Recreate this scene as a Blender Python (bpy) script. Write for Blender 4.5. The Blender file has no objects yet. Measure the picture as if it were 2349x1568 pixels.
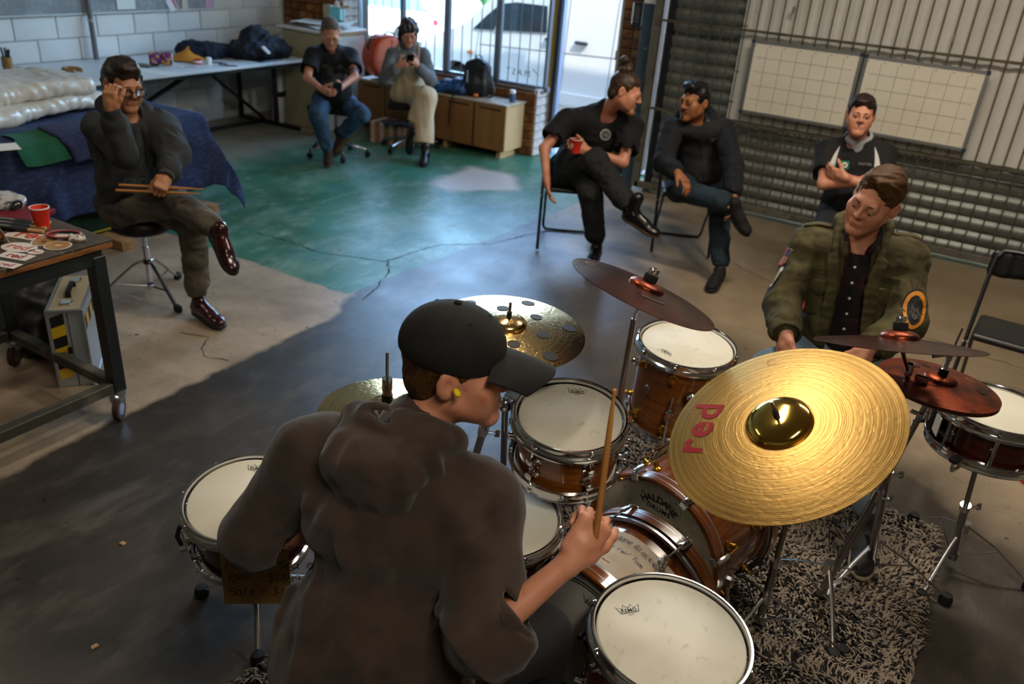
import bpy, bmesh, math, random
import numpy as np
from mathutils import Vector, Matrix
random.seed(7)
SC = bpy.context.scene
COL = SC.collection
PI = math.pi

# ------------------------------------------------------------------ camera
YAW, PITCH, ROLL, FPX = math.radians(29.573), math.radians(26.488), math.radians(-4.471), 1881.1
CAMZ = 2.12
IW, IH = 2349, 1568
_f = np.array([-math.sin(YAW) * math.cos(PITCH), math.cos(YAW) * math.cos(PITCH), -math.sin(PITCH)])
_r = np.array([math.cos(YAW), math.sin(YAW), 0.0])
_d = np.cross(_f, _r)
CR = math.cos(ROLL) * _r + math.sin(ROLL) * _d
CD = -math.sin(ROLL) * _r + math.cos(ROLL) * _d
CF = _f
cam = bpy.data.cameras.new('camera')
cam.sensor_width = 36.0
cam.lens = FPX / IW * 36.0
cam.clip_start = 0.05
cam.clip_end = 200
cam.dof.use_dof = True
cam.dof.focus_distance = 2.25
cam.dof.aperture_fstop = 3.2
camo = bpy.data.objects.new('camera', cam)
COL.objects.link(camo)
camo.matrix_world = Matrix(((CR[0], -CD[0], -CF[0], 0), (CR[1], -CD[1], -CF[1], 0), (CR[2], -CD[2], -CF[2], CAMZ), (0, 0, 0, 1)))
SC.camera = camo

# ------------------------------------------------------------------ world, sun, lamps, exposure
w = bpy.data.worlds.new('sky')
SC.world = w
w.use_nodes = True
_nt = w.node_tree
_bg = _nt.nodes['Background']
_sky = _nt.nodes.new('ShaderNodeTexSky')
_sky.sky_type = 'NISHITA'
_sky.sun_disc = False
_sky.sun_elevation = math.radians(42)
_sky.sun_rotation = math.radians(160)
_sky.air_density = 1.2
_sky.dust_density = 0.6
_sky.ozone_density = 1.6
_nt.links.new(_sky.outputs[0], _bg.inputs[0])
_bg.inputs[1].default_value = 4.2
def lamp(name, kind, loc, energy, color, rot=(0, 0, 0), size=None, **kw):
    l = bpy.data.lights.new(name, kind)
    l.energy = energy
    l.color = color
    if size:
        l.shape = 'RECTANGLE'
        l.size, l.size_y = size
    for k, v in kw.items():
        setattr(l, k, v)
    o = bpy.data.objects.new(name, l)
    COL.objects.link(o)
    o.location = loc
    o.rotation_euler = rot
    return o
SUN = lamp('sun', 'SUN', (4, -6, 12), 7.0, (1.0, 0.95, 0.88), (math.radians(40), 0, math.radians(65)), angle=math.radians(0.6))
# daylight reaches the shop by the window and the open door; portals help to sample it
PORTALS = []
for nm, loc, rot, size in (('window_portal', (-5.5, 7.8, 1.95), (math.radians(-90), 0, 0), (2.6, 2.6)),
                           ('door_portal', (-3.83, 7.8, 1.62), (math.radians(-90), 0, 0), (0.86, 3.2))):
    o = lamp(nm, 'AREA', loc, 1.0, (1, 1, 1), rot, size)
    o.data.cycles.is_portal = True
SC.view_settings.view_transform = 'Standard'
SC.view_settings.look = 'None'
SC.view_settings.gamma = 1.0
SC.view_settings.use_curve_mapping = False
SC.view_settings.exposure = 0.0
SC.cycles.use_denoising = True
SC.cycles.max_bounces = 8
SC.cycles.diffuse_bounces = 4
SC.cycles.glossy_bounces = 4
SC.cycles.transmission_bounces = 6
SC.cycles.caustics_reflective = False
SC.cycles.caustics_refractive = False
SC.cycles.sample_clamp_indirect = 6.0

# ------------------------------------------------------------------ helpers: colour and materials
def lin(c):
    if isinstance(c, str):
        c = [int(c[i:i + 2], 16) for i in (0, 2, 4)]
    o = []
    for v in c:
        v = v / 255.0
        o.append(v / 12.92 if v <= 0.04045 else ((v + 0.055) / 1.055) ** 2.4)
    return (*o, 1.0)
MATS = {}
def mat(name, col, rough=0.6, metal=0.0, noise=None, bump=None, spec=0.5, coat=0.0, trans=0.0, emit=None, alpha=1.0, sheen=0.0, ior=1.45, coords='Object'):
    """noise: list of (scale, colour, lo, hi, stretch) layers; bump: (scale, strength, stretch)"""
    if name in MATS:
        return MATS[name]
    m = bpy.data.materials.new(name)
    MATS[name] = m
    m.use_nodes = True
    nt = m.node_tree
    b = nt.nodes['Principled BSDF']
    I = b.inputs
    c = lin(col)
    I['Base Color'].default_value = c
    I['Roughness'].default_value = rough
    I['Metallic'].default_value = metal
    I['Specular IOR Level'].default_value = spec
    I['Coat Weight'].default_value = coat
    I['Coat Roughness'].default_value = 0.08
    I['Transmission Weight'].default_value = trans
    I['Alpha'].default_value = alpha
    I['IOR'].default_value = ior
    if sheen:
        I['Sheen Weight'].default_value = sheen
        I['Sheen Roughness'].default_value = 0.5
    if emit:
        I['Emission Color'].default_value = lin(emit[0])
        I['Emission Strength'].default_value = emit[1]
    tc = None
    def coord(stretch, rot=None):
        nonlocal tc
        if tc is None:
            tc = nt.nodes.new('ShaderNodeTexCoord')
        mp = nt.nodes.new('ShaderNodeMapping')
        mp.inputs['Scale'].default_value = stretch
        if rot:
            mp.inputs['Rotation'].default_value = rot
        nt.links.new(tc.outputs[coords], mp.inputs[0])
        return mp.outputs[0]
    prev = None
    for ly in (noise or []):
        sc, c2, lo, hi = ly[:4]
        st = ly[4] if len(ly) > 4 else (1, 1, 1)
        n = nt.nodes.new('ShaderNodeTexNoise')
        n.inputs['Scale'].default_value = sc
        n.inputs['Detail'].default_value = 5
        n.inputs['Distortion'].default_value = ly[5] if len(ly) > 5 else 0.0
        nt.links.new(coord(st), n.inputs['Vector'])
        r = nt.nodes.new('ShaderNodeMapRange')
        r.inputs[1].default_value = lo
        r.inputs[2].default_value = hi
        nt.links.new(n.outputs[0], r.inputs[0])
        mx = nt.nodes.new('ShaderNodeMix')
        mx.data_type = 'RGBA'
        nt.links.new(r.outputs[0], mx.inputs[0])
        if prev is None:
            mx.inputs[6].default_value = c
        else:
            nt.links.new(prev, mx.inputs[6])
        mx.inputs[7].default_value = lin(c2)
        prev = mx.outputs[2]
    if prev is not None:
        nt.links.new(prev, I['Base Color'])
    if bump:
        n = nt.nodes.new('ShaderNodeTexNoise')
        n.inputs['Scale'].default_value = bump[0]
        n.inputs['Detail'].default_value = 4
        nt.links.new(coord(bump[2] if len(bump) > 2 else (1, 1, 1)), n.inputs['Vector'])
        bp = nt.nodes.new('ShaderNodeBump')
        bp.inputs['Strength'].default_value = bump[1]
        bp.inputs['Distance'].default_value = bump[3] if len(bump) > 3 else 0.004
        nt.links.new(n.outputs[0], bp.inputs['Height'])
        nt.links.new(bp.outputs[0], I['Normal'])
    return m

# ------------------------------------------------------------------ helpers: shapes -> (verts Nx3, faces)
def A(v):
    return np.array(v, float)
def unit(v):
    v = A(v)
    return v / (np.linalg.norm(v) + 1e-12)
def J(*parts):
    vs, fs, n = [], [], 0
    for p in parts:
        v, f = p
        vs.append(np.asarray(v, float))
        fs += [tuple(i + n for i in q) for q in f]
        n += len(v)
    return np.concatenate(vs), fs
def basis(n, up=(0, 0, 1)):
    """3x3 with columns u, v, n"""
    n = unit(n)
    up = A(up)
    if abs(n @ unit(up)) > 0.98:
        up = A((0, 1, 0)) if abs(n[1]) < 0.9 else A((1, 0, 0))
    u = unit(np.cross(up, n))
    return np.stack([u, np.cross(n, u), n], 1)
def rotz(a):
    c, s = math.cos(a), math.sin(a)
    return A([[c, -s, 0], [s, c, 0], [0, 0, 1]])
def rotx(a):
    c, s = math.cos(a), math.sin(a)
    return A([[1, 0, 0], [0, c, -s], [0, s, c]])
def roty(a):
    c, s = math.cos(a), math.sin(a)
    return A([[c, 0, s], [0, 1, 0], [-s, 0, c]])
def T(s, loc=(0, 0, 0), R=None, sc=1.0):
    v = np.asarray(s[0], float) * sc
    if R is not None:
        v = v @ np.asarray(R).T
    return v + A(loc), s[1]
def box(sx, sy, sz, b=0.0, c=(0, 0, 0)):
    hx, hy, hz = sx / 2, sy / 2, sz / 2
    c = A(c)
    if b <= 0:
        v = [(x, y, z) for x in (-hx, hx) for y in (-hy, hy) for z in (-hz, hz)]
        f = [(0, 1, 3, 2), (4, 6, 7, 5), (0, 4, 5, 1), (2, 3, 7, 6), (0, 2, 6, 4), (1, 5, 7, 3)]
        return A(v) + c, f
    b = min(b, hx * .9, hy * .9, hz * .9)
    v, idx = [], {}
    for sxn in (-1, 1):
        for syn in (-1, 1):
            for szn in (-1, 1):
                for ax in range(3):
                    p = [sxn * (hx - b), syn * (hy - b), szn * (hz - b)]
                    p[ax] += (sxn, syn, szn)[ax] * b
                    idx[(sxn, syn, szn, ax)] = len(v)
                    v.append(p)
    f = []
    for ax in range(3):
        o1, o2 = (ax + 1) % 3, (ax + 2) % 3
        for s in (-1, 1):
            q = []
            for a_, b_ in ((-1, -1), (1, -1), (1, 1), (-1, 1)):
                k = [0, 0, 0]
                k[ax], k[o1], k[o2] = s, a_, b_
                q.append(idx[(*k, ax)])
            f.append(tuple(q if s > 0 else q[::-1]))
        for s1 in (-1, 1):
            for s2 in (-1, 1):
                q = []
                for (t, axn) in ((-1, o1), (1, o1), (1, o2), (-1, o2)):
                    k = [0, 0, 0]
                    k[ax], k[o1], k[o2] = t, s1, s2
                    q.append(idx[(*k, axn)])
                f.append(tuple(q if s1 * s2 > 0 else q[::-1]))
    for k in [(x, y, z) for x in (-1, 1) for y in (-1, 1) for z in (-1, 1)]:
        q = tuple(idx[(*k, a_)] for a_ in range(3))
        f.append(q if k[0] * k[1] * k[2] > 0 else q[::-1])
    return A(v) + c, f
def lathe(prof, n=32, cap=True, arc=2 * PI):
    """prof: [(r, z)]; revolve about z"""
    prof = [(max(r, 0.0), z) for r, z in prof]
    m = len(prof)
    full = abs(arc - 2 * PI) < 1e-6
    cols = n if full else n + 1
    v, f = [], []
    for i in range(cols):
        a = arc * i / n
        ca, sa = math.cos(a), math.sin(a)
        v += [(r * ca, r * sa, z) for r, z in prof]
    for i in range(n):
        j = (i + 1) % cols
        for k in range(m - 1):
            if prof[k][0] < 1e-9 and prof[k + 1][0] < 1e-9:
                continue
            f.append((i * m + k, j * m + k, j * m + k + 1, i * m + k + 1))
    if cap and full:
        if prof[0][0] > 1e-9:
            f.append(tuple(i * m for i in range(n))[::-1])
        if prof[-1][0] > 1e-9:
            f.append(tuple(i * m + m - 1 for i in range(n)))
    return A(v), f
def ring(prof, n=32):
    """closed cross-section revolved about z"""
    m = len(prof)
    v, f = [], []
    for i in range(n):
        a = 2 * PI * i / n
        v += [(r * math.cos(a), r * math.sin(a), z) for r, z in prof]
    for i in range(n):
        j = (i + 1) % n
        for k in range(m):
            l = (k + 1) % m
            f.append((i * m + k, j * m + k, j * m + l, i * m + l))
    return A(v), f
def cyl(a, b, r, n=12, r2=None):
    a, b = A(a), A(b)
    L = np.linalg.norm(b - a)
    return T(lathe([(r, 0), (r if r2 is None else r2, L)], n), a, basis(b - a))
def tube(pts, r, n=8, closed=False, flat=None):
    """swept tube; r scalar or list; flat=(w,h) gives an elliptical section"""
    P = A(pts)
    m = len(P)
    rr = np.full(m, r) if np.isscalar(r) else A(r)
    tan = np.zeros_like(P)
    for i in range(m):
        a = P[(i - 1) % m] if (closed or i > 0) else P[i]
        b = P[(i + 1) % m] if (closed or i < m - 1) else P[i]
        tan[i] = unit(b - a)
    B = basis(tan[0])
    u = B[:, 0]
    v, f = [], []
    for i in range(m):
        u = unit(u - tan[i] * (u @ tan[i]))
        w_ = np.cross(tan[i], u)
        for k in range(n):
            a = 2 * PI * k / n
            if flat:
                v.append(P[i] + u * math.cos(a) * flat[0] * (rr[i]) + w_ * math.sin(a) * flat[1] * rr[i])
            else:
                v.append(P[i] + (u * math.cos(a) + w_ * math.sin(a)) * rr[i])
    last = m if closed else m - 1
    for i in range(last):
        j = (i + 1) % m
        for k in range(n):
            l = (k + 1) % n
            f.append((i * n + k, i * n + l, j * n + l, j * n + k))
    if not closed:
        f.append(tuple(range(n))[::-1])
        f.append(tuple((m - 1) * n + k for k in range(n)))
    return A(v), f
def smooth_path(pts, n=6):
    P = A(pts)
    out = []
    m = len(P)
    for i in range(m - 1):
        p0, p1, p2, p3 = P[max(i - 1, 0)], P[i], P[i + 1], P[min(i + 2, m - 1)]
        for k in range(n):
            t = k / n
            out.append(0.5 * ((2 * p1) + (-p0 + p2) * t + (2 * p0 - 5 * p1 + 4 * p2 - p3) * t * t + (-p0 + 3 * p1 - 3 * p2 + p3) * t ** 3))
    out.append(P[-1])
    return A(out)
def prism(poly, z0, z1):
    """2D polygon (ccw) extruded in z"""
    n = len(poly)
    v = [(x, y, z0) for x, y in poly] + [(x, y, z1) for x, y in poly]
    f = [tuple(range(n))[::-1], tuple(range(n, 2 * n))]
    f += [(i, (i + 1) % n, n + (i + 1) % n, n + i) for i in range(n)]
    return A(v), f
def ellipsoid(r, c=(0, 0, 0), nu=16, nv=10):
    prof = [(math.sin(PI * k / nv), -math.cos(PI * k / nv)) for k in range(nv + 1)]
    v, f = lathe(prof, nu, cap=False)
    return v * A(r) + A(c), f
def surf(fn, nu, nv, closed_u=False):
    """grid surface fn(u,v)->xyz for u,v in 0..1"""
    v = [fn(i / nu, j / nv) for i in range(nu if closed_u else nu + 1) for j in range(nv + 1)]
    f = []
    cu = nu if closed_u else nu + 1
    for i in range(nu):
        a, b = i, (i + 1) % cu
        for j in range(nv):
            f.append((a * (nv + 1) + j, b * (nv + 1) + j, b * (nv + 1) + j + 1, a * (nv + 1) + j + 1))
    return A(v), f

# ------------------------------------------------------------------ helpers: objects
def mesh(name, s, m=None, smooth=True, sharp=35.0):
    me = bpy.data.meshes.new(name)
    v, f = s
    me.from_pydata(np.asarray(v, float).tolist(), [], [tuple(int(i) for i in q) for q in f])
    if smooth:
        me.polygons.foreach_set('use_smooth', np.ones(len(me.polygons), bool))
        me.update()
        if sharp and sharp < 180:
            me.set_sharp_from_angle(angle=math.radians(sharp))
    me.update()
    if m is not None:
        me.materials.append(m)
    return me
def tag(o, label=None, cat=None, group=None, kind=None):
    if label:
        o['label'] = label
    if cat:
        o['category'] = cat
    if group:
        o['group'] = group
    if kind:
        o['kind'] = kind
    return o
def frame(loc=(0, 0, 0), R=None):
    M = Matrix.Identity(4)
    if R is not None:
        for i in range(3):
            for j in range(3):
                M[i][j] = float(R[i][j])
    M.translation = Vector([float(x) for x in loc])
    return M
def thing(name, label, cat, loc=(0, 0, 0), R=None, group=None):
    o = bpy.data.objects.new(name, None)
    o.empty_display_size = 0.05
    COL.objects.link(o)
    o.matrix_world = frame(loc, R)
    return tag(o, label, cat, group)
def part(parent, name, s, m, smooth=True, sharp=35.0, world=False, label=None, kind=None):
    """a mesh under parent; local coordinates unless world"""
    if isinstance(s, bpy.types.Mesh):
        me = s
    else:
        if world:
            W = parent.matrix_world if parent.parent is None else parent.parent.matrix_world @ parent.matrix_basis
            Wi = np.array(W.inverted())
            v = np.asarray(s[0], float)
            s = (v @ Wi[:3, :3].T + Wi[:3, 3], s[1])
        me = mesh(name, s, m, smooth, sharp)
    o = bpy.data.objects.new(name, me)
    COL.objects.link(o)
    o.parent = parent
    return tag(o, label, kind=kind)
def solo(name, s, m, label, cat, loc=None, R=None, group=None, smooth=True, sharp=35.0, kind=None):
    """a thing that is one mesh; s in world coordinates when loc is None (origin moved to its base), else local"""
    if loc is None:
        v = np.asarray(s[0], float)
        loc = A([(v[:, 0].min() + v[:, 0].max()) / 2, (v[:, 1].min() + v[:, 1].max()) / 2, v[:, 2].min()])
        s = (v - loc, s[1])
    o = bpy.data.objects.new(name, mesh(name, s, m, smooth, sharp))
    COL.objects.link(o)
    o.matrix_world = frame(loc, R)
    return tag(o, label, cat, group, kind)
def struct(name, s, m, smooth=False, sharp=35.0):
    o = bpy.data.objects.new(name, mesh(name, s, m, smooth, sharp))
    COL.objects.link(o)
    o['kind'] = 'structure'
    return o
def dup(root, loc=None, R=None, label=None):
    r = root.copy()
    COL.objects.link(r)
    if loc is not None:
        r.matrix_world = frame(loc, R)
    if label:
        r['label'] = label
    def kids(a, b):
        for ch in list(a.children):
            c = ch.copy()
            COL.objects.link(c)
            c.parent = b
            kids(ch, c)
    kids(root, r)
    return r
_txt = {}
def text_shape(s, size=1.0, shear=0.0, spacing=1.0, bold=0.0, res=3):
    """flat outline of a word in the xy plane, centred; returns (verts, faces)"""
    key = (s, shear, spacing, bold, res)
    if key not in _txt:
        cu = bpy.data.curves.new('lettering', 'FONT')
        cu.body = s
        cu.size = 1.0
        cu.shear = shear
        cu.space_character = spacing
        cu.offset = bold
        cu.resolution_u = res
        cu.align_x = 'CENTER'
        cu.align_y = 'CENTER'
        ob = bpy.data.objects.new('lettering', cu)
        COL.objects.link(ob)
        dg = bpy.context.evaluated_depsgraph_get()
        me = bpy.data.meshes.new_from_object(ob.evaluated_get(dg))
        v = A([tuple(q.co) for q in me.vertices]).reshape(-1, 3)
        f = [tuple(p.vertices) for p in me.polygons]
        bpy.data.objects.remove(ob)
        bpy.data.curves.remove(cu)
        bpy.data.meshes.remove(me)
        _txt[key] = (v, f)
    v, f = _txt[key]
    return v * size, f
# single-stroke hand lettering: strokes on a 4 x 6 grid
_ST = {'H': ['00 06', '40 46', '03 43'], 'a': ['33 14 02 00 10 31 34 30 40'], 'l': ['16 11 20'], 'd': ['34 14 01 00 20 32', '36 31 40'], 'n': ['04 00 03 24 33 30'],
       'e': ['02 33 24 14 01 10 30'], 'S': ['45 26 05 04 42 31 10 00'], 'R': ['00 06 26 45 34 03 40'], 'P': ['00 06 26 45 34 03'], '-': ['03 33'], '$': ['45 26 05 42 31 00', '27 2-'],
       'B': ['00 06 26 35 23 03 23 41 30 00'], 'c': ['34 14 02 10 30'], 'k': ['06 00', '34 02 30'], 'w': ['04 10 23 30 44'], 'o': ['14 02 10 31 33 14'], 'p': ['04 0-', '03 24 32 20 00'],
       '8': ['13 05 16 35 23 02 10 30 42 23'], '9': ['34 15 03 22 34 30 20'], '2': ['05 16 35 33 00 40'], '(': ['26 04 02 20'], ')': ['06 24 22 00'], '/': ['00 46'], 'T': ['06 46', '26 20'],
       'm': ['04 00 03 14 20 23 34 40'], 'u': ['04 01 10 30 34 30 40'], 't': ['26 21 30', '14 44'], '1': ['26 20'], 'G': ['45 26 04 01 20 41 43 23'], 'D': ['00 06 26 44 42 20 00'], ' ': []}
def hand_text(s, h=0.02, wpen=0.0016, slant=0.12, seed=1):
    rnd = random.Random(seed)
    parts, x = [], 0.0
    k = h / 6.0
    for ch in s:
        for st in _ST.get(ch, []):
            pts = []
            for t in st.split():
                px, py = int(t[0]), (-1.5 if t[1] == '-' else int(t[1]))
                px += rnd.uniform(-.2, .2)
                py += rnd.uniform(-.2, .2)
                pts.append((x + (px + py * slant) * k, py * k, 0))
            if len(pts) > 2:
                pts = smooth_path(pts, 3)
            parts.append(ribbon(pts, wpen))
        x += k * (3.2 if ch == ' ' else 5.2 if ch in 'mwHR' else 4.6)
    return J(*parts), x
def ribbon(pts, wd, up=(0, 0, 1)):
    P = A(pts)
    up = A(up)
    v, f = [], []
    for i in range(len(P)):
        t = unit(P[min(i + 1, len(P) - 1)] - P[max(i - 1, 0)])
        s = unit(np.cross(up, t)) * wd / 2
        v += [P[i] - s, P[i] + s]
    for i in range(len(P) - 1):
        f.append((2 * i, 2 * i + 2, 2 * i + 3, 2 * i + 1))
    return A(v), f

# ------------------------------------------------------------------ helpers: implicit surfaces for bodies and cloth
_rng = np.random.default_rng(3)
_NT = _rng.uniform(-1, 1, (32, 32, 32)).astype(np.float32)
def vnoise(p):
    q = np.floor(p).astype(np.int64)
    t = (p - q).astype(np.float32)
    t = t * t * (3 - 2 * t)
    q &= 31
    q1 = (q + 1) & 31
    x0, y0, z0 = q[:, 0], q[:, 1], q[:, 2]
    x1, y1, z1 = q1[:, 0], q1[:, 1], q1[:, 2]
    tx, ty, tz = t[:, 0], t[:, 1], t[:, 2]
    c00 = _NT[x0, y0, z0] * (1 - tx) + _NT[x1, y0, z0] * tx
    c10 = _NT[x0, y1, z0] * (1 - tx) + _NT[x1, y1, z0] * tx
    c01 = _NT[x0, y0, z1] * (1 - tx) + _NT[x1, y0, z1] * tx
    c11 = _NT[x0, y1, z1] * (1 - tx) + _NT[x1, y1, z1] * tx
    return (c00 * (1 - ty) + c10 * ty) * (1 - tz) + (c01 * (1 - ty) + c11 * ty) * tz
class Solid:
    """smooth union / subtraction of round cones, ellipsoids, boxes and capped cones"""
    def __init__(s, k=0.02):
        s.p, s.k, s.disp = [], k, None
    def rc(s, a, b, ra, rb, k=None, op='u'):
        s.p.append(('rc', op, s.k if k is None else k, (A(a), A(b), ra, rb)))
        return s
    def path(s, pts, rad, k=None, op='u'):
        for i in range(len(pts) - 1):
            s.rc(pts[i], pts[i + 1], rad[i] if not np.isscalar(rad) else rad, rad[i + 1] if not np.isscalar(rad) else rad, k, op)
        return s
    def el(s, c, r, R=None, k=None, op='u'):
        s.p.append(('el', op, s.k if k is None else k, (A(c), A(r) if not np.isscalar(r) else A((r, r, r)), np.eye(3) if R is None else A(R))))
        return s
    def bx(s, c, h, R=None, r=0.01, k=None, op='u'):
        s.p.append(('bx', op, s.k if k is None else k, (A(c), A(h), np.eye(3) if R is None else A(R), r)))
        return s
    def cc(s, a, b, ra, rb, k=None, op='u', r=0.004):
        s.p.append(('cc', op, s.k if k is None else k, (A(a), A(b), ra, rb, r)))
        return s
    def cut(s, pt, n, k=0.004):
        s.p.append(('pl', 'i', k, (A(pt), unit(n))))
        return s
    def one(s, q, P):
        t, op, k, a = q
        if t == 'rc':
            p0, p1, r1, r2 = a
            ba = p1 - p0
            l2 = max(ba @ ba, 1e-9)
            pa = P - p0
            h = np.clip((pa @ ba) / l2, 0, 1)
            return np.sqrt(((pa - h[:, None] * ba) ** 2).sum(1)) - (r1 + (r2 - r1) * h)
        if t == 'el':
            c, r, R = a
            l = (P - c) @ R
            k0 = np.sqrt(((l / r) ** 2).sum(1))
            k1 = np.sqrt(((l / (r * r)) ** 2).sum(1)) + 1e-9
            return np.where(k0 < 0.05, -r.min(), k0 * (k0 - 1) / k1)
        if t == 'bx':
            c, h, R, r = a
            l = np.abs((P - c) @ R) - (h - r)
            return np.sqrt((np.maximum(l, 0) ** 2).sum(1)) + np.minimum(l.max(1), 0) - r
        if t == 'cc':
            p0, p1, r1, r2, rr = a
            ba = p1 - p0
            L = np.linalg.norm(ba)
            d = ba / L
            pa = P - p0
            y = pa @ d
            x = np.sqrt(np.maximum(((pa - y[:, None] * d) ** 2).sum(1), 0))
            rad = r1 + (r2 - r1) * np.clip(y / L, 0, 1)
            qx = x - rad + rr
            qy = np.abs(y - L / 2) - L / 2 + rr
            return np.minimum(np.maximum(qx, qy), 0) + np.sqrt(np.maximum(qx, 0) ** 2 + np.maximum(qy, 0) ** 2) - rr
        p0, n = a
        return (P - p0) @ n
    def ev(s, P, prims=None, disp=True):
        d = np.full(len(P), 1e3)
        for q in (s.p if prims is None else prims):
            e = s.one(q, P)
            op, k = q[1], max(q[2], 1e-5)
            if op == 'u':
                h = np.maximum(k - np.abs(d - e), 0) / k
                d = np.minimum(d, e) - h * h * k * 0.25
            elif op == 's':
                h = np.maximum(k - np.abs(-d - e), 0) / k
                d = np.maximum(d, -e) + h * h * k * 0.25
            else:
                h = np.maximum(k - np.abs(d - e), 0) / k
                d = np.maximum(d, e) + h * h * k * 0.25
        if disp and s.disp is not None:
            m = np.abs(d) < 0.09
            if m.any():
                d = d.copy()
                d[m] += s.disp(P[m])
        return d
    def bounds(s):
        lo, hi = A([1e9] * 3), A([-1e9] * 3)
        for t, op, k, a in s.p:
            if op != 'u':
                continue
            if t in ('rc', 'cc'):
                r = max(a[2], a[3])
                l, h = np.minimum(a[0], a[1]) - r, np.maximum(a[0], a[1]) + r
            else:
                r = np.linalg.norm(a[1]) if t == 'bx' else a[1].max()
                l, h = a[0] - r, a[0] + r
            lo, hi = np.minimum(lo, l), np.maximum(hi, h)
        return lo - 0.03, hi + 0.03
    def mesh(s, h=0.006, B=16):
        lo, hi = s.bounds()
        nb = np.ceil((hi - lo) / (h * B)).astype(int) + 1
        bi = np.stack(np.meshgrid(*[np.arange(n) for n in nb], indexing='ij'), -1).reshape(-1, 3)
        ctr = lo + (bi + 0.5) * h * B
        R = math.sqrt(3) / 2 * h * B
        d = s.ev(ctr, disp=False)
        act = bi[np.abs(d) < R * 1.15 + 0.02]
        N = nb * B + 2
        g = np.stack(np.meshgrid(*[np.arange(B + 1)] * 3, indexing='ij'), -1).reshape(-1, 3)
        ids, verts, quads = [], [], []
        E = [((0, 0, 0), (1, 0, 0)), ((0, 1, 0), (1, 1, 0)), ((0, 0, 1), (1, 0, 1)), ((0, 1, 1), (1, 1, 1)),
             ((0, 0, 0), (0, 1, 0)), ((1, 0, 0), (1, 1, 0)), ((0, 0, 1), (0, 1, 1)), ((1, 0, 1), (1, 1, 1)),
             ((0, 0, 0), (0, 0, 1)), ((1, 0, 0), (1, 0, 1)), ((0, 1, 0), (0, 1, 1)), ((1, 1, 0), (1, 1, 1))]
        C0 = lo + (act + 0.5) * h * B
        keep = []
        for q in s.p:
            if q[0] == 'pl':
                keep.append(np.ones(len(act), bool))
                continue
            e = s.one(q, C0)
            if q[0] == 'el':
                e = np.where(e > 0, np.minimum(e, np.sqrt(((C0 - q[3][0]) ** 2).sum(1)) - q[3][1].max()), e)
            keep.append(e < 2 * R + q[2] + 0.02)
        keep = np.array(keep)
        for bn, b in enumerate(act):
            base = b * B
            pr = [q for q, kk in zip(s.p, keep[:, bn]) if kk]
            if not any(q[1] == 'u' for q in pr):
                continue
            P = lo + (g + base) * h
            v = s.ev(P, pr).reshape(B + 1, B + 1, B + 1)
            ng = v < 0
            if not ng.any() or ng.all():
                continue
            cnt = np.zeros((B, B, B), int)
            acc = np.zeros((B, B, B, 3))
            for (a0, a1) in E:
                s0 = tuple(slice(a0[i], a0[i] + B) for i in range(3))
                s1 = tuple(slice(a1[i], a1[i] + B) for i in range(3))
                v0, v1 = v[s0], v[s1]
                cr = (v0 < 0) != (v1 < 0)
                t = np.where(cr, v0 / np.where(cr, v0 - v1, 1), 0)
                for i in range(3):
                    acc[..., i] += np.where(cr, a0[i] + t * (a1[i] - a0[i]), 0)
                cnt += cr
            ii = np.argwhere(cnt > 0)
            if len(ii) == 0:
                continue
            pos = acc[tuple(ii.T)] / cnt[tuple(ii.T)][:, None]
            gi = ii + base
            verts.append(lo + (gi + pos) * h)
            ids.append((gi[:, 0] * N[1] + gi[:, 1]) * N[2] + gi[:, 2])
            st = A((N[1] * N[2], N[2], 1)).astype(np.int64)
            for ax in range(3):
                o1, o2 = (ax + 1) % 3, (ax + 2) % 3
                sl0 = [slice(0, B)] * 3
                sl1 = [slice(0, B)] * 3
                sl1[ax] = slice(1, B + 1)
                n0, n1 = ng[tuple(sl0)], ng[tuple(sl1)]
                cr = np.argwhere(n0 != n1)
                if len(cr) == 0:
                    continue
                fl = n0[tuple(cr.T)]
                lid = ((cr + base) @ st)
                q = np.stack([lid - st[o1] - st[o2], lid - st[o2], lid, lid - st[o1]], 1)
                q = np.where(fl[:, None], q, q[:, ::-1])
                quads.append(q)
        ids = np.concatenate(ids)
        verts = np.concatenate(verts)
        quads = np.concatenate(quads)
        o = np.argsort(ids)
        sid = ids[o]
        k = np.searchsorted(sid, quads)
        k = np.clip(k, 0, len(sid) - 1)
        ok = (sid[k] == quads).all(1)
        f = o[k[ok]]
        return verts, [tuple(x) for x in f.tolist()]
    def drop(s, pts, direction, lift=0.0015, steps=30):
        """slide points along direction onto the surface (for prints and patches)"""
        P = A(pts)
        D = unit(direction)
        for _ in range(steps):
            d = s.ev(P)
            P = P + D * np.clip(d, -0.05, 0.05)[:, None]
        return P - D * lift
# ================================================================== materials used widely
chrome = mat('chrome', 'D8D8DA', 0.12, 1.0)
chrome_worn = mat('worn chrome', '9A9896', 0.28, 1.0)
brass = mat('gold plated brass', 'D8A840', 0.2, 1.0)
black_rubber = mat('black rubber', '0C0C0D', 0.7)
black_plastic = mat('black plastic', '111113', 0.4)
black_paint = mat('black painted steel', '15161A', 0.35)
white_paint = mat('white lacquer', 'E4E4E0', 0.4)
alu = mat('aluminium', 'B4B8BC', 0.35, 0.9)
paper = mat('white paper', 'E6E4DC', 0.8)

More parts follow.
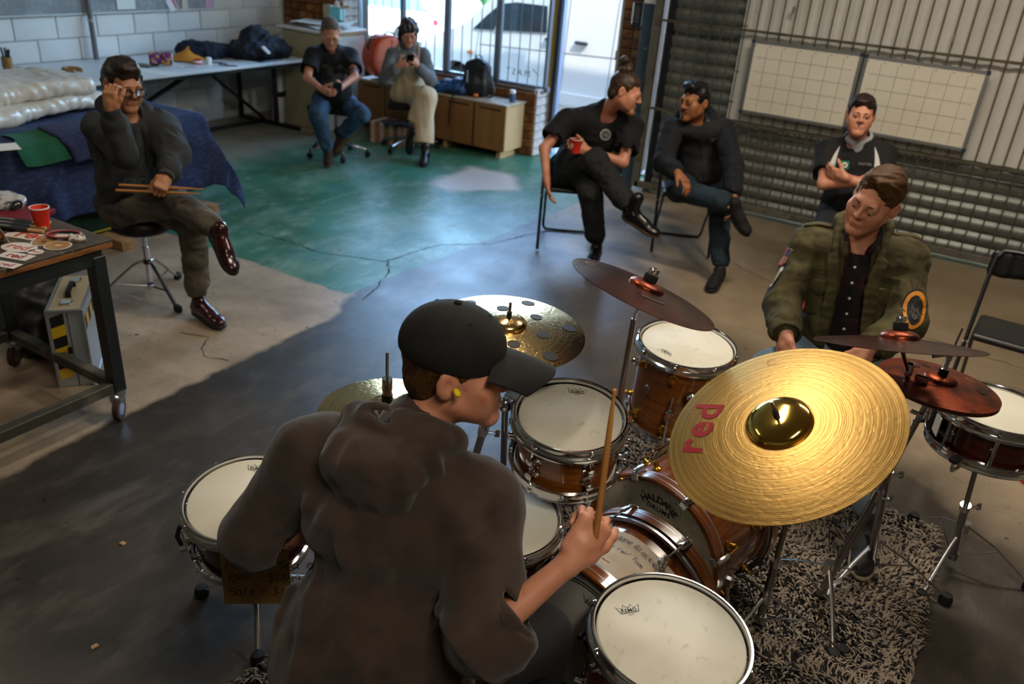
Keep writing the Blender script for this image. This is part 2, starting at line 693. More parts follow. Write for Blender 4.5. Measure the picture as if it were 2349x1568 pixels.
# ================================================================== floor
def floor_material():
    m = bpy.data.materials.new('worn painted concrete')
    m.use_nodes = True
    nt = m.node_tree
    N, L = nt.nodes, nt.links
    b = N['Principled BSDF']
    tc = N.new('ShaderNodeTexCoord')
    sep = N.new('ShaderNodeSeparateXYZ')
    L.new(tc.outputs['Object'], sep.inputs[0])
    def noise(scale, detail=6, stretch=(1, 1, 1), dist=0.0, rough=0.55, rot=0.0):
        mp = N.new('ShaderNodeMapping')
        mp.inputs['Scale'].default_value = stretch
        mp.inputs['Rotation'].default_value = (0, 0, rot)
        L.new(tc.outputs['Object'], mp.inputs[0])
        n = N.new('ShaderNodeTexNoise')
        n.inputs['Scale'].default_value = scale
        n.inputs['Detail'].default_value = detail
        n.inputs['Roughness'].default_value = rough
        n.inputs['Distortion'].default_value = dist
        L.new(mp.outputs[0], n.inputs['Vector'])
        return n.outputs[0]
    def math_(op, a, c=None, clamp=False):
        n = N.new('ShaderNodeMath')
        n.operation = op
        n.use_clamp = clamp
        for i, v in enumerate((a, c)):
            if v is None:
                continue
            if isinstance(v, (int, float)):
                n.inputs[i].default_value = v
            else:
                L.new(v, n.inputs[i])
        return n.outputs[0]
    def rng(v, lo, hi):
        n = N.new('ShaderNodeMapRange')
        n.inputs[1].default_value = lo
        n.inputs[2].default_value = hi
        L.new(v, n.inputs[0])
        return n.outputs[0]
    def mix(f, a, c):
        n = N.new('ShaderNodeMix')
        n.data_type = 'RGBA'
        if isinstance(f, (int, float)):
            n.inputs[0].default_value = f
        else:
            L.new(f, n.inputs[0])
        for i, v in ((6, a), (7, c)):
            if isinstance(v, str):
                n.inputs[i].default_value = lin(v)
            else:
                L.new(v, n.inputs[i])
        return n.outputs[2]
    X, Y = sep.outputs[0], sep.outputs[1]
    edge = math_('SUBTRACT', noise(1.6, 5), 0.5)
    edge_s = math_('SUBTRACT', noise(9, 4), 0.5)
    wob = math_('ADD', math_('MULTIPLY', edge, 0.55), math_('MULTIPLY', edge_s, 0.05))
    # bare concrete
    conc = mix(rng(noise(2.2, 8), .35, .7), '8A7B69', 'B5A48C')
    conc = mix(math_('MULTIPLY', rng(noise(1.1, 6, dist=.6), .55, .75), .6), conc, '5E5042')
    conc = mix(math_('MULTIPLY', rng(noise(6, 9, rough=.72), .5, .72), .5), conc, '6A5C4C')
    conc = mix(rng(noise(30, 3), .66, .74), conc, '4A4038')
    # dark sealed concrete in the middle of the shop: x > about -3.1 and towards the camera
    dark = mix(rng(noise(1.4, 8, dist=.8), .3, .75), '433D36', '282420')
    dark = mix(math_('MULTIPLY', rng(noise(3.2, 7, (1, .25, 1), rot=.6), .58, .72), .5), dark, '7A746C')
    dark = mix(math_('MULTIPLY', rng(noise(6, 9, (1, .5, 1), rough=.72, rot=.5), .5, .74), .55), dark, '6A625A')
    dark = mix(math_('MULTIPLY', rng(noise(2.2, 8, dist=.5), .5, .7), .5), dark, '241E1A')
    fx = rng(math_('ADD', math_('ADD', X, math_('MULTIPLY', rng(Y, 3.25, 3.75), .17)), math_('MULTIPLY', wob, .5)), -3.12, -3.08)
    lim = math_('SUBTRACT', math_('ADD', math_('MULTIPLY', X, -.62), 3.95), math_('MULTIPLY', edge, 1.2))
    fy = rng(math_('SUBTRACT', lim, Y), -.25, .3)
    base = mix(math_('MULTIPLY', fx, fy), conc, dark)
    # the far side by the roller shutter is browner and rubbed
    brown = mix(rng(noise(1.8, 7), .35, .7), '6E5C44', '8D7B60')
    base = mix(math_('MULTIPLY', math_('MULTIPLY', rng(X, -2.4, -1.2), rng(Y, 3.4, 5.2)), .75), base, brown)
    # green floor paint
    green = mix(rng(noise(1.3, 7), .35, .68), '2C5E42', '3F7C60')
    green = mix(math_('MULTIPLY', rng(noise(2.2, 9, (1, .6, 1), rough=.68), .47, .68), .7), green, '86A294')
    green = mix(math_('MULTIPLY', rng(noise(9, 8, (1, .5, 1), rough=.7), .52, .72), .55), green, '9DB0A4')
    green = mix(math_('MULTIPLY', rng(noise(5, 8, rough=.7), .56, .7), .6), green, '2A4A3A')
    green = mix(math_('MULTIPLY', rng(noise(1.7, 4), .5, .7), .45), green, '2E7A7E')
    gx = rng(math_('ADD', math_('ADD', X, math_('MULTIPLY', wob, .25)), math_('MULTIPLY', math_('SUBTRACT', Y, 4.0), -.06)), -3.22, -3.25)
    gy = rng(math_('ADD', Y, math_('MULTIPLY', edge_s, .06)), 3.585, 3.61)
    g = math_('MULTIPLY', gx, gy)
    # worn patch in the paint
    dx = math_('MULTIPLY', math_('ADD', X, 4.12), 1.0)
    dy = math_('MULTIPLY', math_('SUBTRACT', Y, 6.42), .8)
    rr = math_('ADD', math_('SQRT', math_('ADD', math_('MULTIPLY', dx, dx), math_('MULTIPLY', dy, dy))), math_('MULTIPLY', wob, 1.1))
    worn = rng(rr, .42, .3)
    dx2 = math_('ADD', X, 7.0)
    wall_wear = math_('MULTIPLY', rng(math_('ADD', X, math_('MULTIPLY', edge, 1.5)), -5.9, -6.4), .8)
    g = math_('MULTIPLY', g, math_('SUBTRACT', 1.0, worn))
    g = math_('MULTIPLY', g, math_('SUBTRACT', 1.0, wall_wear))
    base = mix(worn, base, 'B9B0A4')
    base = mix(g, base, green)
    # oil marks
    base = mix(math_('MULTIPLY', rng(noise(3.4, 5, dist=.4), .66, .74), .55), base, '2C251E')
    base = mix(math_('MULTIPLY', rng(noise(14, 2), .72, .76), .8), base, '1C1814')
    L.new(base, b.inputs['Base Color'])
    ro = math_('ADD', rng(noise(2.5, 6), .2, .9), 0.0)
    r2 = N.new('ShaderNodeMapRange')
    r2.inputs[3].default_value = .3
    r2.inputs[4].default_value = .52
    L.new(ro, r2.inputs[0])
    L.new(r2.outputs[0], b.inputs['Roughness'])
    bp = N.new('ShaderNodeBump')
    bp.inputs['Strength'].default_value = .25
    bp.inputs['Distance'].default_value = .006
    L.new(noise(7, 9, rough=.7), bp.inputs['Height'])
    L.new(bp.outputs[0], b.inputs['Normal'])
    return m
FLOOR_M = floor_material()
FLOOR = struct('floor', box(13.0, 12.0, 0.2, 0, (-1.4, 1.75, -0.1)), FLOOR_M)
crack_m = mat('crack shadow', '120F0C', 0.9)  # flat dark ribbons drawn along the floor cracks
def crack(pts, wd, seed):
    rnd = random.Random(seed)
    P = []
    for i in range(len(pts) - 1):
        a, b = A(pts[i]), A(pts[i + 1])
        n = max(2, int(np.linalg.norm(b - a) / 0.04))
        for k in range(n):
            P.append(a + (b - a) * k / n + A([rnd.uniform(-.012, .012), rnd.uniform(-.012, .012)]))
    P.append(A(pts[-1]))
    v, f = [], []
    for i, q in enumerate(P):
        t = unit(P[min(i + 1, len(P) - 1)] - P[max(i - 1, 0)])
        s = A([-t[1], t[0]]) * wd * rnd.uniform(.15, .6)
        v += [(*(q - s), .0006), (*(q + s), .0006)]
    for i in range(len(P) - 1):
        f.append((2 * i, 2 * i + 2, 2 * i + 3, 2 * i + 1))
    part(FLOOR, 'crack', (A(v), f), crack_m, smooth=False)
crack([(-4.52, 4.02), (-4.3, 4.05), (-3.9, 4.03), (-3.6, 4.15), (-3.42, 4.2), (-3.3, 4.06)], .012, 1)
crack([(-3.45, 4.2), (-3.42, 4.5), (-3.36, 4.75), (-3.1, 5.0), (-2.95, 5.55), (-2.72, 5.75), (-2.7, 6.1), (-2.9, 6.6)], .012, 2)
crack([(-3.3, 4.06), (-3.2, 3.8), (-3.14, 3.6)], .01, 3)
crack([(-3.6, 2.62), (-3.45, 2.66), (-3.3, 2.5), (-3.15, 2.55)], .008, 4)
crack([(-1.5, 5.9), (-0.8, 5.55), (.3, 5.4), (1.4, 5.2)], .007, 5)

# ================================================================== left block wall
wall_m = mat('white painted masonry', 'DFE3E2', 0.55, bump=(60, .25), noise=[(1.5, 'C9CDCB', .5, .8), (5, 'B0A898', .68, .8)])
mortar_m = mat('white painted mortar', 'C4C9C9', 0.8)
def block_m():
    m = mat('white painted block', 'DDE2E2', 0.5, bump=(70, .35), noise=[(1.2, 'CDD2D2', .45, .8), (6, 'BDB6A8', .7, .85)], coords='Object')
    return m
WL = struct('wall_left', box(.2, 12.2, 3.7, 0, (-7.772, 1.85, 1.75)), mortar_m)
_blk = {}
blk_m = block_m()
for c in range(11):
    z0 = -0.026 + .196 * c
    y = 4.25 + (0 if c % 2 == 1 else .2) - 4 * .4
    while y < 7.4:
        ya, yb = y, min(y + .4, 7.44)
        if yb - ya > .05 and ya > 2.4:
            key = round(yb - ya, 3)
            if key not in _blk:
                _blk[key] = mesh('block', box(.03, key - .008, .188, .005), blk_m, smooth=False)
            o = part(WL, 'block', _blk[key], None)
            o.location = (-7.667 + random.uniform(-.002, .002), (ya + yb) / 2, max(z0, -.02) + .098)
        y += .4
# steel conduit on the wall and the grey pinboard
t = thing('conduit_pipe', 'grey steel conduit running down the white block wall', 'pipe', (-7.585, 4.95, .76))
part(t, 'pipe', cyl((0, 0, 0), (0, 0, 2.4), .024, 12), mat('grey conduit', '6E7072', .45))
for z in (.35, 1.1):
    part(t, 'saddle_clip', J(ring([(.024, -.012), (.03, -.012), (.03, .012), (.024, .012)], 14)), alu).location = (0, 0, z)
pin_m = mat('grey felt', '8D9398', .95, noise=[(40, 'A6ACB0', .4, .7), (3, '7C8186', .4, .7)], bump=(150, .3))
t = thing('pinboard', 'grey felt pinboard high on the white block wall', 'pinboard', (-7.63, 4.9, 1.17))
part(t, 'felt_panel', box(.02, 3.0, 1.0, .003, (0, 0, .5)), pin_m)
part(t, 'edge_strip', box(.03, 3.0, .014, .002, (.003, 0, -.006)), mat('pale trim', 'C9D2D6', .5))
def pinned(name, y, z, wd, ht, col, label, rot=0.0):
    m = mat('paper ' + col, col, .8)
    return solo(name, box(.003, wd, ht, 0), m, label, 'paper', (-7.612, y, z), rotx(rot), group='papers pinned on the board', smooth=False)
pinned('pinned_sheet', 5.36, 1.32, .2, .26, 'DFE3E0', 'large blank white sheet pinned to the grey board')
pinned('pinned_card', 5.88, 1.22, .1, .13, 'E4E2EA', 'tilted white card with red stripe hanging off the pinboard', .5)
pinned('pinned_note', 6.04, 1.27, .07, .2, 'C9C4B2', 'narrow beige note pinned to the grey board')
pinned('pinned_pink_sheet', 6.36, 1.27, .1, .2, 'C9A8C4', 'pink sheet pinned at the end of the pinboard', -.15)
part(bpy.data.objects['pinned_card'], 'red_stripe', box(.0034, .02, .12, 0, (.0006, .03, 0)), mat('red print', 'A8222C', .7), smooth=False)

# ================================================================== front wall: brickwork, window, door
brick_m = mat('brown face brick', '8A5A34', .85, noise=[(9, '6B4123', .4, .65), (26, '4A2C18', .6, .75)], bump=(90, .5), coords='Object')
brick2_m = mat('pale brown face brick', 'A06C3C', .85, noise=[(12, '7A4A28', .45, .65), (30, '55341C', .62, .74)], bump=(90, .5))
brickw_m = mat('white painted brick', 'CFC8C4', .7, noise=[(14, 'A89A92', .5, .75)], bump=(60, .4))
mortar_b = mat('dark mortar', '3A3028', .95, bump=(60, .4))
WF = struct('wall_front', J(box(.9, .45, 3.6, 0, (-7.21, 7.7, 1.8)), box(2.5, .22, .64, 0, (-5.53, 7.74, .32)), box(.3, .34, 3.6, 0, (-3.27, 7.85, 1.8)),
                            box(4.5, .24, .4, 0, (-5.3, 7.85, 3.45))), mortar_b)
_bm = {}
def bricks(x0, x1, z0, z1, yface, white=(), bw=.235, bh=.086):
    n = int(round((z1 - z0) / bh))
    for c in range(n):
        x = x0 - (bw / 2 if c % 2 else 0)
        while x < x1 - .01:
            a, b = max(x, x0), min(x + bw, x1)
            if b - a > .03:
                end_white = any(abs(b - wx) < .02 for wx in white)
                key = (round(b - a, 3), end_white, random.random() < .4)
                if key not in _bm:
                    _bm[key] = mesh('brick', box(key[0] - .01, .05, bh - .01, .004), brickw_m if end_white and False else (brick2_m if key[2] else brick_m), smooth=False)
                o = part(WF, 'brick', _bm[key], None)
                o.location = ((a + b) / 2, yface + .022 + random.uniform(-.002, .002), z0 + (c + .5) * bh)
            x += bw
bricks(-7.64, -6.74, .88, 1.83, 7.45)
bricks(-6.74, -4.26, .56, .65, 7.6)
bricks(-4.55, -4.26, .0, .56, 7.6)
bricks(-3.42, -3.12, .17, 1.89, 7.68)
# white painted brick ends at the reveals
for x, ya, yb, z0, z1 in ((-6.752, 7.46, 7.7, .88, 1.83), (-4.268, 7.61, 7.86, .0, .65)):
    n = int(round((z1 - z0) / .086))
    me = mesh('brick', box(.05, yb - ya, .078, .004), brickw_m, smooth=False)
    for c in range(n):
        part(WF, 'brick', me, None).location = (x, (ya + yb) / 2, z0 + (c + .5) * .086)
# window: aluminium frame, four panes; unseen upper part heightened for more sky light
frame_m = mat('grey blue window aluminium', '8E98A4', .4, .6)
W1 = struct('window_1', box(2.6, .06, .05, .004, (-5.5, 7.76, .675)), frame_m)
for x, wd in ((-6.78, .09), (-6.12, .05), (-5.51, .07), (-4.85, .06), (-4.245, .03)):
    part(W1, 'window_post', box(wd, .06, 2.56, .004, (x, 7.76, 1.96)), frame_m)
part(W1, 'window_head', box(2.6, .06, .05, .004, (-5.5, 7.76, 3.24)), frame_m)
part(W1, 'window_sill', box(2.58, .09, .03, .006, (-5.52, 7.71, .655)), mat('brown sill tile', '7A6A5E', .6))
def glass_m():
    m = bpy.data.materials.new('clear window glass')
    m.use_nodes = True
    nt = m.node_tree
    nt.nodes.remove(nt.nodes['Principled BSDF'])
    o = nt.nodes['Material Output']
    tr = nt.nodes.new('ShaderNodeBsdfTransparent')
    tr.inputs[0].default_value = (.9, .95, .97, 1)
    gl = nt.nodes.new('ShaderNodeBsdfGlossy')
    gl.inputs['Roughness'].default_value = .02
    fr = nt.nodes.new('ShaderNodeFresnel')
    fr.inputs[0].default_value = 1.3
    mx = nt.nodes.new('ShaderNodeMixShader')
    for a, b in ((fr.outputs[0], mx.inputs[0]), (tr.outputs[0], mx.inputs[1]), (gl.outputs[0], mx.inputs[2]), (mx.outputs[0], o.inputs[0])):
        nt.links.new(a, b)
    return m
GLASS = glass_m()
for a, b in ((-6.735, -6.145), (-6.095, -5.545), (-5.475, -4.88), (-4.82, -4.26)):
    part(W1, 'pane', box(b - a, .006, 2.54, 0, ((a + b) / 2, 7.765, 1.96)), GLASS, smooth=False)
decal_m = mat('grey window lettering', '4A525A', .6)
ts = text_shape('MAST', .095, spacing=1.45)
sticker = part(W1, 'window_lettering', T((ts[0] * A((-1, 1, 1)), [q[::-1] for q in ts[1]]), (-4.585, 7.757, .8), rotx(PI / 2)), decal_m, smooth=False)
part(W1, 'window_mark', ribbon([(-4.41, 7.757, .86), (-4.33, 7.757, .8)], .008, (0, 1, 0)), decal_m, smooth=False)
# security bars inside the window
bar_m = mat('silver painted bar', '9EA4A8', .4, .5)
t = thing('window_grille', 'thin vertical silver security bars across the shop window', 'grille', (-5.5, 7.68, .6))
bar_me = mesh('bar', cyl((0, 0, 0), (0, 0, 2.62), .006, 6), bar_m)
for i in range(21):
    part(t, 'bar', bar_me, None).location = (-1.2 + i * .12, 0, 0)
part(t, 'rail', box(2.5, .012, .03, 0, (0, .006, 2.6)), bar_m)
# doorway, also made taller above the view to admit sky light
D1 = struct('door_1', box(.055, .07, 3.25, .004, (-4.262, 7.9, 1.625)), mat('yellow painted jamb', 'B98A18', .5))
part(D1, 'door_channel', box(.03, .05, 3.25, 0, (-4.2, 7.86, 1.625)), mat('dark channel', '1A1D22', .5))
part(D1, 'door_edge', box(.035, .08, 3.25, .004, (-4.165, 7.88, 1.625)), mat('blue grey door edge', '8C9BB8', .4, .3))
part(D1, 'door_stop', box(.03, .06, 3.25, .003, (-3.45, 7.74, 1.625)), mat('pale jamb', 'C9C4BC', .6))
part(D1, 'strike_plate', box(.012, .03, .09, .002, (-3.468, 7.72, 1.12)), alu)
part(D1, 'threshold', box(.8, .3, .012, .003, (-3.8, 7.8, .0)), mat('worn threshold', '7FA6A6', .5))  # pale teal paints in the door light on the green floor

# ================================================================== roller shutter, column, grille gate, pale sheeting, whiteboards
blue_m = mat('dusty blue column paint', '3C4C5C', .5, noise=[(6, '55606A', .5, .75)])
t = thing('steel_column', 'blue grey painted steel column beside the roller shutter', 'column', (-3.0, 7.34, 0))
part(t, 'flange', box(.12, .012, 3.6, .002, (0, -.06, 1.8)), blue_m)
part(t, 'web', box(.012, .14, 3.6, .002, (.04, .01, 1.8)), blue_m)
part(t, 'painted_band', box(.121, .0125, .035, 0, (0, -.0605, 1.66)), white_paint)
part(t, 'bolt_head', cyl((.01, -.066, 1.27), (.01, -.076, 1.27), .012, 6), alu)
# motor box with chains
t = thing('shutter_control_box', 'black shutter control box on brick pier with hanging chains', 'control box', (-3.24, 7.62, 1.42))
part(t, 'housing', box(.11, .09, .2, .01, (0, 0, .1)), black_plastic)
part(t, 'face_plate', box(.06, .006, .15, .002, (-.01, -.047, .1)), mat('grey face plate', '5E5A58', .5))
link_me = mesh('chain_link', T(tube([(.006 * math.cos(a), .012 * math.sin(a), 0) for a in np.linspace(0, 2 * PI, 9)[:-1]], .0022, 5, closed=True), (0, 0, 0), rotx(PI / 2)), mat('dark chain steel', '3A3632', .4, .8))
for cx in (-.02, .045):
    for k in range(24):
        o = part(t, 'chain_link', link_me, None)
        o.location = (cx, 0, -.01 - k * .021)
        o.rotation_euler = (0, 0, (k % 2) * PI / 2)
steel_m = mat('dull galvanised slat', '82847F', .42, .55, noise=[(3, '5C5E5A', .4, .7, (1, 1, 4)), (14, '8E8C82', .55, .8, (.2, 1, 1))], bump=(20, .15, (.3, 1, 1)))
t = thing('roller_shutter', 'closed corrugated steel roller shutter behind the bars', 'roller shutter', (0, 7.36, 0))
def slat(u, v):
    prof = [(.004, -.006), (-.006, .006), (-.02, .03), (-.024, .06), (-.018, .085), (-.004, .1), (.003, .112)]
    x = -2.8 + 5.9 * u
    k = v * (len(prof) - 1)
    i = min(int(k), len(prof) - 2)
    fr = k - i
    return (x, prof[i][0] * (1 - fr) + prof[i + 1][0] * fr, prof[i][1] * (1 - fr) + prof[i + 1][1] * fr)
slat_me = mesh('slat', surf(slat, 1, 6), steel_m, sharp=60)
for k in range(18):
    part(t, 'slat', slat_me, None).location = (0, 0, .015 + k * .108)
part(t, 'upper_curtain', box(5.9, .02, 1.6, 0, (.15, .0, 2.76)), steel_m)
part(t, 'guide_channel', box(.07, .09, 3.6, .003, (-2.81, 0, 1.8)), mat('dark guide', '1E2226', .5))
sheet_m = mat('pale grey wall sheeting', 'DCDAD4', .55, noise=[(2, 'CCC9C0', .4, .7), (7, 'B0ACA0', .66, .8)], bump=(4, .1))
def sheet(u, v):
    x = -2.15 + 4.3 * u
    ph = (x + 2.15) % .2
    return (x, 7.285 - (.012 if .04 < ph < .16 else 0), .79 + 2.4 * v)
t = solo('wall_sheeting', surf(sheet, 172, 1), sheet_m, 'pale ribbed metal sheeting fixed behind the whiteboards', 'sheeting', sharp=30)
gate_m = mat('worn grey gate steel', '6B675C', .55, .3, noise=[(8, '4E4436', .5, .7), (20, '7E7868', .55, .75)])
rust_m = mat('worn olive grey steel', '5C584A', .6, .3, noise=[(9, '40392C', .5, .7)])
t = thing('grille_gate', 'wide steel bar gate in front of the roller shutter', 'gate', (-2.88, 7.2, 0))
part(t, 'frame_post', box(.07, .05, 2.7, .004, (0, 0, 1.4)), gate_m)
part(t, 'bottom_rail', box(5.0, .05, .06, .004, (2.5, 0, .075)), gate_m)
vb = mesh('bar', cyl((0, 0, .08), (0, 0, 2.7), .0062, 6), rust_m)
for i in range(44):
    part(t, 'bar', vb, None).location = (.09 + i * .0975, 0, 0)
part(t, 'middle_rail', box(4.6, .025, .02, .003, (2.3, -.01, 1.53)), rust_m)
part(t, 'lower_rail', box(4.6, .04, .022, .003, (2.3, -.008, .785)), rust_m)
for bx_, bz in ((1.14, 1.72), (2.335, 1.65)):
    part(t, 'clamp', box(.018, .03, .05, .004, (bx_, -.01, bz)), alu)
part(t, 'padlock', box(.03, .02, .05, .006, (.0, -.04, .33)), mat('brass lock', '8A7A4A', .4, .7))
for k, z in enumerate((.95, 1.2, 1.56)):
    part(t, 'wire_tie', cyl((.75, -.01, z), (.80, -.01, z), .004, 6), black_plastic)
board_m = mat('whiteboard enamel', 'EAE4D6', .35, noise=[(2, 'E0D8C6', .4, .7)])
line_m = mat('thin grey print', '6E675C', .7)
clip_m = mat('navy corner cap', '2A3444', .5)
def whiteboard(x, z, label, tilt):
    t = thing('whiteboard', label, 'whiteboard', (x, 7.155, z), roty(tilt))
    wd, ht = .855, .565
    part(t, 'board', box(wd - .03, .012, ht - .03), board_m, smooth=False)
    for a, b, c in (((wd, .02, .026), (0, 0, ht / 2), 0), ((wd, .02, .026), (0, 0, -ht / 2), 0), ((.026, .02, ht), (-wd / 2, 0, 0), 0), ((.026, .02, ht), (wd / 2, 0, 0), 0)):
        part(t, 'frame_strip', box(*a, .004, b), alu)
    for sx in (-1, 1):
        for sz in (-1, 1):
            part(t, 'corner_cap', box(.032, .026, .032, .006, (sx * wd / 2, 0, sz * ht / 2)), clip_m)
    for i in range(1, 7):
        part(t, 'grid_line', box(.0025, .001, ht - .06, 0, (-wd / 2 + wd * i / 7, -.0065, -.004)), line_m, smooth=False)
    for i in range(1, 5):
        part(t, 'grid_line', box(wd - .09, .001, .0025, 0, (0, -.0065, ht / 2 - .01 - ht * i / 5.1)), line_m, smooth=False)
    for i in range(7):
        part(t, 'day_mark', box(.012, .001, .006, 0, (-wd / 2 + wd * i / 7 + .02, -.0065, ht / 2 - .03)), line_m, smooth=False)
    return t
whiteboard(-1.57, 1.175, 'gridded whiteboard hung nearest the blue column', .0)
whiteboard(-.68, 1.165, 'gridded whiteboard hung behind the man in the polo shirt', .01)

# ================================================================== the rest of the shop shell (out of frame, closes the room)
shell_m = mat('shop lining', 'B8B0A2', .8)
ceil_m = mat('pale roof lining', 'C9C4BA', .8)
CEIL = struct('ceiling', box(13.0, 12.2, .1, 0, (-1.4, 1.85, 3.65)), ceil_m)
struct('wall_right', box(.2, 12.0, 3.7, 0, (5.0, 1.75, 1.8)), shell_m)
struct('wall_back', box(13.0, .2, 3.7, 0, (-1.4, -4.3, 1.8)), shell_m)
struct('wall_shutter_side', J(box(2.2, .2, 3.7, 0, (4.1, 7.5, 1.8)), box(6.2, .2, .5, 0, (0, 7.55, 3.45))), shell_m)
tube_m = mat('lit fluorescent tube', 'FFF4E0', .4, emit=('FFE9CC', 6.0))
def batten(x, y, label, power, yaw=0.0):  # fill lamps added out of view to brighten the room
    t = thing('batten_light', label, 'ceiling light', (x, y, 3.6), rotz(yaw), group='fluorescent battens under the roof')
    part(t, 'tray', box(.26, 1.5, .05, .006, (0, 0, -.03)), white_paint)
    for s in (-.07, .07):
        part(t, 'tube', cyl((s, -.7, -.08), (s, .7, -.08), .014, 10), tube_m)
    l = lamp('batten_glow', 'AREA', (x, y, 3.49), power, (1.0, .88, .72), (0, 0, yaw), (.24, 1.4))
    return t
batten(-1.9, 2.9, 'twin fluorescent batten above the drum kits', 34)
batten(-.2, 4.3, 'twin fluorescent batten over the whiteboards', 84, PI / 2)
batten(.6, .2, 'twin fluorescent batten behind the photographer', 60)
batten(-5.2, 1.0, 'twin fluorescent batten over the work cart', 12)

# ================================================================== outside: yard, van, car, hedge, roof
yard_m = mat('sunlit yard concrete', 'B4B0A6', .85, noise=[(2, '9C978C', .4, .7)])
struct('ground_yard', box(40, 26, .1, 0, (-5, 20.9, -.07)), yard_m)
van_m = mat('white van paint', 'E6E4E0', .3, coat=.5)
win_m = mat('dark car glass', '24323A', .08, spec=.8)
trimb = mat('black car trim', '17181A', .5)
VY = 9.0
VAN = thing('white_van', 'white delivery van parked right outside the doorway', 'van', (-4.8, VY, 0))
def vpoly(pts, y0, y1):
    v, f = prism([(x + 4.8, z) for x, z in pts], y0, y1)
    return A([(a, c, b) for a, b, c in v]), [q[::-1] for q in f]
body = [(-6.78, .28), (-6.82, .5), (-6.8, .72), (-6.72, .84), (-6.5, .92), (-6.2, 1.03), (-6.06, 1.12), (-5.8, 1.36), (-5.62, 1.5), (-5.4, 1.58), (-5.0, 1.62), (-4.72, 1.66), (-4.5, 1.9), (-2.6, 1.95), (-1.9, 1.95), (-1.85, .3), (-5.9, .26),
        (-5.98, .42), (-6.06, .55), (-6.18, .61), (-6.3, .61), (-6.42, .55), (-6.5, .42), (-6.54, .28)]
part(VAN, 'body', vpoly(body, 0, 1.75), van_m, sharp=30)
part(VAN, 'side_window', vpoly([(-6.0, 1.02), (-5.8, 1.2), (-5.62, 1.34), (-5.4, 1.38), (-4.98, 1.38), (-4.96, 1.09)], -.012, .01), win_m, smooth=False)
part(VAN, 'window_pillar', vpoly([(-5.68, 1.03), (-5.64, 1.03), (-5.58, 1.36), (-5.62, 1.36)], -.016, .01), van_m)
part(VAN, 'wheel', T(lathe([(.0, 0), (.16, 0), (.17, .02), (.24, .02), (.27, .05), (.27, .18), (.0, .18)], 28), (-6.24 + 4.8, .03, .27), rotx(-PI / 2)), black_rubber)
part(VAN, 'wheel_arch_liner', T(lathe([(.0, 0), (.31, 0), (.31, .02), (0, .02)], 24), (-6.24 + 4.8, .24, .3), rotx(-PI / 2)), trimb)
part(VAN, 'sill_panel', vpoly([(-5.85, .3), (-1.9, .34), (-1.9, .47), (-5.85, .44)], -.02, .02), van_m)
seam_m = mat('panel gap', '6E6A66', .6)
for (xa, za, xb, zb) in ((-4.72, .32, -4.7, .9), (-4.7, .9, -4.68, 1.5), (-5.9, .85, -1.9, .99), (-4.12, .34, -4.06, 1.8), (-5.98, .46, -5.92, 1.0)):
    part(VAN, 'panel_gap', ribbon([(xa + 4.8, -.003, za), (xb + 4.8, -.003, zb)], .008, (0, 1, 0)), seam_m, smooth=False)
for hx, hz in ((-4.89, 1.02), (-4.49, 1.03)):
    part(VAN, 'door_handle', box(.17, .04, .035, .012, (hx + 4.8, -.02, hz)), trimb)
part(VAN, 'side_marker', box(.07, .012, .04, .004, (-6.04 + 4.8, -.006, .74)), mat('orange lens', 'E07A30', .3))
CAR = thing('white_hatchback', 'white car parked further out seen through the left panes', 'car', (-10.4, 12.5, 0))
cb = [(-12.6, .22), (-12.6, .7), (-12.2, .74), (-11.6, 1.15), (-10.2, 1.2), (-9.5, 1.1), (-9.12, .74), (-9.08, .5), (-9.1, .25)]
part(CAR, 'body', (lambda s: (s[0] + A((-4.8 + 10.4, 0, 0)), s[1]))(vpoly(cb, 0, 1.6)), van_m, sharp=30)
part(CAR, 'side_window', (lambda s: (s[0] + A((-4.8 + 10.4, 0, 0)), s[1]))(vpoly([(-12.0, .74), (-11.5, 1.1), (-10.2, 1.14), (-9.6, 1.05), (-9.3, .74)], -.02, .01)), mat('blue tinted glass', '3A7896', .08, spec=.8), smooth=False)
part(CAR, 'tail_lamp', box(.12, .05, .1, .02, (-9.14 + 10.4, -.01, .6)), mat('red lens', 'B01830', .3))
for wx in (-11.9, -9.9):
    part(CAR, 'wheel', T(lathe([(0, 0), (.18, 0), (.19, .02), (.29, .03), (.29, .2), (0, .2)], 24), (wx + 10.4, -.02, .29), rotx(-PI / 2)), black_rubber)
hedge_m = mat('hedge green', '3E6B34', .8, noise=[(6, '24481F', .4, .65), (14, '6E9A50', .55, .75)])
S = Solid(.3)
rnd = random.Random(4)
for k in range(30):
    S.el((-13 + k * .55 + rnd.uniform(-.2, .2), 15.2 + rnd.uniform(-.3, .3), rnd.uniform(.5, 1.6)), rnd.uniform(.5, .8), k=.2)
S.disp = lambda p: .12 * vnoise(p * 6) + .07 * vnoise(p * 17)
solo('hedge', S.mesh(.11), hedge_m, 'green hedge beyond the parked vehicles', 'hedge', sharp=180)
shed = thing('neighbour_shed', 'corrugated green shed wall behind the van', 'shed', (-4.5, 13.5, 0))
def shedf(u, v):
    z = 3.6 * v
    return (-4 + 9 * u, .03 * math.sin(z * 2 * PI / .12), z)
part(shed, 'corrugated_wall', surf(shedf, 1, 240), mat('pale green sheeting', '9DB08E', .6), sharp=180)
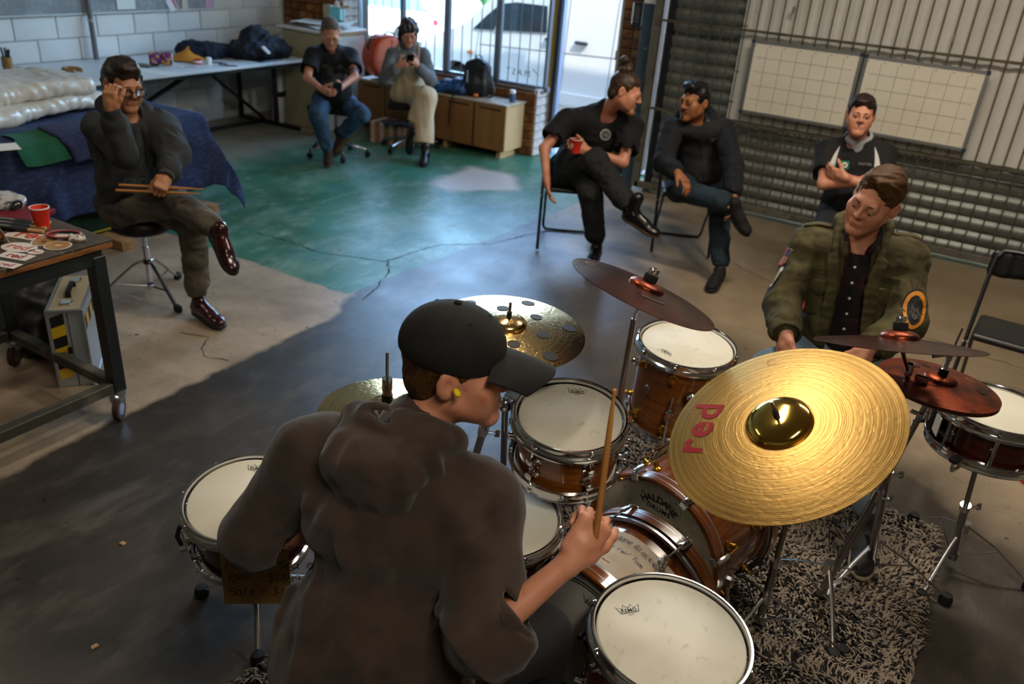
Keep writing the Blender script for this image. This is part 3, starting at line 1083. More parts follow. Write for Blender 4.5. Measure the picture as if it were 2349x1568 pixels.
# ================================================================== drums, cymbals and stands
wood_amber = mat('amber blackwood lacquer', '8E5116', .22, coat=.6, noise=[(5, '6A3609', .35, .7, (1, 1, 9), 1.5), (22, '4E2606', .55, .75, (.6, .6, 14), .8), (2, 'A8661E', .5, .8, (1, 1, 4))])
wood_top = mat('amber shell lacquer', '8A4A18', .2, coat=.7, noise=[(6, '5E2E0A', .38, .7, (9, 1, 1), 1.2), (24, '4A2408', .58, .78, (14, .6, .6), .6)])
wood_red = mat('dark red mahogany lacquer', '3E120A', .22, coat=.6, noise=[(7, '250806', .4, .7, (1, 1, 8), 1.0)])
hoop_wood = mat('amber hoop lacquer', '8A4A18', .25, coat=.5, noise=[(8, '5E2E0C', .4, .7, (1, 1, 6), 1.0)])
head_m = mat('coated drum head', 'D9D5C6', .6, noise=[(5, 'CFCAB8', .4, .75)], bump=(300, .15))
head_used = mat('coated drum head with stick marks', 'D6D2C3', .6, noise=[(6, 'C6C0AE', .45, .8), (34, 'B5AE9C', .6, .78, (1, .6, 1))], bump=(300, .15))
fiber_m = mat('mottled fibre head', 'C2BBA8', .7, noise=[(7, '8E897A', .35, .7), (20, 'B5AE9C', .5, .7), (45, '55524A', .6, .75)])
grey_head = mat('smooth grey head', 'A3A09C', .45)
ink = mat('black print', '0E0E10', .6)
red_ink = mat('red print on brass', '8E0A1A', .45)

def remo_logo(parent, mt, size, loc, R):
    """crown outline with the maker's name"""
    o = T((A([(-.5, -.22, 0), (.5, -.22, 0), (.62, .2, 0)]), [(0, 1, 2)]), (0, 0, 0))
    crown = [(-.46, -.2), (-.62, .24), (-.3, .06), (-.2, .3), (-.02, .1), (.02, .1), (.2, .3), (.3, .06), (.62, .24), (.46, -.2)]
    pts = []
    for i in range(len(crown)):
        pts.append((*crown[i], 0))
    outline = ribbon(pts + [pts[0]], .035)
    p = part(parent, 'maker_mark', T(outline, loc, R, size), mt, smooth=False, label='black crown outline mark')
    part(p, 'lettering', T(text_shape('REMO', .3, bold=.006, spacing=1.05), A(loc) + A(R) @ A((0, -.06 * size, 0)), R, size), mt, smooth=False)
    part(p, 'small_print', T(box(.3, .02, .002), A(loc) + A(R) @ A((0, -.33 * size, 0)), R, size), mt, smooth=False)

def drum(name, label, cat, P, n, D, depth, nl, wood, batter, hoop_h=.034, lug_mat=None, lug='split', phase=0.0, logo=None, wood_hoop=False, reso=None, group=None, ref=(1, 0, 0), rim_mat=None):
    """axis n points out of the batter head; local z is the axis, origin at the batter rim centre"""
    lm = lug_mat or chrome
    rimm = rim_mat or chrome
    r = D / 2
    n = unit(n)
    u = unit(A(ref) - n * (A(ref) @ n))
    R = np.stack([u, np.cross(n, u), n], 1)
    t = thing(name, label, cat, P, R, group)
    rs = r - .012
    part(t, 'shell', lathe([(rs - .008, -.008), (rs, -.012), (rs, -depth + .012), (rs - .008, -depth + .008), (rs - .009, -depth + .02), (rs - .009, -.02)], 64, cap=False), wood, sharp=50)
    hr = r - .008
    part(t, 'batter_head', lathe([(0, -.0), (hr * .97, -.0005), (hr - .002, -.003), (hr, -.012)], 64), batter, sharp=60)
    part(t, 'resonant_head', lathe([(hr, -depth + .012), (hr - .002, -depth + .003), (hr * .97, -depth), (0, -depth)], 48), reso or head_m, sharp=60)
    if wood_hoop:
        prof = [(r + .004, -.028), (r + .016, -.028), (r + .017, .014), (r + .013, .018), (r + .004, .016)]
    else:
        prof = [(r - .004, -.012), (r - .004, .007), (r - .001, .011), (r + .004, .011), (r + .006, .007), (r + .004, .003), (r + .004, -.012), (r + .011, -.016), (r + .013, -.022), (r + .012, -hoop_h + .004), (r + .002, -hoop_h + .002), (r + .0, -.016)]
    rm = hoop_wood if wood_hoop else rimm
    h1 = part(t, 'hoop', ring(prof, 72), rm, sharp=40)
    h2 = part(t, 'hoop', ring([(a, -depth - b) for a, b in prof][::-1], 72), rm, sharp=40)
    if wood_hoop:
        inl = [(r + .0155, -.004), (r + .0175, -.004), (r + .0175, -.0022), (r + .0155, -.0022)]
        part(h1, 'inlay', ring(inl, 72), alu)
        part(h2, 'inlay', ring([(a, -depth - b) for a, b in inl][::-1], 72), alu)
        fl = [(r - .004, -.042), (r + .009, -.042), (r + .01, -.029), (r - .004, -.029)]
        part(t, 'flesh_hoop', ring(fl, 72), alu)
        part(t, 'flesh_hoop', ring([(a, -depth - b) for a, b in fl][::-1], 72), alu)
    rod_r = r + (.03 if wood_hoop else .0065)
    if lug == 'split':
        lo = .062 if depth > .13 else depth * .4
        lug_s = J(T(lathe([(.0, 0), (.017, 0), (.018, .004), (.012, .008), (.0105, .026), (.012, .03), (.0, .032)], 14), (rs, 0, 0), roty(PI / 2)))
        lug_me = mesh('lug', lug_s, lm, sharp=45)
        rod_t = mesh('tension_rod', J(cyl((rod_r, 0, -lo - .012), (rod_r, 0, .006), .0032, 8)), lm)
        nut_me = mesh('rod_head', J(T(lathe([(0, 0), (.0075, 0), (.0078, .005), (.0045, .007), (.004, .014), (0, .015)], 10), (rod_r, 0, -.006))), rimm)
        for k in range(nl):
            a = phase + 2 * PI * k / nl
            for side in (0, 1):
                z = -lo if side == 0 else -depth + lo
                o = part(t, 'lug', lug_me, None)
                o.location = (0, 0, z)
                o.rotation_euler = (0, 0, a)
                o = part(t, 'tension_rod', rod_t, None)
                q = part(o, 'rod_head', nut_me, None)
                if side == 0:
                    o.rotation_euler = (0, 0, a)
                else:
                    o.rotation_euler = (PI, 0, a)
                    o.location = (0, 0, -depth)
                    o.rotation_euler = (PI, 0, a)
    elif lug == 'tube':
        for k in range(nl):
            a = phase + 2 * PI * k / nl
            o = part(t, 'tube_lug', J(cyl((rs + .02, 0, -depth + .02), (rs + .02, 0, -.02), .006, 10)), lm)
            o.rotation_euler = (0, 0, a)
            q = part(o, 'lug_post', T(lathe([(0, 0), (.01, 0), (.006, .006), (.006, .02), (0, .02)], 10), (rs, 0, -depth / 2), roty(PI / 2)), lm)
            q = part(o, 'rod_head', T(lathe([(0, 0), (.007, 0), (.007, .006), (.004, .01), (0, .016)], 8), (rs + .02, 0, -.01)), lm)
    elif lug == 'claw':
        claw = J(tube(smooth_path([(r + .02, 0, .018), (r + .026, 0, .012), (r + .03, 0, -.012), (r + .03, 0, -.04)], 4), [.011] * 12 + [.008], 8, flat=(1.0, .55)))
        claw_me = mesh('claw', claw, chrome)
        hook_me = mesh('claw_hook', box(.024, .03, .008, .003, (r + .008, 0, .021)), chrome)
        rod_me = mesh('tension_rod', cyl((r + .03, 0, -.03), (r + .026, 0, -.1), .0032, 8), brass if lm is not chrome else chrome)
        lug_me = mesh('lug', T(lathe([(0, 0), (.016, 0), (.016, .005), (.01, .01), (.01, .03), (0, .034)], 14), (rs, 0, -.1), roty(PI / 2)), lm)
        for k in range(nl):
            a = phase + 2 * PI * k / nl
            for side in (0, 1):
                o = part(t, 'claw', claw_me, None)
                part(o, 'claw_hook', hook_me, None)
                part(o, 'tension_rod', rod_me, None)
                o2 = part(t, 'lug', lug_me, None)
                for q in (o, o2):
                    q.rotation_euler = (0, 0, a) if side == 0 else (PI, 0, a)
                    q.location = (0, 0, 0) if side == 0 else (0, 0, -depth)
    if logo is not None:
        ang, rad, rot, size = logo
        remo_logo(t, ink, size, (rad * r * math.cos(ang), rad * r * math.sin(ang), .0012), rotz(rot))
    return t

def dirang(t, v):
    """angle of a world direction in the drum's local xy plane"""
    M = np.array(t.matrix_world)[:3, :3]
    l = M.T @ A(v)
    return math.atan2(l[1], l[0])

VIEW_R = A((CR[0], CR[1], 0))
VIEW_F = unit(A((CF[0], CF[1], 0)))
i_ = .0254
def face_rot(v):
    return math.atan2(v[1], v[0])
# -- drummer's kit
up_img = math.atan2(VIEW_F[1], VIEW_F[0])
right_img = math.atan2(VIEW_R[1], VIEW_R[0])
TOM = drum('rack_tom', 'amber wood rack tom with chrome hoops right of the capped drummer', 'drum', (-.829, 1.83, .904), (.067, -.147, 1), 12.4 * i_, .178, 6, wood_amber, head_used, phase=.35, logo=(up_img - .2, .72, right_img - .12, .047))
SN2 = drum('snare_drum', 'coated snare drum directly in front of the drummer', 'drum', (-.921, 1.614, .645), (.027, -.03, 1), 14.4 * i_, .15, 8, wood_red, head_m, phase=.2)
SNL = drum('side_snare_drum', 'dark red snare drum with price tag at the drummer left elbow', 'drum', (-1.71, 1.394, .478), (.062, -.158, 1), 14.4 * i_, .2, 8, wood_red, head_m, phase=.5, logo=(up_img + .0, .72, right_img - .05, .05))
FTF = drum('front_floor_tom', 'coated floor tom in the front beside the shag rug', 'drum', (-.354, 1.535, .595), (.049, -.019, 1), 15.4 * i_, .36, 8, wood_amber, head_used, phase=.1, logo=(up_img + .98, .62, right_img + .28, .052))
# -- the green-jacket player's kit
FTB = drum('rear_floor_tom', 'amber wood floor tom with gold fittings under the dark crash', 'drum', (-.845, 2.9, .705), (.051, -.048, 1), 15.0 * i_, .36, 8, wood_amber, head_used, lug_mat=brass, phase=.15, logo=(up_img + 2.25, .66, right_img + 2.3, .05))
SNR = drum('far_snare_drum', 'dark red snare drum on a stand at the right edge', 'drum', (.235, 2.93, .80), (0, 0.02, 1), 14.4 * i_, .15, 8, wood_red, head_m, lug='tube', phase=.1)
# snare strainer with white label plate, on the far snare
sa = dirang(SNR, unit(A((-1, -.35, 0))))
o = part(SNR, 'strainer', J(box(.02, .04, .09, .004, (14.4 * i_ / 2 + .0, 0, -.075))), black_plastic)
o.rotation_euler = (0, 0, sa)
part(o, 'label_plate', box(.004, .055, .07, .001, (14.4 * i_ / 2 + .002, .05, -.07)), paper)
part(o, 'throw_lever', cyl((14.4 * i_ / 2 + .02, -.02, -.1), (14.4 * i_ / 2 + .045, -.04, -.12), .007, 8), black_rubber)
# bass drums: axis horizontal
b1, r1 = A((-.64, 1.66, .29)), A((-.563, 1.975, .29))
ax1 = unit(b1 - r1)
BD1 = drum('front_bass_drum', 'amber wood bass drum carrying a paper price note', 'drum', b1 + ax1 * .0, ax1, .51, float(np.linalg.norm(b1 - r1)), 8, wood_top, grey_head, lug='claw', wood_hoop=True, phase=PI / 8, ref=(0, 0, 1), reso=fiber_m)
part(BD1, 'edge_ring', ring([(.212, .0005), (.215, .0005), (.215, .0012), (.212, .0012)], 64), ink)
part(BD1, 'inner_edge_ring', ring([(.203, .0005), (.205, .0005), (.205, .0012), (.203, .0012)], 64), ink)
_m1 = np.array(BD1.matrix_world)[:3, :3]
remo_logo(BD1, ink, .06, (.165, -.03, .0016), rotz(-PI / 2))
ax2 = unit(A((-.24, -.97, 0)))
BD2 = drum('rear_bass_drum', 'amber wood bass drum with mottled lettered front head', 'drum', A((-.632, 2.187, .285)), ax2, .50, .36, 8, wood_top, fiber_m, lug='claw', lug_mat=brass, wood_hoop=True, phase=PI / 8, ref=(0, 0, 1))
# lettering HALDANE on an arc and DRUMS below; local x is up, local y is to the viewer's left
def arc_text(parent, word, rad, a0, a1, size, lift, cx=0.0):
    n = len(word)
    prev = None
    shapes = []
    for k, ch in enumerate(word):
        a = a0 + (a1 - a0) * k / (n - 1)
        s = text_shape(ch, size, bold=.02)
        ca, sa_ = math.cos(a), math.sin(a)
        # letter x axis -> tangent (viewer right = -y), letter y axis -> radial outward
        R = np.stack([A((-sa_, -ca, 0)), A((ca, -sa_, 0)), A((0, 0, -1.0)) * -1], 1)
        shapes.append(T(s, (rad * ca + cx, -rad * sa_, lift), R))
    return J(*shapes)
o = part(BD2, 'maker_lettering', arc_text(BD2, 'HALDANE', .1, -.66, .66, .036, .0016, .088), ink, smooth=False, kind='stuff', label='HALDANE lettered on an arc')
part(BD2, 'maker_lettering', T(text_shape('DRUMS', .026, bold=.02, spacing=1.15), (.152, 0, .0016), np.stack([A((0, -1, 0)), A((1, 0, 0)), A((0, 0, 1))], 1)), ink, smooth=False, kind='stuff', label='DRUMS lettered in a line')
# bass drum spurs
for BD, P, s in ((BD2, A((-.45, 2.36, 0)), 1), (BD2, A((-.78, 2.5, 0)), -1), (BD1, A((-.40, 1.86, 0)), 1)):
    M = np.array(BD.matrix_world)
    axd = -M[:3, 2]
    side = unit(np.cross(A((0, 0, 1)), axd)) * -s
    ctr = A(M[:3, 3]) + axd * (.12 if s > 0 else .2)
    a = ctr + side * .235 + A((0, 0, -.06))
    o = part(BD, 'spur_bracket', J(box(.05, .03, .05, .008, a)), chrome, world=True)
    e = a + side * .1 + A((0, 0, -a[2] + .02)) - axd * .08
    o = part(BD, 'spur', tube([a, a + (e - a) * .5, e], [.009, .008, .006], 8), chrome_worn, world=True)
    part(o, 'rubber_foot', cyl(e + A((0, 0, .015)), e + A((0, 0, -.02)), .012, 10), black_rubber, world=True)
# handwritten price note lying on the front bass drum shell
note_m = mat('creased note paper', 'C9B8A4', .85, noise=[(8, 'B5A38E', .4, .7)], bump=(14, .5, (1, 1, 1), .01))
Mb = np.array(BD1.matrix_world)
rb = .51 / 2 - .012
def on_bd1(along, ang, lift=.003):
    l = A((rb + lift) * math.cos(ang)), (rb + lift) * math.sin(ang)
    v = A(((rb + lift) * math.cos(ang), (rb + lift) * math.sin(ang), -along))
    return Mb[:3, :3] @ v + Mb[:3, 3]
S = surf(lambda u, v: on_bd1(.035 + .2 * v, .42 - 1.0 * u, .004 + .0025 * math.sin(9 * u + 5 * v) + .002 * math.sin(17 * v)), 20, 14)
NOTE = solo('price_note', S, note_m, 'crumpled handwritten price note lying on the front bass drum', 'note', sharp=180)
def note_text(lines, x0, y0, dy, h):
    out = []
    for k, (s, dx) in enumerate(lines):
        g, wd = hand_text(s, h, h * .1, seed=k + 3)
        out.append(T(g, (x0 + dx, y0 - k * dy, 0)))
    v, f = J(*out)
    # map paper plane (x along drum circumference to the viewer's right, y along axis away) onto the shell
    P = []
    for x, y, _ in v:
        u = x / .245
        w_ = y / .2
        P.append(on_bd1(.035 + .2 * w_, .42 - 1.0 * u, .0068 + .0025 * math.sin(9 * u + 5 * w_) + .002 * math.sin(17 * w_)))
    return A(P), f
part(NOTE, 'handwriting', note_text([('Haldane Blackwood', .0), ('pack (w/ Tom', .012), ('899', .012), ('299', .02)], .01, .155, .043, .0175), ink, smooth=False, world=True, kind='stuff')
st = []
for rr_ in (.018, .0125):
    pts = [(.205 + rr_ * math.cos(a), .165 + rr_ * math.sin(a), 0) for a in np.linspace(0, 2 * PI, 25)]
    st.append(ribbon(pts, .0012))
v, f = J(*st)
P = [on_bd1(.035 + y, .42 - 1.0 * x / .245, .0068 + .0025 * math.sin(9 * x / .245 + 5 * y / .2) + .002 * math.sin(17 * y / .2)) for x, y, _ in v]
part(NOTE, 'stamp_mark', (A(P), f), ink, smooth=False, world=True, kind='stuff')

# ---- price tag on the side snare
tagm = mat('brown card', '8A6A38', .85, noise=[(6, '75582C', .4, .7)])
Msn = np.array(SNL.matrix_world)
tl = unit(A((.55, -.83, 0)))      # outward direction on the side facing the camera
tr_ = A((-tl[1], tl[0], 0))
tc_ = A(Msn[:3, 3]) + tl * .197 + A((0, 0, -.03)) + tr_ * .075
Rt = np.stack([tr_, A((0, 0, 1)) * .985 + tl * -.17, tl], 1)
TAG = thing('price_tag', 'brown card price tag hanging on the dark red snare drum', 'price tag', tc_, Rt)
part(TAG, 'card', box(.2, .2, .0015, 0, (0, -.1, 0)), tagm, smooth=False)
hs = []
for k, (s, dx) in enumerate((('Haldane Snare', 0), ('RRP - $1899', .006), ('Sale - $1299', .003))):
    g, wd = hand_text(s, .026, .0024, seed=k + 11)
    hs.append(T(g, (-.085 + dx, -.07 - k * .048, .0015)))
part(TAG, 'handwriting', J(*hs), ink, smooth=False, kind='stuff')

# ---- cymbals
def cymbal_mat(name, base, c2, rough, lathing, hammer, dark=None, metal=1.0):
    m = mat(name, base, rough, metal)
    nt = m.node_tree
    N, L = nt.nodes, nt.links
    b = N['Principled BSDF']
    tc = N.new('ShaderNodeTexCoord')
    sep = N.new('ShaderNodeSeparateXYZ')
    L.new(tc.outputs['Object'], sep.inputs[0])
    def mth(op, a, c):
        n = N.new('ShaderNodeMath')
        n.operation = op
        for i, v in enumerate((a, c)):
            if isinstance(v, (int, float)):
                n.inputs[i].default_value = v
            elif v is not None:
                L.new(v, n.inputs[i])
        return n.outputs[0]
    rr = mth('SQRT', mth('ADD', mth('MULTIPLY', sep.outputs[0], sep.outputs[0]), mth('MULTIPLY', sep.outputs[1], sep.outputs[1])), None)
    groove = mth('SINE', mth('MULTIPLY', rr, lathing), None)
    n1 = N.new('ShaderNodeTexNoise')
    n1.noise_dimensions = '1D'
    n1.inputs['Scale'].default_value = 260
    L.new(rr, n1.inputs['W'])
    vor = N.new('ShaderNodeTexVoronoi')
    vor.inputs['Scale'].default_value = 85
    vor.feature = 'SMOOTH_F1'
    mp = N.new('ShaderNodeMapping')
    L.new(tc.outputs['Object'], mp.inputs[0])
    L.new(mp.outputs[0], vor.inputs['Vector'])
    ham = N.new('ShaderNodeMapRange')
    ham.inputs[1].default_value = .0
    ham.inputs[2].default_value = .45
    L.new(vor.outputs['Distance'], ham.inputs[0])
    hgt = mth('ADD', mth('ADD', mth('MULTIPLY', groove, .05), mth('MULTIPLY', n1.outputs[0], .25)), mth('MULTIPLY', ham.outputs[0], hammer))
    bp = N.new('ShaderNodeBump')
    bp.inputs['Strength'].default_value = .4
    bp.inputs['Distance'].default_value = .0016
    L.new(hgt, bp.inputs['Height'])
    L.new(bp.outputs[0], b.inputs['Normal'])
    mx = N.new('ShaderNodeMix')
    mx.data_type = 'RGBA'
    mx.inputs[6].default_value = lin(base)
    mx.inputs[7].default_value = lin(c2)
    rg = N.new('ShaderNodeMapRange')
    rg.inputs[1].default_value = .4
    rg.inputs[2].default_value = .62
    L.new(n1.outputs[0], rg.inputs[0])
    L.new(rg.outputs[0], mx.inputs[0])
    out = mx.outputs[2]
    if dark:
        n2 = N.new('ShaderNodeTexNoise')
        n2.inputs['Scale'].default_value = 11
        n2.inputs['Detail'].default_value = 7
        L.new(tc.outputs['Object'], n2.inputs['Vector'])
        r3 = N.new('ShaderNodeMapRange')
        r3.inputs[1].default_value = .46
        r3.inputs[2].default_value = .66
        L.new(n2.outputs[0], r3.inputs[0])
        m3 = N.new('ShaderNodeMix')
        m3.data_type = 'RGBA'
        L.new(r3.outputs[0], m3.inputs[0])
        L.new(out, m3.inputs[6])
        m3.inputs[7].default_value = lin(dark)
        out = m3.outputs[2]
    L.new(out, b.inputs['Base Color'])
    return m
gold_m = cymbal_mat('lathed hammered brass', 'D0AA66', 'AE8648', .32, 2600, .35)
bell_m = mat('polished brass bell', 'E6BE62', .1, 1.0, noise=[(8, 'C9A048', .4, .7)])
gold2_m = cymbal_mat('bright brass', 'DDBC84', 'B8945C', .2, 2200, .5)
brown_m = cymbal_mat('dark patinated bronze', '8A3A18', '6E2A12', .36, 1800, .5, dark='3A1A12', metal=.8)
purple_m = cymbal_mat('purple brown patinated bronze', '6A3C30', '52302A', .27, 1800, .4, dark='3E2420', metal=.9)
def cymbal(name, label, P, n, D, m, bell_r=.07, bell_h=.022, rise=.022, bell_mat=None, group=None):
    n = unit(n)
    u = unit(VIEW_R - n * (VIEW_R @ n))
    R = np.stack([u, np.cross(n, u), n], 1)
    t = thing(name, label, 'cymbal', P, R, group)
    r = D / 2
    def zof(x):
        return rise * (1 - (x / r) ** 1.7)
    br = bell_r
    bow = [(br + (r - br) * k / 16, zof(br + (r - br) * k / 16)) for k in range(17)]
    th = .0014
    part(t, 'bow', ring(bow + [(x, z - th) for x, z in bow[::-1]], 128), m, sharp=80)
    zb = zof(br)
    bl = [(.006, zb + bell_h)] + [(br * math.sin(a) ** .8, zb + bell_h * math.cos(a) ** .9) for a in np.linspace(.25, PI / 2, 12)]
    part(t, 'bell', ring(bl + [(x, z - th) for x, z in bl[::-1]], 64), bell_mat or m, sharp=80)
    return t, zb + bell_h, zof
def on_cymbal(t, zof, shape, ang, rad, rot, size, mt, name, lift=.0012, label=None):
    s = T(shape, (0, 0, 0), rotz(rot), size)
    v = s[0] + A((rad * math.cos(ang), rad * math.sin(ang), 0))
    v[:, 2] = [zof(math.hypot(x, y)) + lift for x, y, _ in v]
    return part(t, name, (v, s[1]), mt, smooth=False, label=label, kind='stuff' if label else None)
def disc_shape(n=24):
    v = [(0, 0, 0)] + [(rr_ * math.cos(2 * PI * k / n), rr_ * math.sin(2 * PI * k / n), 0) for rr_ in (.5, 1) for k in range(n)]
    f = [(0, 1 + k, 1 + (k + 1) % n) for k in range(n)] + [(1 + k, 1 + n + k, 1 + n + (k + 1) % n, 1 + (k + 1) % n) for k in range(n)]
    return A(v), f
felt_m = mat('black felt', '17161A', .95)
def topper(t, ztop, kind):
    if kind == 'felt':
        part(t, 'felt_washer', T(lathe([(.0, 0), (.02, 0), (.021, .004), (.021, .017), (.02, .021), (0, .021)], 20), (0, 0, ztop)), felt_m)
        part(t, 'wing_nut', J(T(lathe([(0, 0), (.009, 0), (.009, .012), (.005, .016), (.005, .022), (0, .022)], 12), (0, 0, ztop + .021))), chrome)
        for s in (-1, 1):
            part(t, 'nut_wing', T(box(.014, .006, .014, .003), (s * .011, 0, ztop + .031), rotz(.4)), chrome)
    elif kind == 'rod':
        part(t, 'sleeve', cyl((0, 0, ztop - .004), (0, 0, ztop + .014), .0075, 12), black_rubber)
        part(t, 'rod', cyl((0, 0, ztop + .01), (0, 0, ztop + .045), .004, 10), chrome_worn)
RIDE, zt, zf = cymbal('ride_cymbal', 'large golden hammered ride cymbal with red lettering', (-.258, 1.788, 1.106), (-.389, -.449, 1), .559, gold_m, .08, .03, .024, bell_m)
topper(RIDE, zt, 'rod')
s = text_shape('red', .1, bold=.02, spacing=1.12)
on_cymbal(RIDE, zf, s, 2.74, .2, .98, 1.12, red_ink, 'lettering', label='red lettering in lower case')
on_cymbal(RIDE, zf, ribbon([(.012 * math.cos(a), .012 * math.sin(a), 0) for a in np.linspace(.6, 5.6, 14)], .0016), 1.42, .235, 0, 1.0, mat('faint etched mark', '9A7430', .5, .6), 'swirl_mark')
CRASH, zt, zf = cymbal('spotted_crash', 'golden crash cymbal with round dark spots behind the black cap', (-1.08, 1.872, 1.08), (.05, -.03, 1), .457, gold2_m, .055, .026, .022)
topper(CRASH, zt, 'rod')
spot_m = mat('dark grey spot', '2E2B2B', .6)
for k in range(6):
    for rad, da in ((.185, 0), (.108, .5)):
        on_cymbal(CRASH, zf, disc_shape(), k * PI / 3 + da + .18, rad, 0, .021 if rad > .15 else .0185, spot_m, 'round_spot')
TILT, zt, zf = cymbal('tilted_crash', 'purple brown crash cymbal tilted above the rear floor tom', (-.779, 2.131, 1.199), (.231, .283, 1), .457, purple_m, .055, .02, .022, brown_m)
topper(TILT, zt, 'felt')
grey_print = mat('worn grey print', '5A5450', .6)
for k in range(5):
    on_cymbal(TILT, zf, T(box(.02, .014, .0008)), -1.75 + k * .11, .115, -1.75 + k * .11 + PI / 2, 1.0, grey_print, 'worn_print')
on_cymbal(TILT, zf, ribbon([(.016 * math.cos(a), .016 * math.sin(a), 0) for a in np.linspace(.6, 5.6, 14)], .0022), 2.75, .18, 0, 1.0, mat('pale etched mark', 'B59A70', .4, .6), 'swirl_mark')
FLAT, zt, zf = cymbal('edge_on_crash', 'dark brown crash seen edge on below the green jacket', (-.094, 2.4, 1.143), (-.199, .312, 1), .457, purple_m, .055, .024, .022, brown_m)
topper(FLAT, zt, 'felt')
HATB, zt, zf = cymbal('dark_hi_hat_cymbal', 'reddish brown hi-hat cymbal over the far snare drum', (.038, 2.61, .968), (.041, .06, 1), .356, brown_m, .05, .018, .018)
part(HATB, 'clutch', J(T(lathe([(0, 0), (.013, 0), (.013, .02), (.009, .022), (.009, .05), (.012, .052), (.012, .075), (0, .076)], 14), (0, 0, zt))), chrome)
part(HATB, 'clutch_felt', cyl((0, 0, zt - .002), (0, 0, zt + .02), .0145, 14), black_rubber)
part(HATB, 'clutch_wing', T(box(.05, .008, .014, .003), (-.03, 0, zt + .062), roty(-.3)), chrome)
on_cymbal(HATB, zf, ribbon([(.012 * math.cos(a), .012 * math.sin(a), 0) for a in np.linspace(.6, 5.6, 14)], .0022), .35, .13, 0, 1.0, mat('pale etched mark', 'B59A70', .4, .6), 'swirl_mark')
for a_, rd in ((-.35, .12), (1.9, .1), (1.5, .11)):
    on_cymbal(HATB, zf, disc_shape(12), a_, rd, 0, .014, mat('dark patina blot', '2A120C', .5, .6), 'patina_blot')
dup(HATB, A((.038, 2.61, .955)) + A((.041, .06, 1)) * .0, np.array(HATB.matrix_world)[:3, :3] @ rotx(PI), 'lower reddish brown hi-hat cymbal facing down')
HATG, zt, zf = cymbal('golden_hi_hat_cymbal', 'golden hi-hat cymbal half hidden behind the drummer hood', (-1.164, 1.425, .986), (0, 0, 1), .356, gold2_m, .05, .02, .018)
part(HATG, 'clutch', T(lathe([(0, 0), (.012, 0), (.012, .016), (.0135, .018), (.0135, .05), (0, .051)], 14), (0, 0, zt + .014)), chrome)
part(HATG, 'clutch_felt', cyl((0, 0, zt - .002), (0, 0, zt + .016), .0145, 14), black_rubber)

# ---- stands
def tripod(t, base, top, legs, hub_z, spread, r=.011, feet=.024, rot=0.0, collars=(), wing=None, upper=None):
    """base/top world points of the pole; legs: list of angles"""
    base, top = A(base), A(top)
    mid = base + (top - base) * .55
    part(t, 'lower_tube', cyl(base + A((0, 0, .06)), mid, r * 1.25, 14), chrome_worn, world=True)
    part(t, 'upper_tube', cyl(mid - (top - base) * .02, top, r * .85, 12), chrome_worn, world=True)
    part(t, 'height_collar', cyl(mid - (top - base) * .012, mid + (top - base) * .03, r * 1.7, 14), chrome, world=True)
    wd = unit(np.cross(top - base, A((CF[0], CF[1], 0)))) * -1
    part(t, 'wing_bolt', J(cyl(mid, mid + wd * .045, .006, 8)), chrome, world=True)
    part(t, 'wing', T(box(.006, .03, .018, .003), mid + wd * .05, basis(wd)), chrome, world=True)
    part(t, 'hub', cyl(base + A((0, 0, hub_z - .02)), base + A((0, 0, hub_z + .02)), r * 1.9, 14), chrome, world=True)
    part(t, 'lower_hub', cyl(base + A((0, 0, .045)), base + A((0, 0, .075)), r * 1.7, 12), chrome_worn, world=True)
    for a in legs:
        d = A((math.cos(a), math.sin(a), 0))
        h = base + A((0, 0, hub_z)) + d * r * 1.6
        k = base + d * spread * .45 + A((0, 0, hub_z * .72))
        e = base + d * spread + A((0, 0, .022))
        lg = part(t, 'leg', tube([h, k, e], [r * .55] * 3, 6, flat=(1.3, .5)), chrome_worn, world=True)
        part(lg, 'rubber_foot', T(lathe([(0, -.022), (feet, -.022), (feet * 1.05, -.004), (feet * .8, .016), (0, .018)], 12), e), black_rubber, world=True)
        part(t, 'brace', cyl(base + A((0, 0, .06)) + d * r, base + d * spread * .5 + A((0, 0, hub_z * .66)), .004, 6), chrome, world=True)
    return t
def stand(name, label, base, top, legs, hub=.2, spread=.26, cat='stand', **kw):
    t = thing(name, label, cat, base)
    tripod(t, base, top, legs, hub, spread, **kw)
    return t
def under(t, dz):
    M = np.array(t.matrix_world)
    return A(M[:3, 3]) + M[:3, 2] * dz
def bell_top(t, dz=.03):
    return under(t, dz)
# ride: straight tall stand
ST = stand('ride_stand', 'chrome tripod stand holding up the golden ride cymbal', (-.25, 2.33, 0), (-.25, 2.33, .55), (.2, 2.3, 4.4), .16, .28)
a0, a1 = A((-.25, 2.33, .55)), bell_top(RIDE, .02)
part(ST, 'boom_arm', tube([a0, a0 + (a1 - a0) * .5, a1], .008, 10), chrome_worn, world=True)
part(ST, 'boom_clamp', box(.045, .045, .05, .012, a0), chrome, world=True)
part(ST, 'tilter', cyl(a1 - A((0, 0, .05)), a1 - A((0, 0, .02)), .016, 12), chrome, world=True)
# spotted crash
ST = stand('crash_stand', 'chrome stand carrying the spotted golden crash cymbal', (-1.45, 2.25, 0), (-1.08, 1.875, 1.05), (.5, 2.6, 4.7), .2, .28)
# tilted crash
ST = stand('tilted_crash_stand', 'dark chrome stand carrying the tilted purple crash', (-.99, 2.58, 0), (-.86, 2.3, 1.03), (.6, 2.7, 4.8), .2, .25)
part(ST, 'tilter_arm', cyl((-.86, 2.3, 1.03), bell_top(TILT, .015), .006, 8), chrome, world=True)
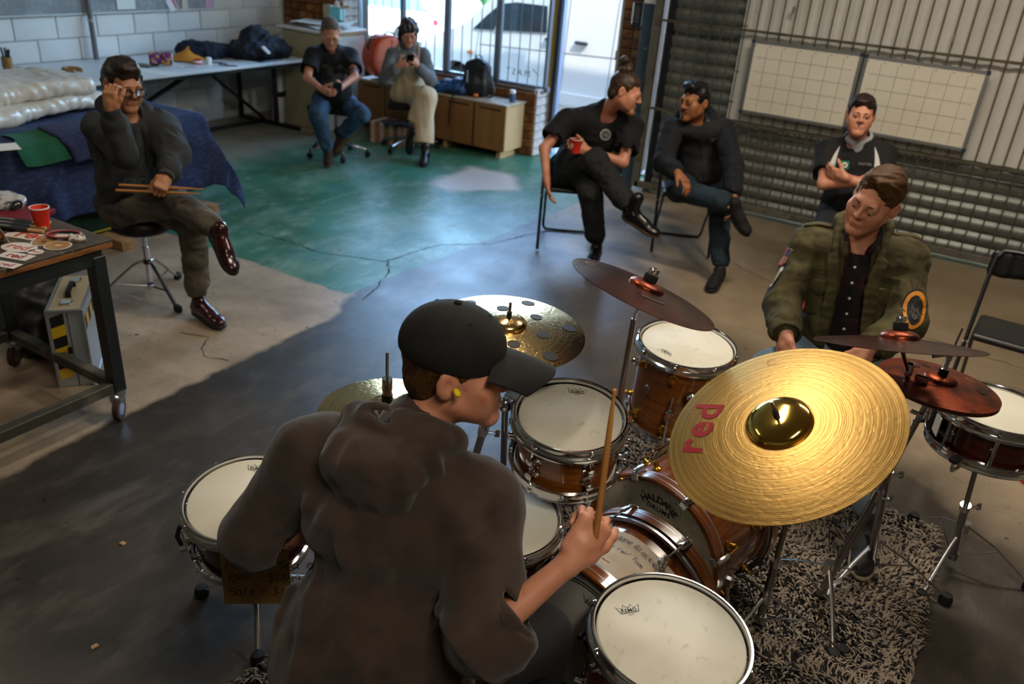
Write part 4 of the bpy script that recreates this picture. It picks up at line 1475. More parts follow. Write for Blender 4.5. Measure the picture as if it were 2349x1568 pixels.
# edge-on crash
ST = stand('edge_crash_stand', 'straight chrome stand rising beside the golden ride to the edge-on crash', (.02, 2.86, 0), (-.05, 2.55, 1.0), (.1, 2.2, 4.3), .17, .28)
part(ST, 'tilter_arm', cyl((-.05, 2.55, 1.0), bell_top(FLAT, .02), .0065, 8), chrome, world=True)
part(ST, 'tilter', box(.022, .022, .05, .006, (-.05, 2.54, 1.02)), chrome, world=True)
part(ST, 'tilter_wing', box(.04, .01, .025, .004, (-.01, 2.54, 1.0)), chrome, world=True)
# hi-hat stand (dark hats)
ST = stand('dark_hi_hat_stand', 'chrome hi-hat stand under the reddish brown hats', (-.10, 2.60, 0), (.03, 2.61, .93), (1.0, 2.9, 5.1), .17, .27)
part(ST, 'pull_rod', cyl((.03, 2.61, .9), (.05, 2.62, 1.16), .0038, 8), chrome, world=True)
ST = stand('golden_hi_hat_stand', 'hi-hat stand behind the drummer carrying the golden hats', (-1.164, 1.425, 0), (-1.164, 1.425, .96), (.8, 2.9, 5.0), .2, .26)
part(ST, 'pull_rod', cyl((-1.164, 1.425, .95), (-1.164, 1.425, 1.16), .0042, 8), chrome_worn, world=True)
# snare stands with baskets
def snare_stand(name, label, drum_t, depth, base, rad, legs, spread=.26, hub=.22):
    M = np.array(drum_t.matrix_world)
    c = A(M[:3, 3]) - M[:3, 2] * (depth + .03)
    t = thing(name, label, 'stand', base)
    tripod(t, base, c, legs, hub, spread)
    part(t, 'basket_hub', cyl(c - M[:3, 2] * .02, c + M[:3, 2] * .01, .022, 12), chrome, world=True)
    for k in range(3):
        a = k * 2 * PI / 3 + legs[0]
        d = M[:3, 0] * math.cos(a) + M[:3, 1] * math.sin(a)
        arm = part(t, 'basket_arm', tube(smooth_path([c, c + d * rad * .6 + M[:3, 2] * .0, c + d * (rad + .012), c + d * (rad + .018) + M[:3, 2] * .05], 4), .006, 8), chrome, world=True)
        part(arm, 'basket_grip', T(box(.03, .02, .035, .006), c + d * (rad + .02) + M[:3, 2] * .045, basis(d)), black_rubber, world=True)
    return t
snare_stand('far_snare_stand', 'chrome tripod snare stand at the right with black feet', SNR, .15, (.29, 3.12, 0), .19, (.15, 2.2, 4.45), .28, .2)
snare_stand('front_snare_stand', 'snare stand under the drum before the capped drummer', SN2, .15, (-.93, 1.63, 0), .19, (.5, 2.6, 4.7), .24)
snare_stand('side_snare_stand', 'thin chrome stand under the tagged dark red snare', SNL, .2, (-1.70, 1.40, 0), .19, (-.75, 1.35, 3.4), .22, .14)
# rack tom stand with double clamp
tsd = thing('tom_stand', 'chrome tom stand with clear bracket beside the rack tom', 'stand', (-1.33, 2.19, 0))
tb, tt = A((-1.12, 2.02, 0)), A((-1.045, 1.83, .86))
tsd.matrix_world = frame(tb)
tripod(tsd, tb, tt, (.4, 2.5, 4.6), .2, .27, r=.012)
part(tsd, 'ball_joint', ellipsoid((.022, .022, .026), tt, 12, 8), chrome, world=True)
part(tsd, 'l_rod', tube(smooth_path([tt, tt + A((.02, -.0, .03)), tt + A((.09, .0, .035))], 4), .006, 8), chrome, world=True)
part(TOM, 'tom_bracket', T(box(.09, .06, .012, .004), A((-1.0, 1.845, .905)), basis((0, -.3, 1))), mat('clear bracket', 'C8C8C4', .1, trans=.6), world=True)
part(TOM, 'mount_block', box(.04, .05, .06, .008, (-1.0, 1.84, .86)), black_plastic, world=True)
# floor tom legs
for dr, ph in ((FTF, .9), (FTB, .75)):
    M = np.array(dr.matrix_world)
    for k in range(3):
        a = ph + 2 * PI * k / 3
        d = M[:3, 0] * math.cos(a) + M[:3, 1] * math.sin(a)
        p = A(M[:3, 3]) + d * .212
        br = part(dr, 'leg_bracket', T(box(.03, .035, .06, .008), p - M[:3, 2] * .2 - d * .01, basis(d)), chrome, world=True)
        part(br, 'thumb_screw', T(lathe([(0, 0), (.012, 0), (.006, .008), (.006, .022), (.016, .026), (.016, .034), (0, .036)], 10), p - M[:3, 2] * .2, basis(d)), chrome, world=True)
        e = A((p[0], p[1], 0)) + d * .03
        lg = part(dr, 'leg', tube([p - M[:3, 2] * .12, p - M[:3, 2] * .42 if M[2, 3] > .7 else p - M[:3, 2] * .36, e + A((0, 0, .02))], .0055, 8), chrome, world=True)
        part(lg, 'rubber_foot', cyl(e, e + A((0, 0, .035)), .014, 10), black_rubber, world=True)
# rear floor tom badge and mount
a = dirang(FTB, unit(A((-.55, -.83, 0))))
rs_ = 15 * i_ / 2 - .012
o = part(FTB, 'air_vent_badge', T(lathe([(.004, .002), (.004, .005), (.014, .005), (.018, .002), (.02, 0)], 8, cap=False), (rs_, 0, -.16), roty(PI / 2)), chrome_worn)
o.rotation_euler = (0, 0, a + .15)
o = part(FTB, 'boom_socket', J(T(lathe([(0, 0), (.02, 0), (.022, .01), (.022, .045), (.012, .055), (.01, .09), (.02, .095), (.024, .11), (0, .118)], 14), (rs_ + .05, 0, -.2))), chrome)
o.rotation_euler = (0, 0, dirang(FTB, unit(A((.5, -.86, 0)))))
# throw-off on the tagged snare
o = part(SNL, 'strainer', box(.03, .035, .1, .006, (14.4 * i_ / 2 + .004, 0, -.11)), chrome)
o.rotation_euler = (0, 0, dirang(SNL, unit(A((-.6, -.8, 0)))))
part(o, 'throw_lever', tube([(14.4 * i_ / 2 + .02, .0, -.06), (14.4 * i_ / 2 + .035, .0, -.1), (14.4 * i_ / 2 + .03, 0, -.14)], .007, 8), black_rubber)
part(o, 'adjust_knob', cyl((14.4 * i_ / 2 + .016, 0, -.16), (14.4 * i_ / 2 + .04, 0, -.16), .01, 10), chrome)

# ---- bass drum pedal in front of the front bass drum
M = np.array(BD1.matrix_world)
bc = A(M[:3, 3]) + M[:3, 2] * .045
sd = unit(np.cross(A((0, 0, 1)), M[:3, 2]))
PED = thing('bass_drum_pedal', 'black bass drum pedal with square felt beater', 'pedal', (bc[0], bc[1], 0))
off = A((0, 0, 0))
bh = bc + A((0, 0, -.04)) + M[:3, 2] * .02 + sd * -.02
part(PED, 'beater', T(box(.055, .045, .055, .016), bh, basis(M[:3, 2])), black_rubber, world=True)
ax = A((bh[0], bh[1], .14)) + M[:3, 2] * .08
part(PED, 'beater_shaft', cyl(ax, bh, .0045, 8), chrome_worn, world=True)
part(PED, 'axle', cyl(ax - sd * .06, ax + sd * .06, .008, 10), chrome, world=True)
part(PED, 'cam', T(lathe([(0, -.012), (.03, -.012), (.03, .012), (0, .012)], 16), ax, basis(sd)), black_plastic, world=True)
for s in (-1, 1):
    part(PED, 'upright', box(.016, .02, .14, .004, ax + sd * .06 * s + A((0, 0, -.07))), black_plastic, world=True)
part(PED, 'footboard', T(box(.09, .26, .012, .005), A((ax[0], ax[1], .05)) + M[:3, 2] * .16, basis((M[0, 2] * .2, M[1, 2] * .2, 1), -M[:3, 2])), black_plastic, world=True)
part(PED, 'base_plate', T(box(.09, .3, .008, .003), A((ax[0], ax[1], .022)) + M[:3, 2] * .1, basis((0, 0, 1), -M[:3, 2])), black_paint, world=True)

# ---- shag rug
def rug():
    rg = np.random.default_rng(5)
    c = [A((-1.62, 1.25)), A((.30, 1.05)), A((.25, 3.28)), A((-1.48, 3.5))]
    o = np.stack(c)
    c0, c1, c2, c3 = A((-1.50, 1.15)), A((.27, 1.0)), A((.21, 3.3)), A((-1.30, 3.42))
    base = thing('shag_rug', 'black and cream shaggy rug under the drum kits', 'rug', (-.6, 2.2, 0))
    quad = (A([(*q, .002) for q in (c0, c1, c2, c3)] + [(*q, .012) for q in (c0, c1, c2, c3)]), [(3, 2, 1, 0), (4, 5, 6, 7), (0, 1, 5, 4), (1, 2, 6, 5), (2, 3, 7, 6), (3, 0, 4, 7)])
    dark = mat('black rug yarn', '0D0C0C', .9)
    part(base, 'backing', quad, dark, smooth=False, world=True)
    for nm, m, n, seed in (('cream_pile', mat('cream rug yarn', '8E8070', .85, noise=[(3, '766A5C', .4, .7)]), 30000, 1), ('black_pile', dark, 24000, 2)):
        rg = np.random.default_rng(seed)
        u, v = rg.uniform(-.01, 1.01, (2, n))
        P = (c0[None] * ((1 - u) * (1 - v))[:, None] + c1[None] * (u * (1 - v))[:, None] + c2[None] * (u * v)[:, None] + c3[None] * ((1 - u) * v)[:, None])
        cx = vnoise(np.stack([P[:, 0] * 3.3, P[:, 1] * 3.3, P[:, 0] * 0 + 7], 1))
        ang = cx * 4.5 + rg.normal(0, .7, n) + 1.2
        ln = rg.uniform(.02, .045, n)
        hgt = rg.uniform(.016, .034, n) if nm == 'cream_pile' else rg.uniform(.012, .03, n)
        d = np.stack([np.cos(ang), np.sin(ang)], 1)
        s = np.stack([-d[:, 1], d[:, 0]], 1) * rg.uniform(.0022, .0042, n)[:, None]
        z0 = np.full(n, .008)
        p0 = np.concatenate([P, z0[:, None]], 1)
        p1 = np.concatenate([P + d * (ln * .35)[:, None], (z0 + hgt * .85)[:, None]], 1)
        p2 = np.concatenate([P + d * ln[:, None] * rg.uniform(.7, 1.2, n)[:, None], (z0 + hgt * .8)[:, None]], 1)
        s3 = np.concatenate([s, np.zeros((n, 1))], 1)
        V = np.stack([p0 - s3, p0 + s3, p1 - s3 * 1.1, p1 + s3 * 1.1, p2 + s3 * 0], 1).reshape(-1, 3)
        k = np.arange(n)[:, None] * 5
        me = bpy.data.meshes.new(nm)
        V = V - A((-.6, 2.2, 0))
        quads = k + A([[0, 1, 3, 2]]).astype(int)
        tris = k + A([[2, 3, 4]]).astype(int)
        me.from_pydata(V.tolist(), [], quads.tolist() + tris.tolist())
        me.materials.append(m)
        me.polygons.foreach_set('use_smooth', np.ones(len(me.polygons), bool))
        me.update()
        o = bpy.data.objects.new(nm, me)
        COL.objects.link(o)
        o.parent = base
        o['kind'] = 'stuff'
rug()
# ================================================================== furniture and props
black_frame = black_paint
# ---- long white workbench by the block wall
t = thing('workbench', 'long white topped workbench with black braced frame along the block wall', 'table', (-7.1, 5.45, 0))
part(t, 'table_top', box(1.04, 2.52, .028, .004, (0, 0, .746)), mat('white laminate', 'DADCDC', .35, noise=[(3, 'C8CACA', .45, .75)]))
part(t, 'top_underframe', box(1.0, 2.46, .035, .003, (0, 0, .713)), black_frame)
for x, y in ((-.46, 1.18), (.1, 1.18), (-.46, -1.18), (.42, -1.18)):
    part(t, 'leg', box(.04, .04, .7, .003, (x, y, .35)), black_frame)
for y in (1.18, -1.18):
    part(t, 'foot_rail', box(.9, .04, .04, .003, (0, y, .02)), black_frame)
part(t, 'long_rail', box(.04, 2.36, .04, .003, (-.1, 0, .03)), black_frame)
for ya, yb in ((.1, 1.15), (-.15, -1.15)):
    part(t, 'brace', tube([(.36, ya, .7), (-.08, yb, .06)], .022, 4), black_frame)
def on_bench(x, y):
    return (x, y, .76)
wood_pale = mat('pale timber', 'B08A5E', .6, noise=[(8, '8E6A42', .4, .7, (1, 6, 1))])
part_ = [(.09 * math.cos(a), .06 * math.sin(a)) for a in np.linspace(.5, 5.8, 22)]
solo('timber_ring', tube([(*q, .014) for q in part_], .016, 8), wood_pale, 'curved timber offcut lying on the white bench end', 'offcut', on_bench(-7.15, 4.42))
t = thing('picture_card', 'small dark framed card lying on the bench by the shaker', 'card', on_bench(-7.06, 5.08), rotz(.3))
part(t, 'backing', box(.2, .15, .008, .002, (0, 0, .004)), mat('dark card', '3A3A36', .6))
part(t, 'print_area', box(.15, .1, .002, 0, (0, 0, .009)), mat('grey print', '8A8474', .7), smooth=False)
shaker_m = mat('patterned fabric purple yellow', '6E2A66', .8, noise=[(22, 'D8B030', .55, .62), (30, 'C8C0CC', .62, .7)])
t = thing('patterned_shaker', 'purple and yellow patterned roll lying on the bench', 'shaker', on_bench(-7.0, 5.22), rotz(.9))
part(t, 'drum_body', T(lathe([(0, -.1), (.05, -.1), (.062, -.085), (.062, -.03), (.045, 0), (.06, .03), (.06, .085), (.05, .1), (0, .1)], 20), (0, 0, .062), roty(PI / 2)), shaker_m)
part(t, 'end_cap', T(lathe([(0, 0), (.045, 0), (.04, .006), (0, .008)], 16), (.1, 0, .062), roty(PI / 2)), mat('pale end cloth', 'C9C6D2', .8, noise=[(26, 'C8A828', .5, .6)]))
solo('loose_sheet', box(.3, .21, .002), paper, 'loose white sheet at the bench front edge', 'paper', on_bench(-6.74, 4.95), rotz(.3), smooth=False)
t = thing('scissors', 'white handled scissors lying on the bench', 'scissors', on_bench(-6.83, 5.34), rotz(.8))
part(t, 'blade', box(.1, .012, .003, .001, (.05, 0, .004)), alu)
for s in (-1, 1):
    part(t, 'handle', tube([(-.03 + .025 * math.cos(a), s * .02 + .015 * math.sin(a), .005) for a in np.linspace(0, 2 * PI, 11)[:-1]], .004, 6, closed=True), white_paint)
env_m = mat('orange paper envelope', 'D08A22', .7, noise=[(4, 'B87418', .4, .7)])
solo('orange_envelope', surf(lambda u, v: (-.17 + .34 * u, -.12 + .24 * v, .012 + .03 * math.sin(PI * u) * v + .09 * v * (1 - abs(2 * u - 1))), 10, 8), env_m, 'orange padded envelope leaning on the navy jumper', 'envelope', on_bench(-7.12, 5.58), rotz(.5), sharp=180)
t = thing('tape_roll', 'red and white tape roll standing on the bench', 'tape', on_bench(-6.9, 5.56))
part(t, 'roll', T(ring([(.02, 0), (.038, 0), (.038, .045), (.02, .045)], 24), (0, 0, 0)), mat('red tape', 'C01828', .5))
part(t, 'paper_band', ring([(.0382, .012), (.039, .012), (.039, .034), (.0382, .034)], 24), paper)
solo('white_pot', lathe([(0, 0), (.025, 0), (.028, .05), (.024, .062), (0, .064)], 16), white_paint, 'small white lidded pot beside the tape roll', 'pot', on_bench(-6.84, 5.64))
solo('cable_tangle', tube(smooth_path([(.08 * math.cos(k * 1.3) + .02 * k, .05 * math.sin(k * 2.1), .006 + .004 * (k % 2)) for k in range(12)], 4), .004, 6), mat('dark cord', '2A2C36', .6), 'tangle of thin dark cord on the bench', 'cord', on_bench(-6.85, 5.72))
solo('timber_block', box(.06, .09, .03, .004, (0, 0, .015)), wood_pale, 'small timber block by the folded clothes', 'block', on_bench(-7.1, 6.02))
navy_m = mat('navy knit', '151A2C', .95, noise=[(10, '0C101C', .4, .7)], bump=(60, .4))
denim_dark = mat('blue black jacket cloth', '16202E', .8, noise=[(5, '1E3A52', .55, .75), (9, '0A0E14', .4, .6)], bump=(30, .3))
def heap(name, label, cat, c, ells, m, h=.012, amp=.016, f=14, cutz=None, **kw):
    S = Solid(.04)
    for e in ells:
        S.el(A(c) + A(e[0]), e[1], k=.05)
    S.disp = lambda p: amp * vnoise(p * A((f, f * .6, f))) + amp * .6 * vnoise(p * f * 2.1 + 5)
    S.cut((0, 0, c[2] if cutz is None else cutz), (0, 0, -1))
    return solo(name, S.mesh(h), m, label, cat, sharp=180, **kw)
heap('navy_jumper', 'navy blue jumper folded on the bench behind the envelope', 'jumper', (-7.2, 5.9, .76), [((0, 0, .05), (.2, .3, .1)), ((.08, .16, .04), (.14, .14, .07)), ((-.05, -.14, .07), (.14, .15, .09))], navy_m)
heap('dark_jacket', 'blue black jacket heaped high at the end of the bench', 'jacket', (-6.95, 6.38, .76), [((0, 0, .08), (.24, .3, .13)), ((-.06, .03, .18), (.12, .14, .12)), ((.1, .2, .06), (.16, .13, .09)), ((0, -.22, .06), (.15, .13, .08))], denim_dark, amp=.026)
solo('white_tag_pouch', box(.1, .13, .025, .012), white_paint, 'white pouch lying on the heaped dark jacket', 'pouch', (-6.74, 6.3, .86), rotz(.5) @ roty(.75))
solo('black_folder', box(.3, .34, .012, .003, (0, 0, .006)), black_plastic, 'flat black folder under the heaped jacket', 'folder', on_bench(-6.8, 6.28), rotz(.1))
# pen cup at the far left
t = thing('pen_pot', 'cardboard pot full of pens at the left end by the wall', 'pen pot', (-7.5, 4.06, .762))
part(t, 'pot', lathe([(.03, .002), (.04, .0), (.042, .1), (.039, .1), (.036, .006), (0, .006)], 18, cap=False), mat('brown card pot', '9A7A52', .8))
for k in range(7):
    a = k * 2.4
    part(t, 'pen', cyl((.012 * math.cos(a), .012 * math.sin(a), .01), (.035 * math.cos(a), .035 * math.sin(a), .16 + .01 * (k % 3)), .0045, 6), (black_plastic, mat('blue pen', '1E4A7A', .4), black_plastic)[k % 3])

# ---- cream cabinet in the corner
cream = mat('cream enamel cabinet', 'B0A584', .5, noise=[(3, '9E946F', .4, .75)])
t = thing('plan_cabinet', 'cream metal cabinet standing in the corner by the brick wall', 'cabinet', (-6.7, 7.1, 0))
part(t, 'body', box(.62, .62, 1.02, .006, (0, 0, .51)), cream)
part(t, 'side_panel', box(.012, .6, .96, .003, (.316, 0, .5)), mat('pale grey enamel', 'C2CACB', .45))
part(t, 'top_slab', box(.7, .68, .03, .008, (-.02, 0, 1.035)), white_paint)
part(t, 'side_handle', box(.03, .05, .03, .006, (.33, -.12, .82)), black_plastic)
for k in range(4):
    o = solo('loose_plan_sheet', surf(lambda u, v: (-.3 + .6 * u, -.2 + .4 * v, .01 * math.sin(3 * u + k) + .03 * (u > .8) * (u - .8) * 5 * v), 8, 6), paper, ('white plan sheet lying lowest on the corner cabinet', 'white plan sheet lying turned on the corner cabinet', 'curled white plan sheet on the corner cabinet', 'topmost white plan sheet on the corner cabinet')[k], 'paper', (-6.72 + .02 * k, 7.05 + .02 * k, 1.062 + .014 * k), rotz(-.2 + .22 * k), group='plan sheets on the corner cabinet', sharp=180)
t = thing('tissue_box', 'teal tissue box on the corner cabinet with tissue showing', 'tissue box', (-6.66, 7.28, 1.12), rotz(.3))
part(t, 'carton', box(.13, .13, .13, .004, (0, 0, .065)), mat('teal card', '6FB8C0', .6))
part(t, 'tissue', ellipsoid((.035, .02, .05), (0, 0, .15), 10, 8), paper)
solo('beige_carton', box(.1, .08, .14, .004, (0, 0, .07)), mat('beige card', 'BDB49A', .7), 'beige carton behind the tissue box', 'carton', (-6.82, 7.32, 1.12))
t = thing('timber_model', 'small pale timber balancing model on the corner cabinet', 'model', (-6.5, 7.2, 1.12))
tm = mat('pinkish pale timber', 'D8B49A', .6)
part(t, 'post', box(.014, .014, .2, .003, (0, 0, .1)), tm)
part(t, 'arm', T(box(.14, .03, .03, .006), (.03, 0, .15), roty(-.15)), tm)
part(t, 'peg', box(.012, .012, .1, .003, (-.03, 0, .24)), tm)
for k, (x, y, lean, h) in enumerate(((-7.12, 6.86, .05, .95), (-7.2, 6.8, .09, .62), (-7.1, 6.78, .03, .58))):
    t = thing('postal_tube', ('tall white cardboard tube between bench and cabinet', 'white cardboard tube leaning under the bench end', 'short white tube beside the bench leg')[k], 'tube', (x, y, 0), rotx(-lean), 'cardboard tubes beside the cabinet')
    part(t, 'tube', ring([(.036, 0), (.04, 0), (.04, h), (.036, h)], 20), mat('white tube', 'C9CDD0', .6))
    part(t, 'tape_band', ring([(.0402, .28), (.0412, .28), (.0412, .34), (.0402, .34)], 20), black_plastic)

# ---- timber credenza below the window
oak = mat('oak veneer', '96683A', .5, noise=[(5, '7A4E26', .4, .7, (1, 1, .12), .4), (40, '84592E', .5, .7, (1, 1, .05))])
oak_side = mat('pale oak side', 'B8986E', .55, noise=[(5, 'A5845A', .4, .7, (1, 1, .15))])
t = thing('credenza', 'low oak credenza with slotted doors under the window', 'cabinet', (-5.33, 7.39, 0))
part(t, 'carcass', box(1.93, .36, .45, .004, (0, .005, .31)), oak_side)
part(t, 'top_panel', box(1.95, .39, .022, .004, (0, 0, .55)), mat('worn pale top', 'B0A08A', .45, noise=[(4, '8E7450', .45, .75)]))
for k in range(5):
    d = part(t, 'door', box(.375, .018, .44, .003, (-.78 + k * .39, -.186, .31)), oak)
    part(d, 'slot_handle', box(.26, .006, .016, .002, (-.78 + k * .39, -.1955, .5)), mat('black slot', '0C0A08', .7))
part(t, 'door_gap', box(.018, .02, .44, 0, (.582, -.184, .31)), mat('black slot', '0C0A08', .7))
for x in (-.8, .2, .88):
    part(t, 'foot', box(.05, .3, .085, .003, (x, 0, .043)), oak_side)
# orange hard drum case
orange_m = mat('orange moulded plastic', 'D24A1E', .45, noise=[(5, 'B83C14', .45, .7)])
pink_m = mat('sun faded orange face', 'E8826A', .5)  # lid face is a lighter, pinker orange than the shell
ax = unit(A((.95, -.31, 0)))
Rc = basis(ax)
t = thing('drum_case', 'round orange hard drum case standing on the credenza', 'case', (-6.06, 7.38, .565 + .235), Rc)
part(t, 'shell_body', lathe([(0, -.12), (.22, -.12), (.235, -.105), (.235, .1), (.225, .115), (0, .115)], 48), orange_m, sharp=50)
part(t, 'lid_face', lathe([(0, .135), (.19, .135), (.205, .13), (.215, .112)], 40), pink_m, sharp=50)
part(t, 'lid_rib', box(.03, .4, .012, .004, (0, 0, .14)), pink_m)
part(t, 'cross_rib', box(.4, .03, .012, .004, (0, 0, .14)), pink_m)
for a in (1.35, 2.5):
    part(t, 'carry_handle', tube([(.232 * math.cos(a - .3), .232 * math.sin(a - .3), 0), (.262 * math.cos(a - .15), .262 * math.sin(a - .15), 0), (.262 * math.cos(a + .15), .262 * math.sin(a + .15), 0), (.232 * math.cos(a + .3), .232 * math.sin(a + .3), 0)], .012, 8), black_plastic)
part(t, 'badge', T(lathe([(0, 0), (.022, 0), (.022, .004), (0, .004)], 16), (-.2, -.12, .0), basis((-.86, -.5, 0))), mat('yellow badge', 'E0A020', .5))
blue_j = mat('bright blue jacket nylon', '1C4C86', .5, noise=[(8, '0E2C56', .4, .65)], bump=(20, .3))
heap('blue_jacket', 'bright blue jacket bundled on the credenza beside the backpack', 'jacket', (-5.1, 7.34, .562), [((0, 0, .05), (.2, .14, .08)), ((.1, .03, .08), (.11, .1, .08)), ((-.14, -.06, .03), (.1, .09, .05))], blue_j, amp=.02)
heap('orange_glove', 'small orange and black glove on the blue jacket', 'glove', (-5.16, 7.36, .66), [((0, 0, .0), (.05, .04, .03)), ((.04, .02, .0), (.03, .02, .02))], mat('orange black fabric', 'C05A20', .7, noise=[(30, '1A1A1C', .5, .55)]), h=.008, amp=.006)
bag_m = mat('black backpack nylon', '0E0F12', .45, noise=[(10, '1A1C22', .5, .7)], bump=(12, .3))
BP = thing('backpack', 'black backpack with loose straps standing on the credenza', 'backpack', (-4.87, 7.42, .562))
S = Solid(.05)
c = A((-4.87, 7.42, .562))
S.bx(c + A((0, 0, .16)), (.13, .09, .17), rotz(.1), .05)
S.el(c + A((0, -.01, .32)), (.1, .075, .06), k=.05)
S.el(c + A((-.02, -.09, .12)), (.09, .05, .11), k=.05)
S.disp = lambda p: .008 * vnoise(p * 16)
S.cut((0, 0, .565), (0, 0, -1))
part(BP, 'bag', S.mesh(.01), bag_m, world=True, sharp=180)
part(BP, 'grab_handle', tube(smooth_path([c + A((-.04, .0, .36)), c + A((-.02, 0, .4)), c + A((.03, 0, .4)), c + A((.05, 0, .36))], 4), .011, 8, flat=(1, .5)), black_plastic, world=True)
part(BP, 'shoulder_strap', tube(smooth_path([c + A((.06, -.02, .34)), c + A((.14, -.05, .33)), c + A((.23, -.08, .2)), c + A((.27, -.08, .08)), c + A((.22, -.1, .02)), c + A((.12, -.08, .03))], 5), .016, 8, flat=(1, .3)), black_plastic, world=True)
part(BP, 'hanging_strap', tube(smooth_path([c + A((-.06, -.12, .2)), c + A((-.1, -.2, .04)), c + A((-.13, -.255, .0)), c + A((-.15, -.262, -.1)), c + A((-.165, -.262, -.3))], 5), .013, 8, flat=(1, .3)), black_plastic, world=True)
part(BP, 'grey_pull_tab', box(.02, .004, .12, .001, c + A((-.03, -.145, .2))), mat('pale webbing', '8FA8B8', .6), world=True)
solo('mandarin', J(ellipsoid((.028, .026, .022), (0, 0, .022), 14, 10)), mat('orange peel', 'E07020', .5, bump=(90, .2)), 'small orange mandarin on the credenza by the backpack', 'fruit', (-4.8, 7.3, .562))
t = thing('drink_can', 'blue and white drink can at the credenza end', 'can', (-4.43, 7.42, .562))
part(t, 'can_body', lathe([(0, 0), (.026, 0), (.03, .006), (.03, .085), (0, .085)], 20), mat('blue can print', '3A5A86', .35))
part(t, 'lid', lathe([(.0, .085), (.031, .085), (.032, .1), (.028, .118), (0, .12)], 20), white_paint)
solo('sheet_on_credenza', box(.16, .12, .002), paper, 'white sheet lying at the left end of the credenza', 'paper', (-6.2, 7.28, .563), rotz(.3), smooth=False)

# ---- fragile carton and flat black bag by the credenza
t = thing('fragile_carton', 'cardboard carton bound with red fragile tape on the floor', 'carton', (-5.63, 6.98, 0), rotz(.05))
card_m = mat('brown cardboard', '9A7452', .8, noise=[(6, '8A6444', .4, .7)])
part(t, 'box', box(.42, .26, .22, .003, (0, 0, .11)), card_m)
tape_w = mat('white packing tape', 'D8C8C4', .5)
for k, x in enumerate((-.17, -.05, .07, .18)):
    o = part(t, 'tape_strip', box(.045, .263, .222, 0, (x, 0, .1105)), tape_w, smooth=False)
    part(o, 'tape_lettering', T(text_shape('FRAGILE', .045, bold=.012), (x, -.1322, .11), np.stack([A((0, 0, 1)), A((-1, 0, 0)), A((0, -1, 0))], 1)), mat('red tape print', 'B01828', .6), smooth=False)
heap('flat_black_bag', 'flat black bag lying on the fragile carton', 'bag', (-5.5, 6.9, .222), [((0, 0, .0), (.2, .12, .035)), ((.1, .03, .01), (.1, .1, .03))], bag_m, h=.01, amp=.006)

# ---- office chairs
def office_chair(label, P, rot, seat_z, back=True):
    t = thing('office_chair', label, 'office chair', P, rotz(rot), 'swivel chairs by the credenza')
    hub = part(t, 'base_hub', lathe([(0, .07), (.035, .07), (.04, .09), (.03, .15), (0, .15)], 16), chrome)
    part(t, 'gas_lift', J(cyl((0, 0, .12), (0, 0, seat_z - .06), .022, 12)), chrome_worn)
    for k in range(5):
        a = k * 2 * PI / 5 + .3
        d = A((math.cos(a), math.sin(a), 0))
        part(t, 'star_leg', tube(smooth_path([d * .03 + A((0, 0, .115)), d * .16 + A((0, 0, .105)), d * .29 + A((0, 0, .075))], 4), [.02] * 5 + [.016] * 4, 8, flat=(1, .8)), chrome)
        cs = part(t, 'caster', T(lathe([(0, -.022), (.024, -.022), (.028, -.012), (.028, .012), (.024, .022), (0, .022)], 14), d * .3 + A((0, 0, .028)), basis(np.cross(d, (0, 0, 1)))), black_rubber)
        part(cs, 'caster_stem', cyl(d * .295 + A((0, 0, .04)), d * .295 + A((0, 0, .085)), .01, 8), black_plastic)
    S = Solid(.03)
    S.bx((0, 0, seat_z - .03), (.22, .21, .035), None, .03)
    part(t, 'seat', S.mesh(.014), mat('black seat fabric', '0B0B0D', .85), sharp=180)
    if back:
        part(t, 'back_bar', tube(smooth_path([(0, .15, seat_z - .06), (0, .27, seat_z - .04), (0, .29, seat_z + .1), (0, .27, seat_z + .2)], 4), .015, 8, flat=(1.6, .6)), black_plastic)
        S = Solid(.03)
        S.bx((0, .25, seat_z + .3), (.19, .025, .15), rotx(-.1), .024)
        part(t, 'backrest', S.mesh(.014), mat('black seat fabric', '0B0B0D', .85), sharp=180)
    return t

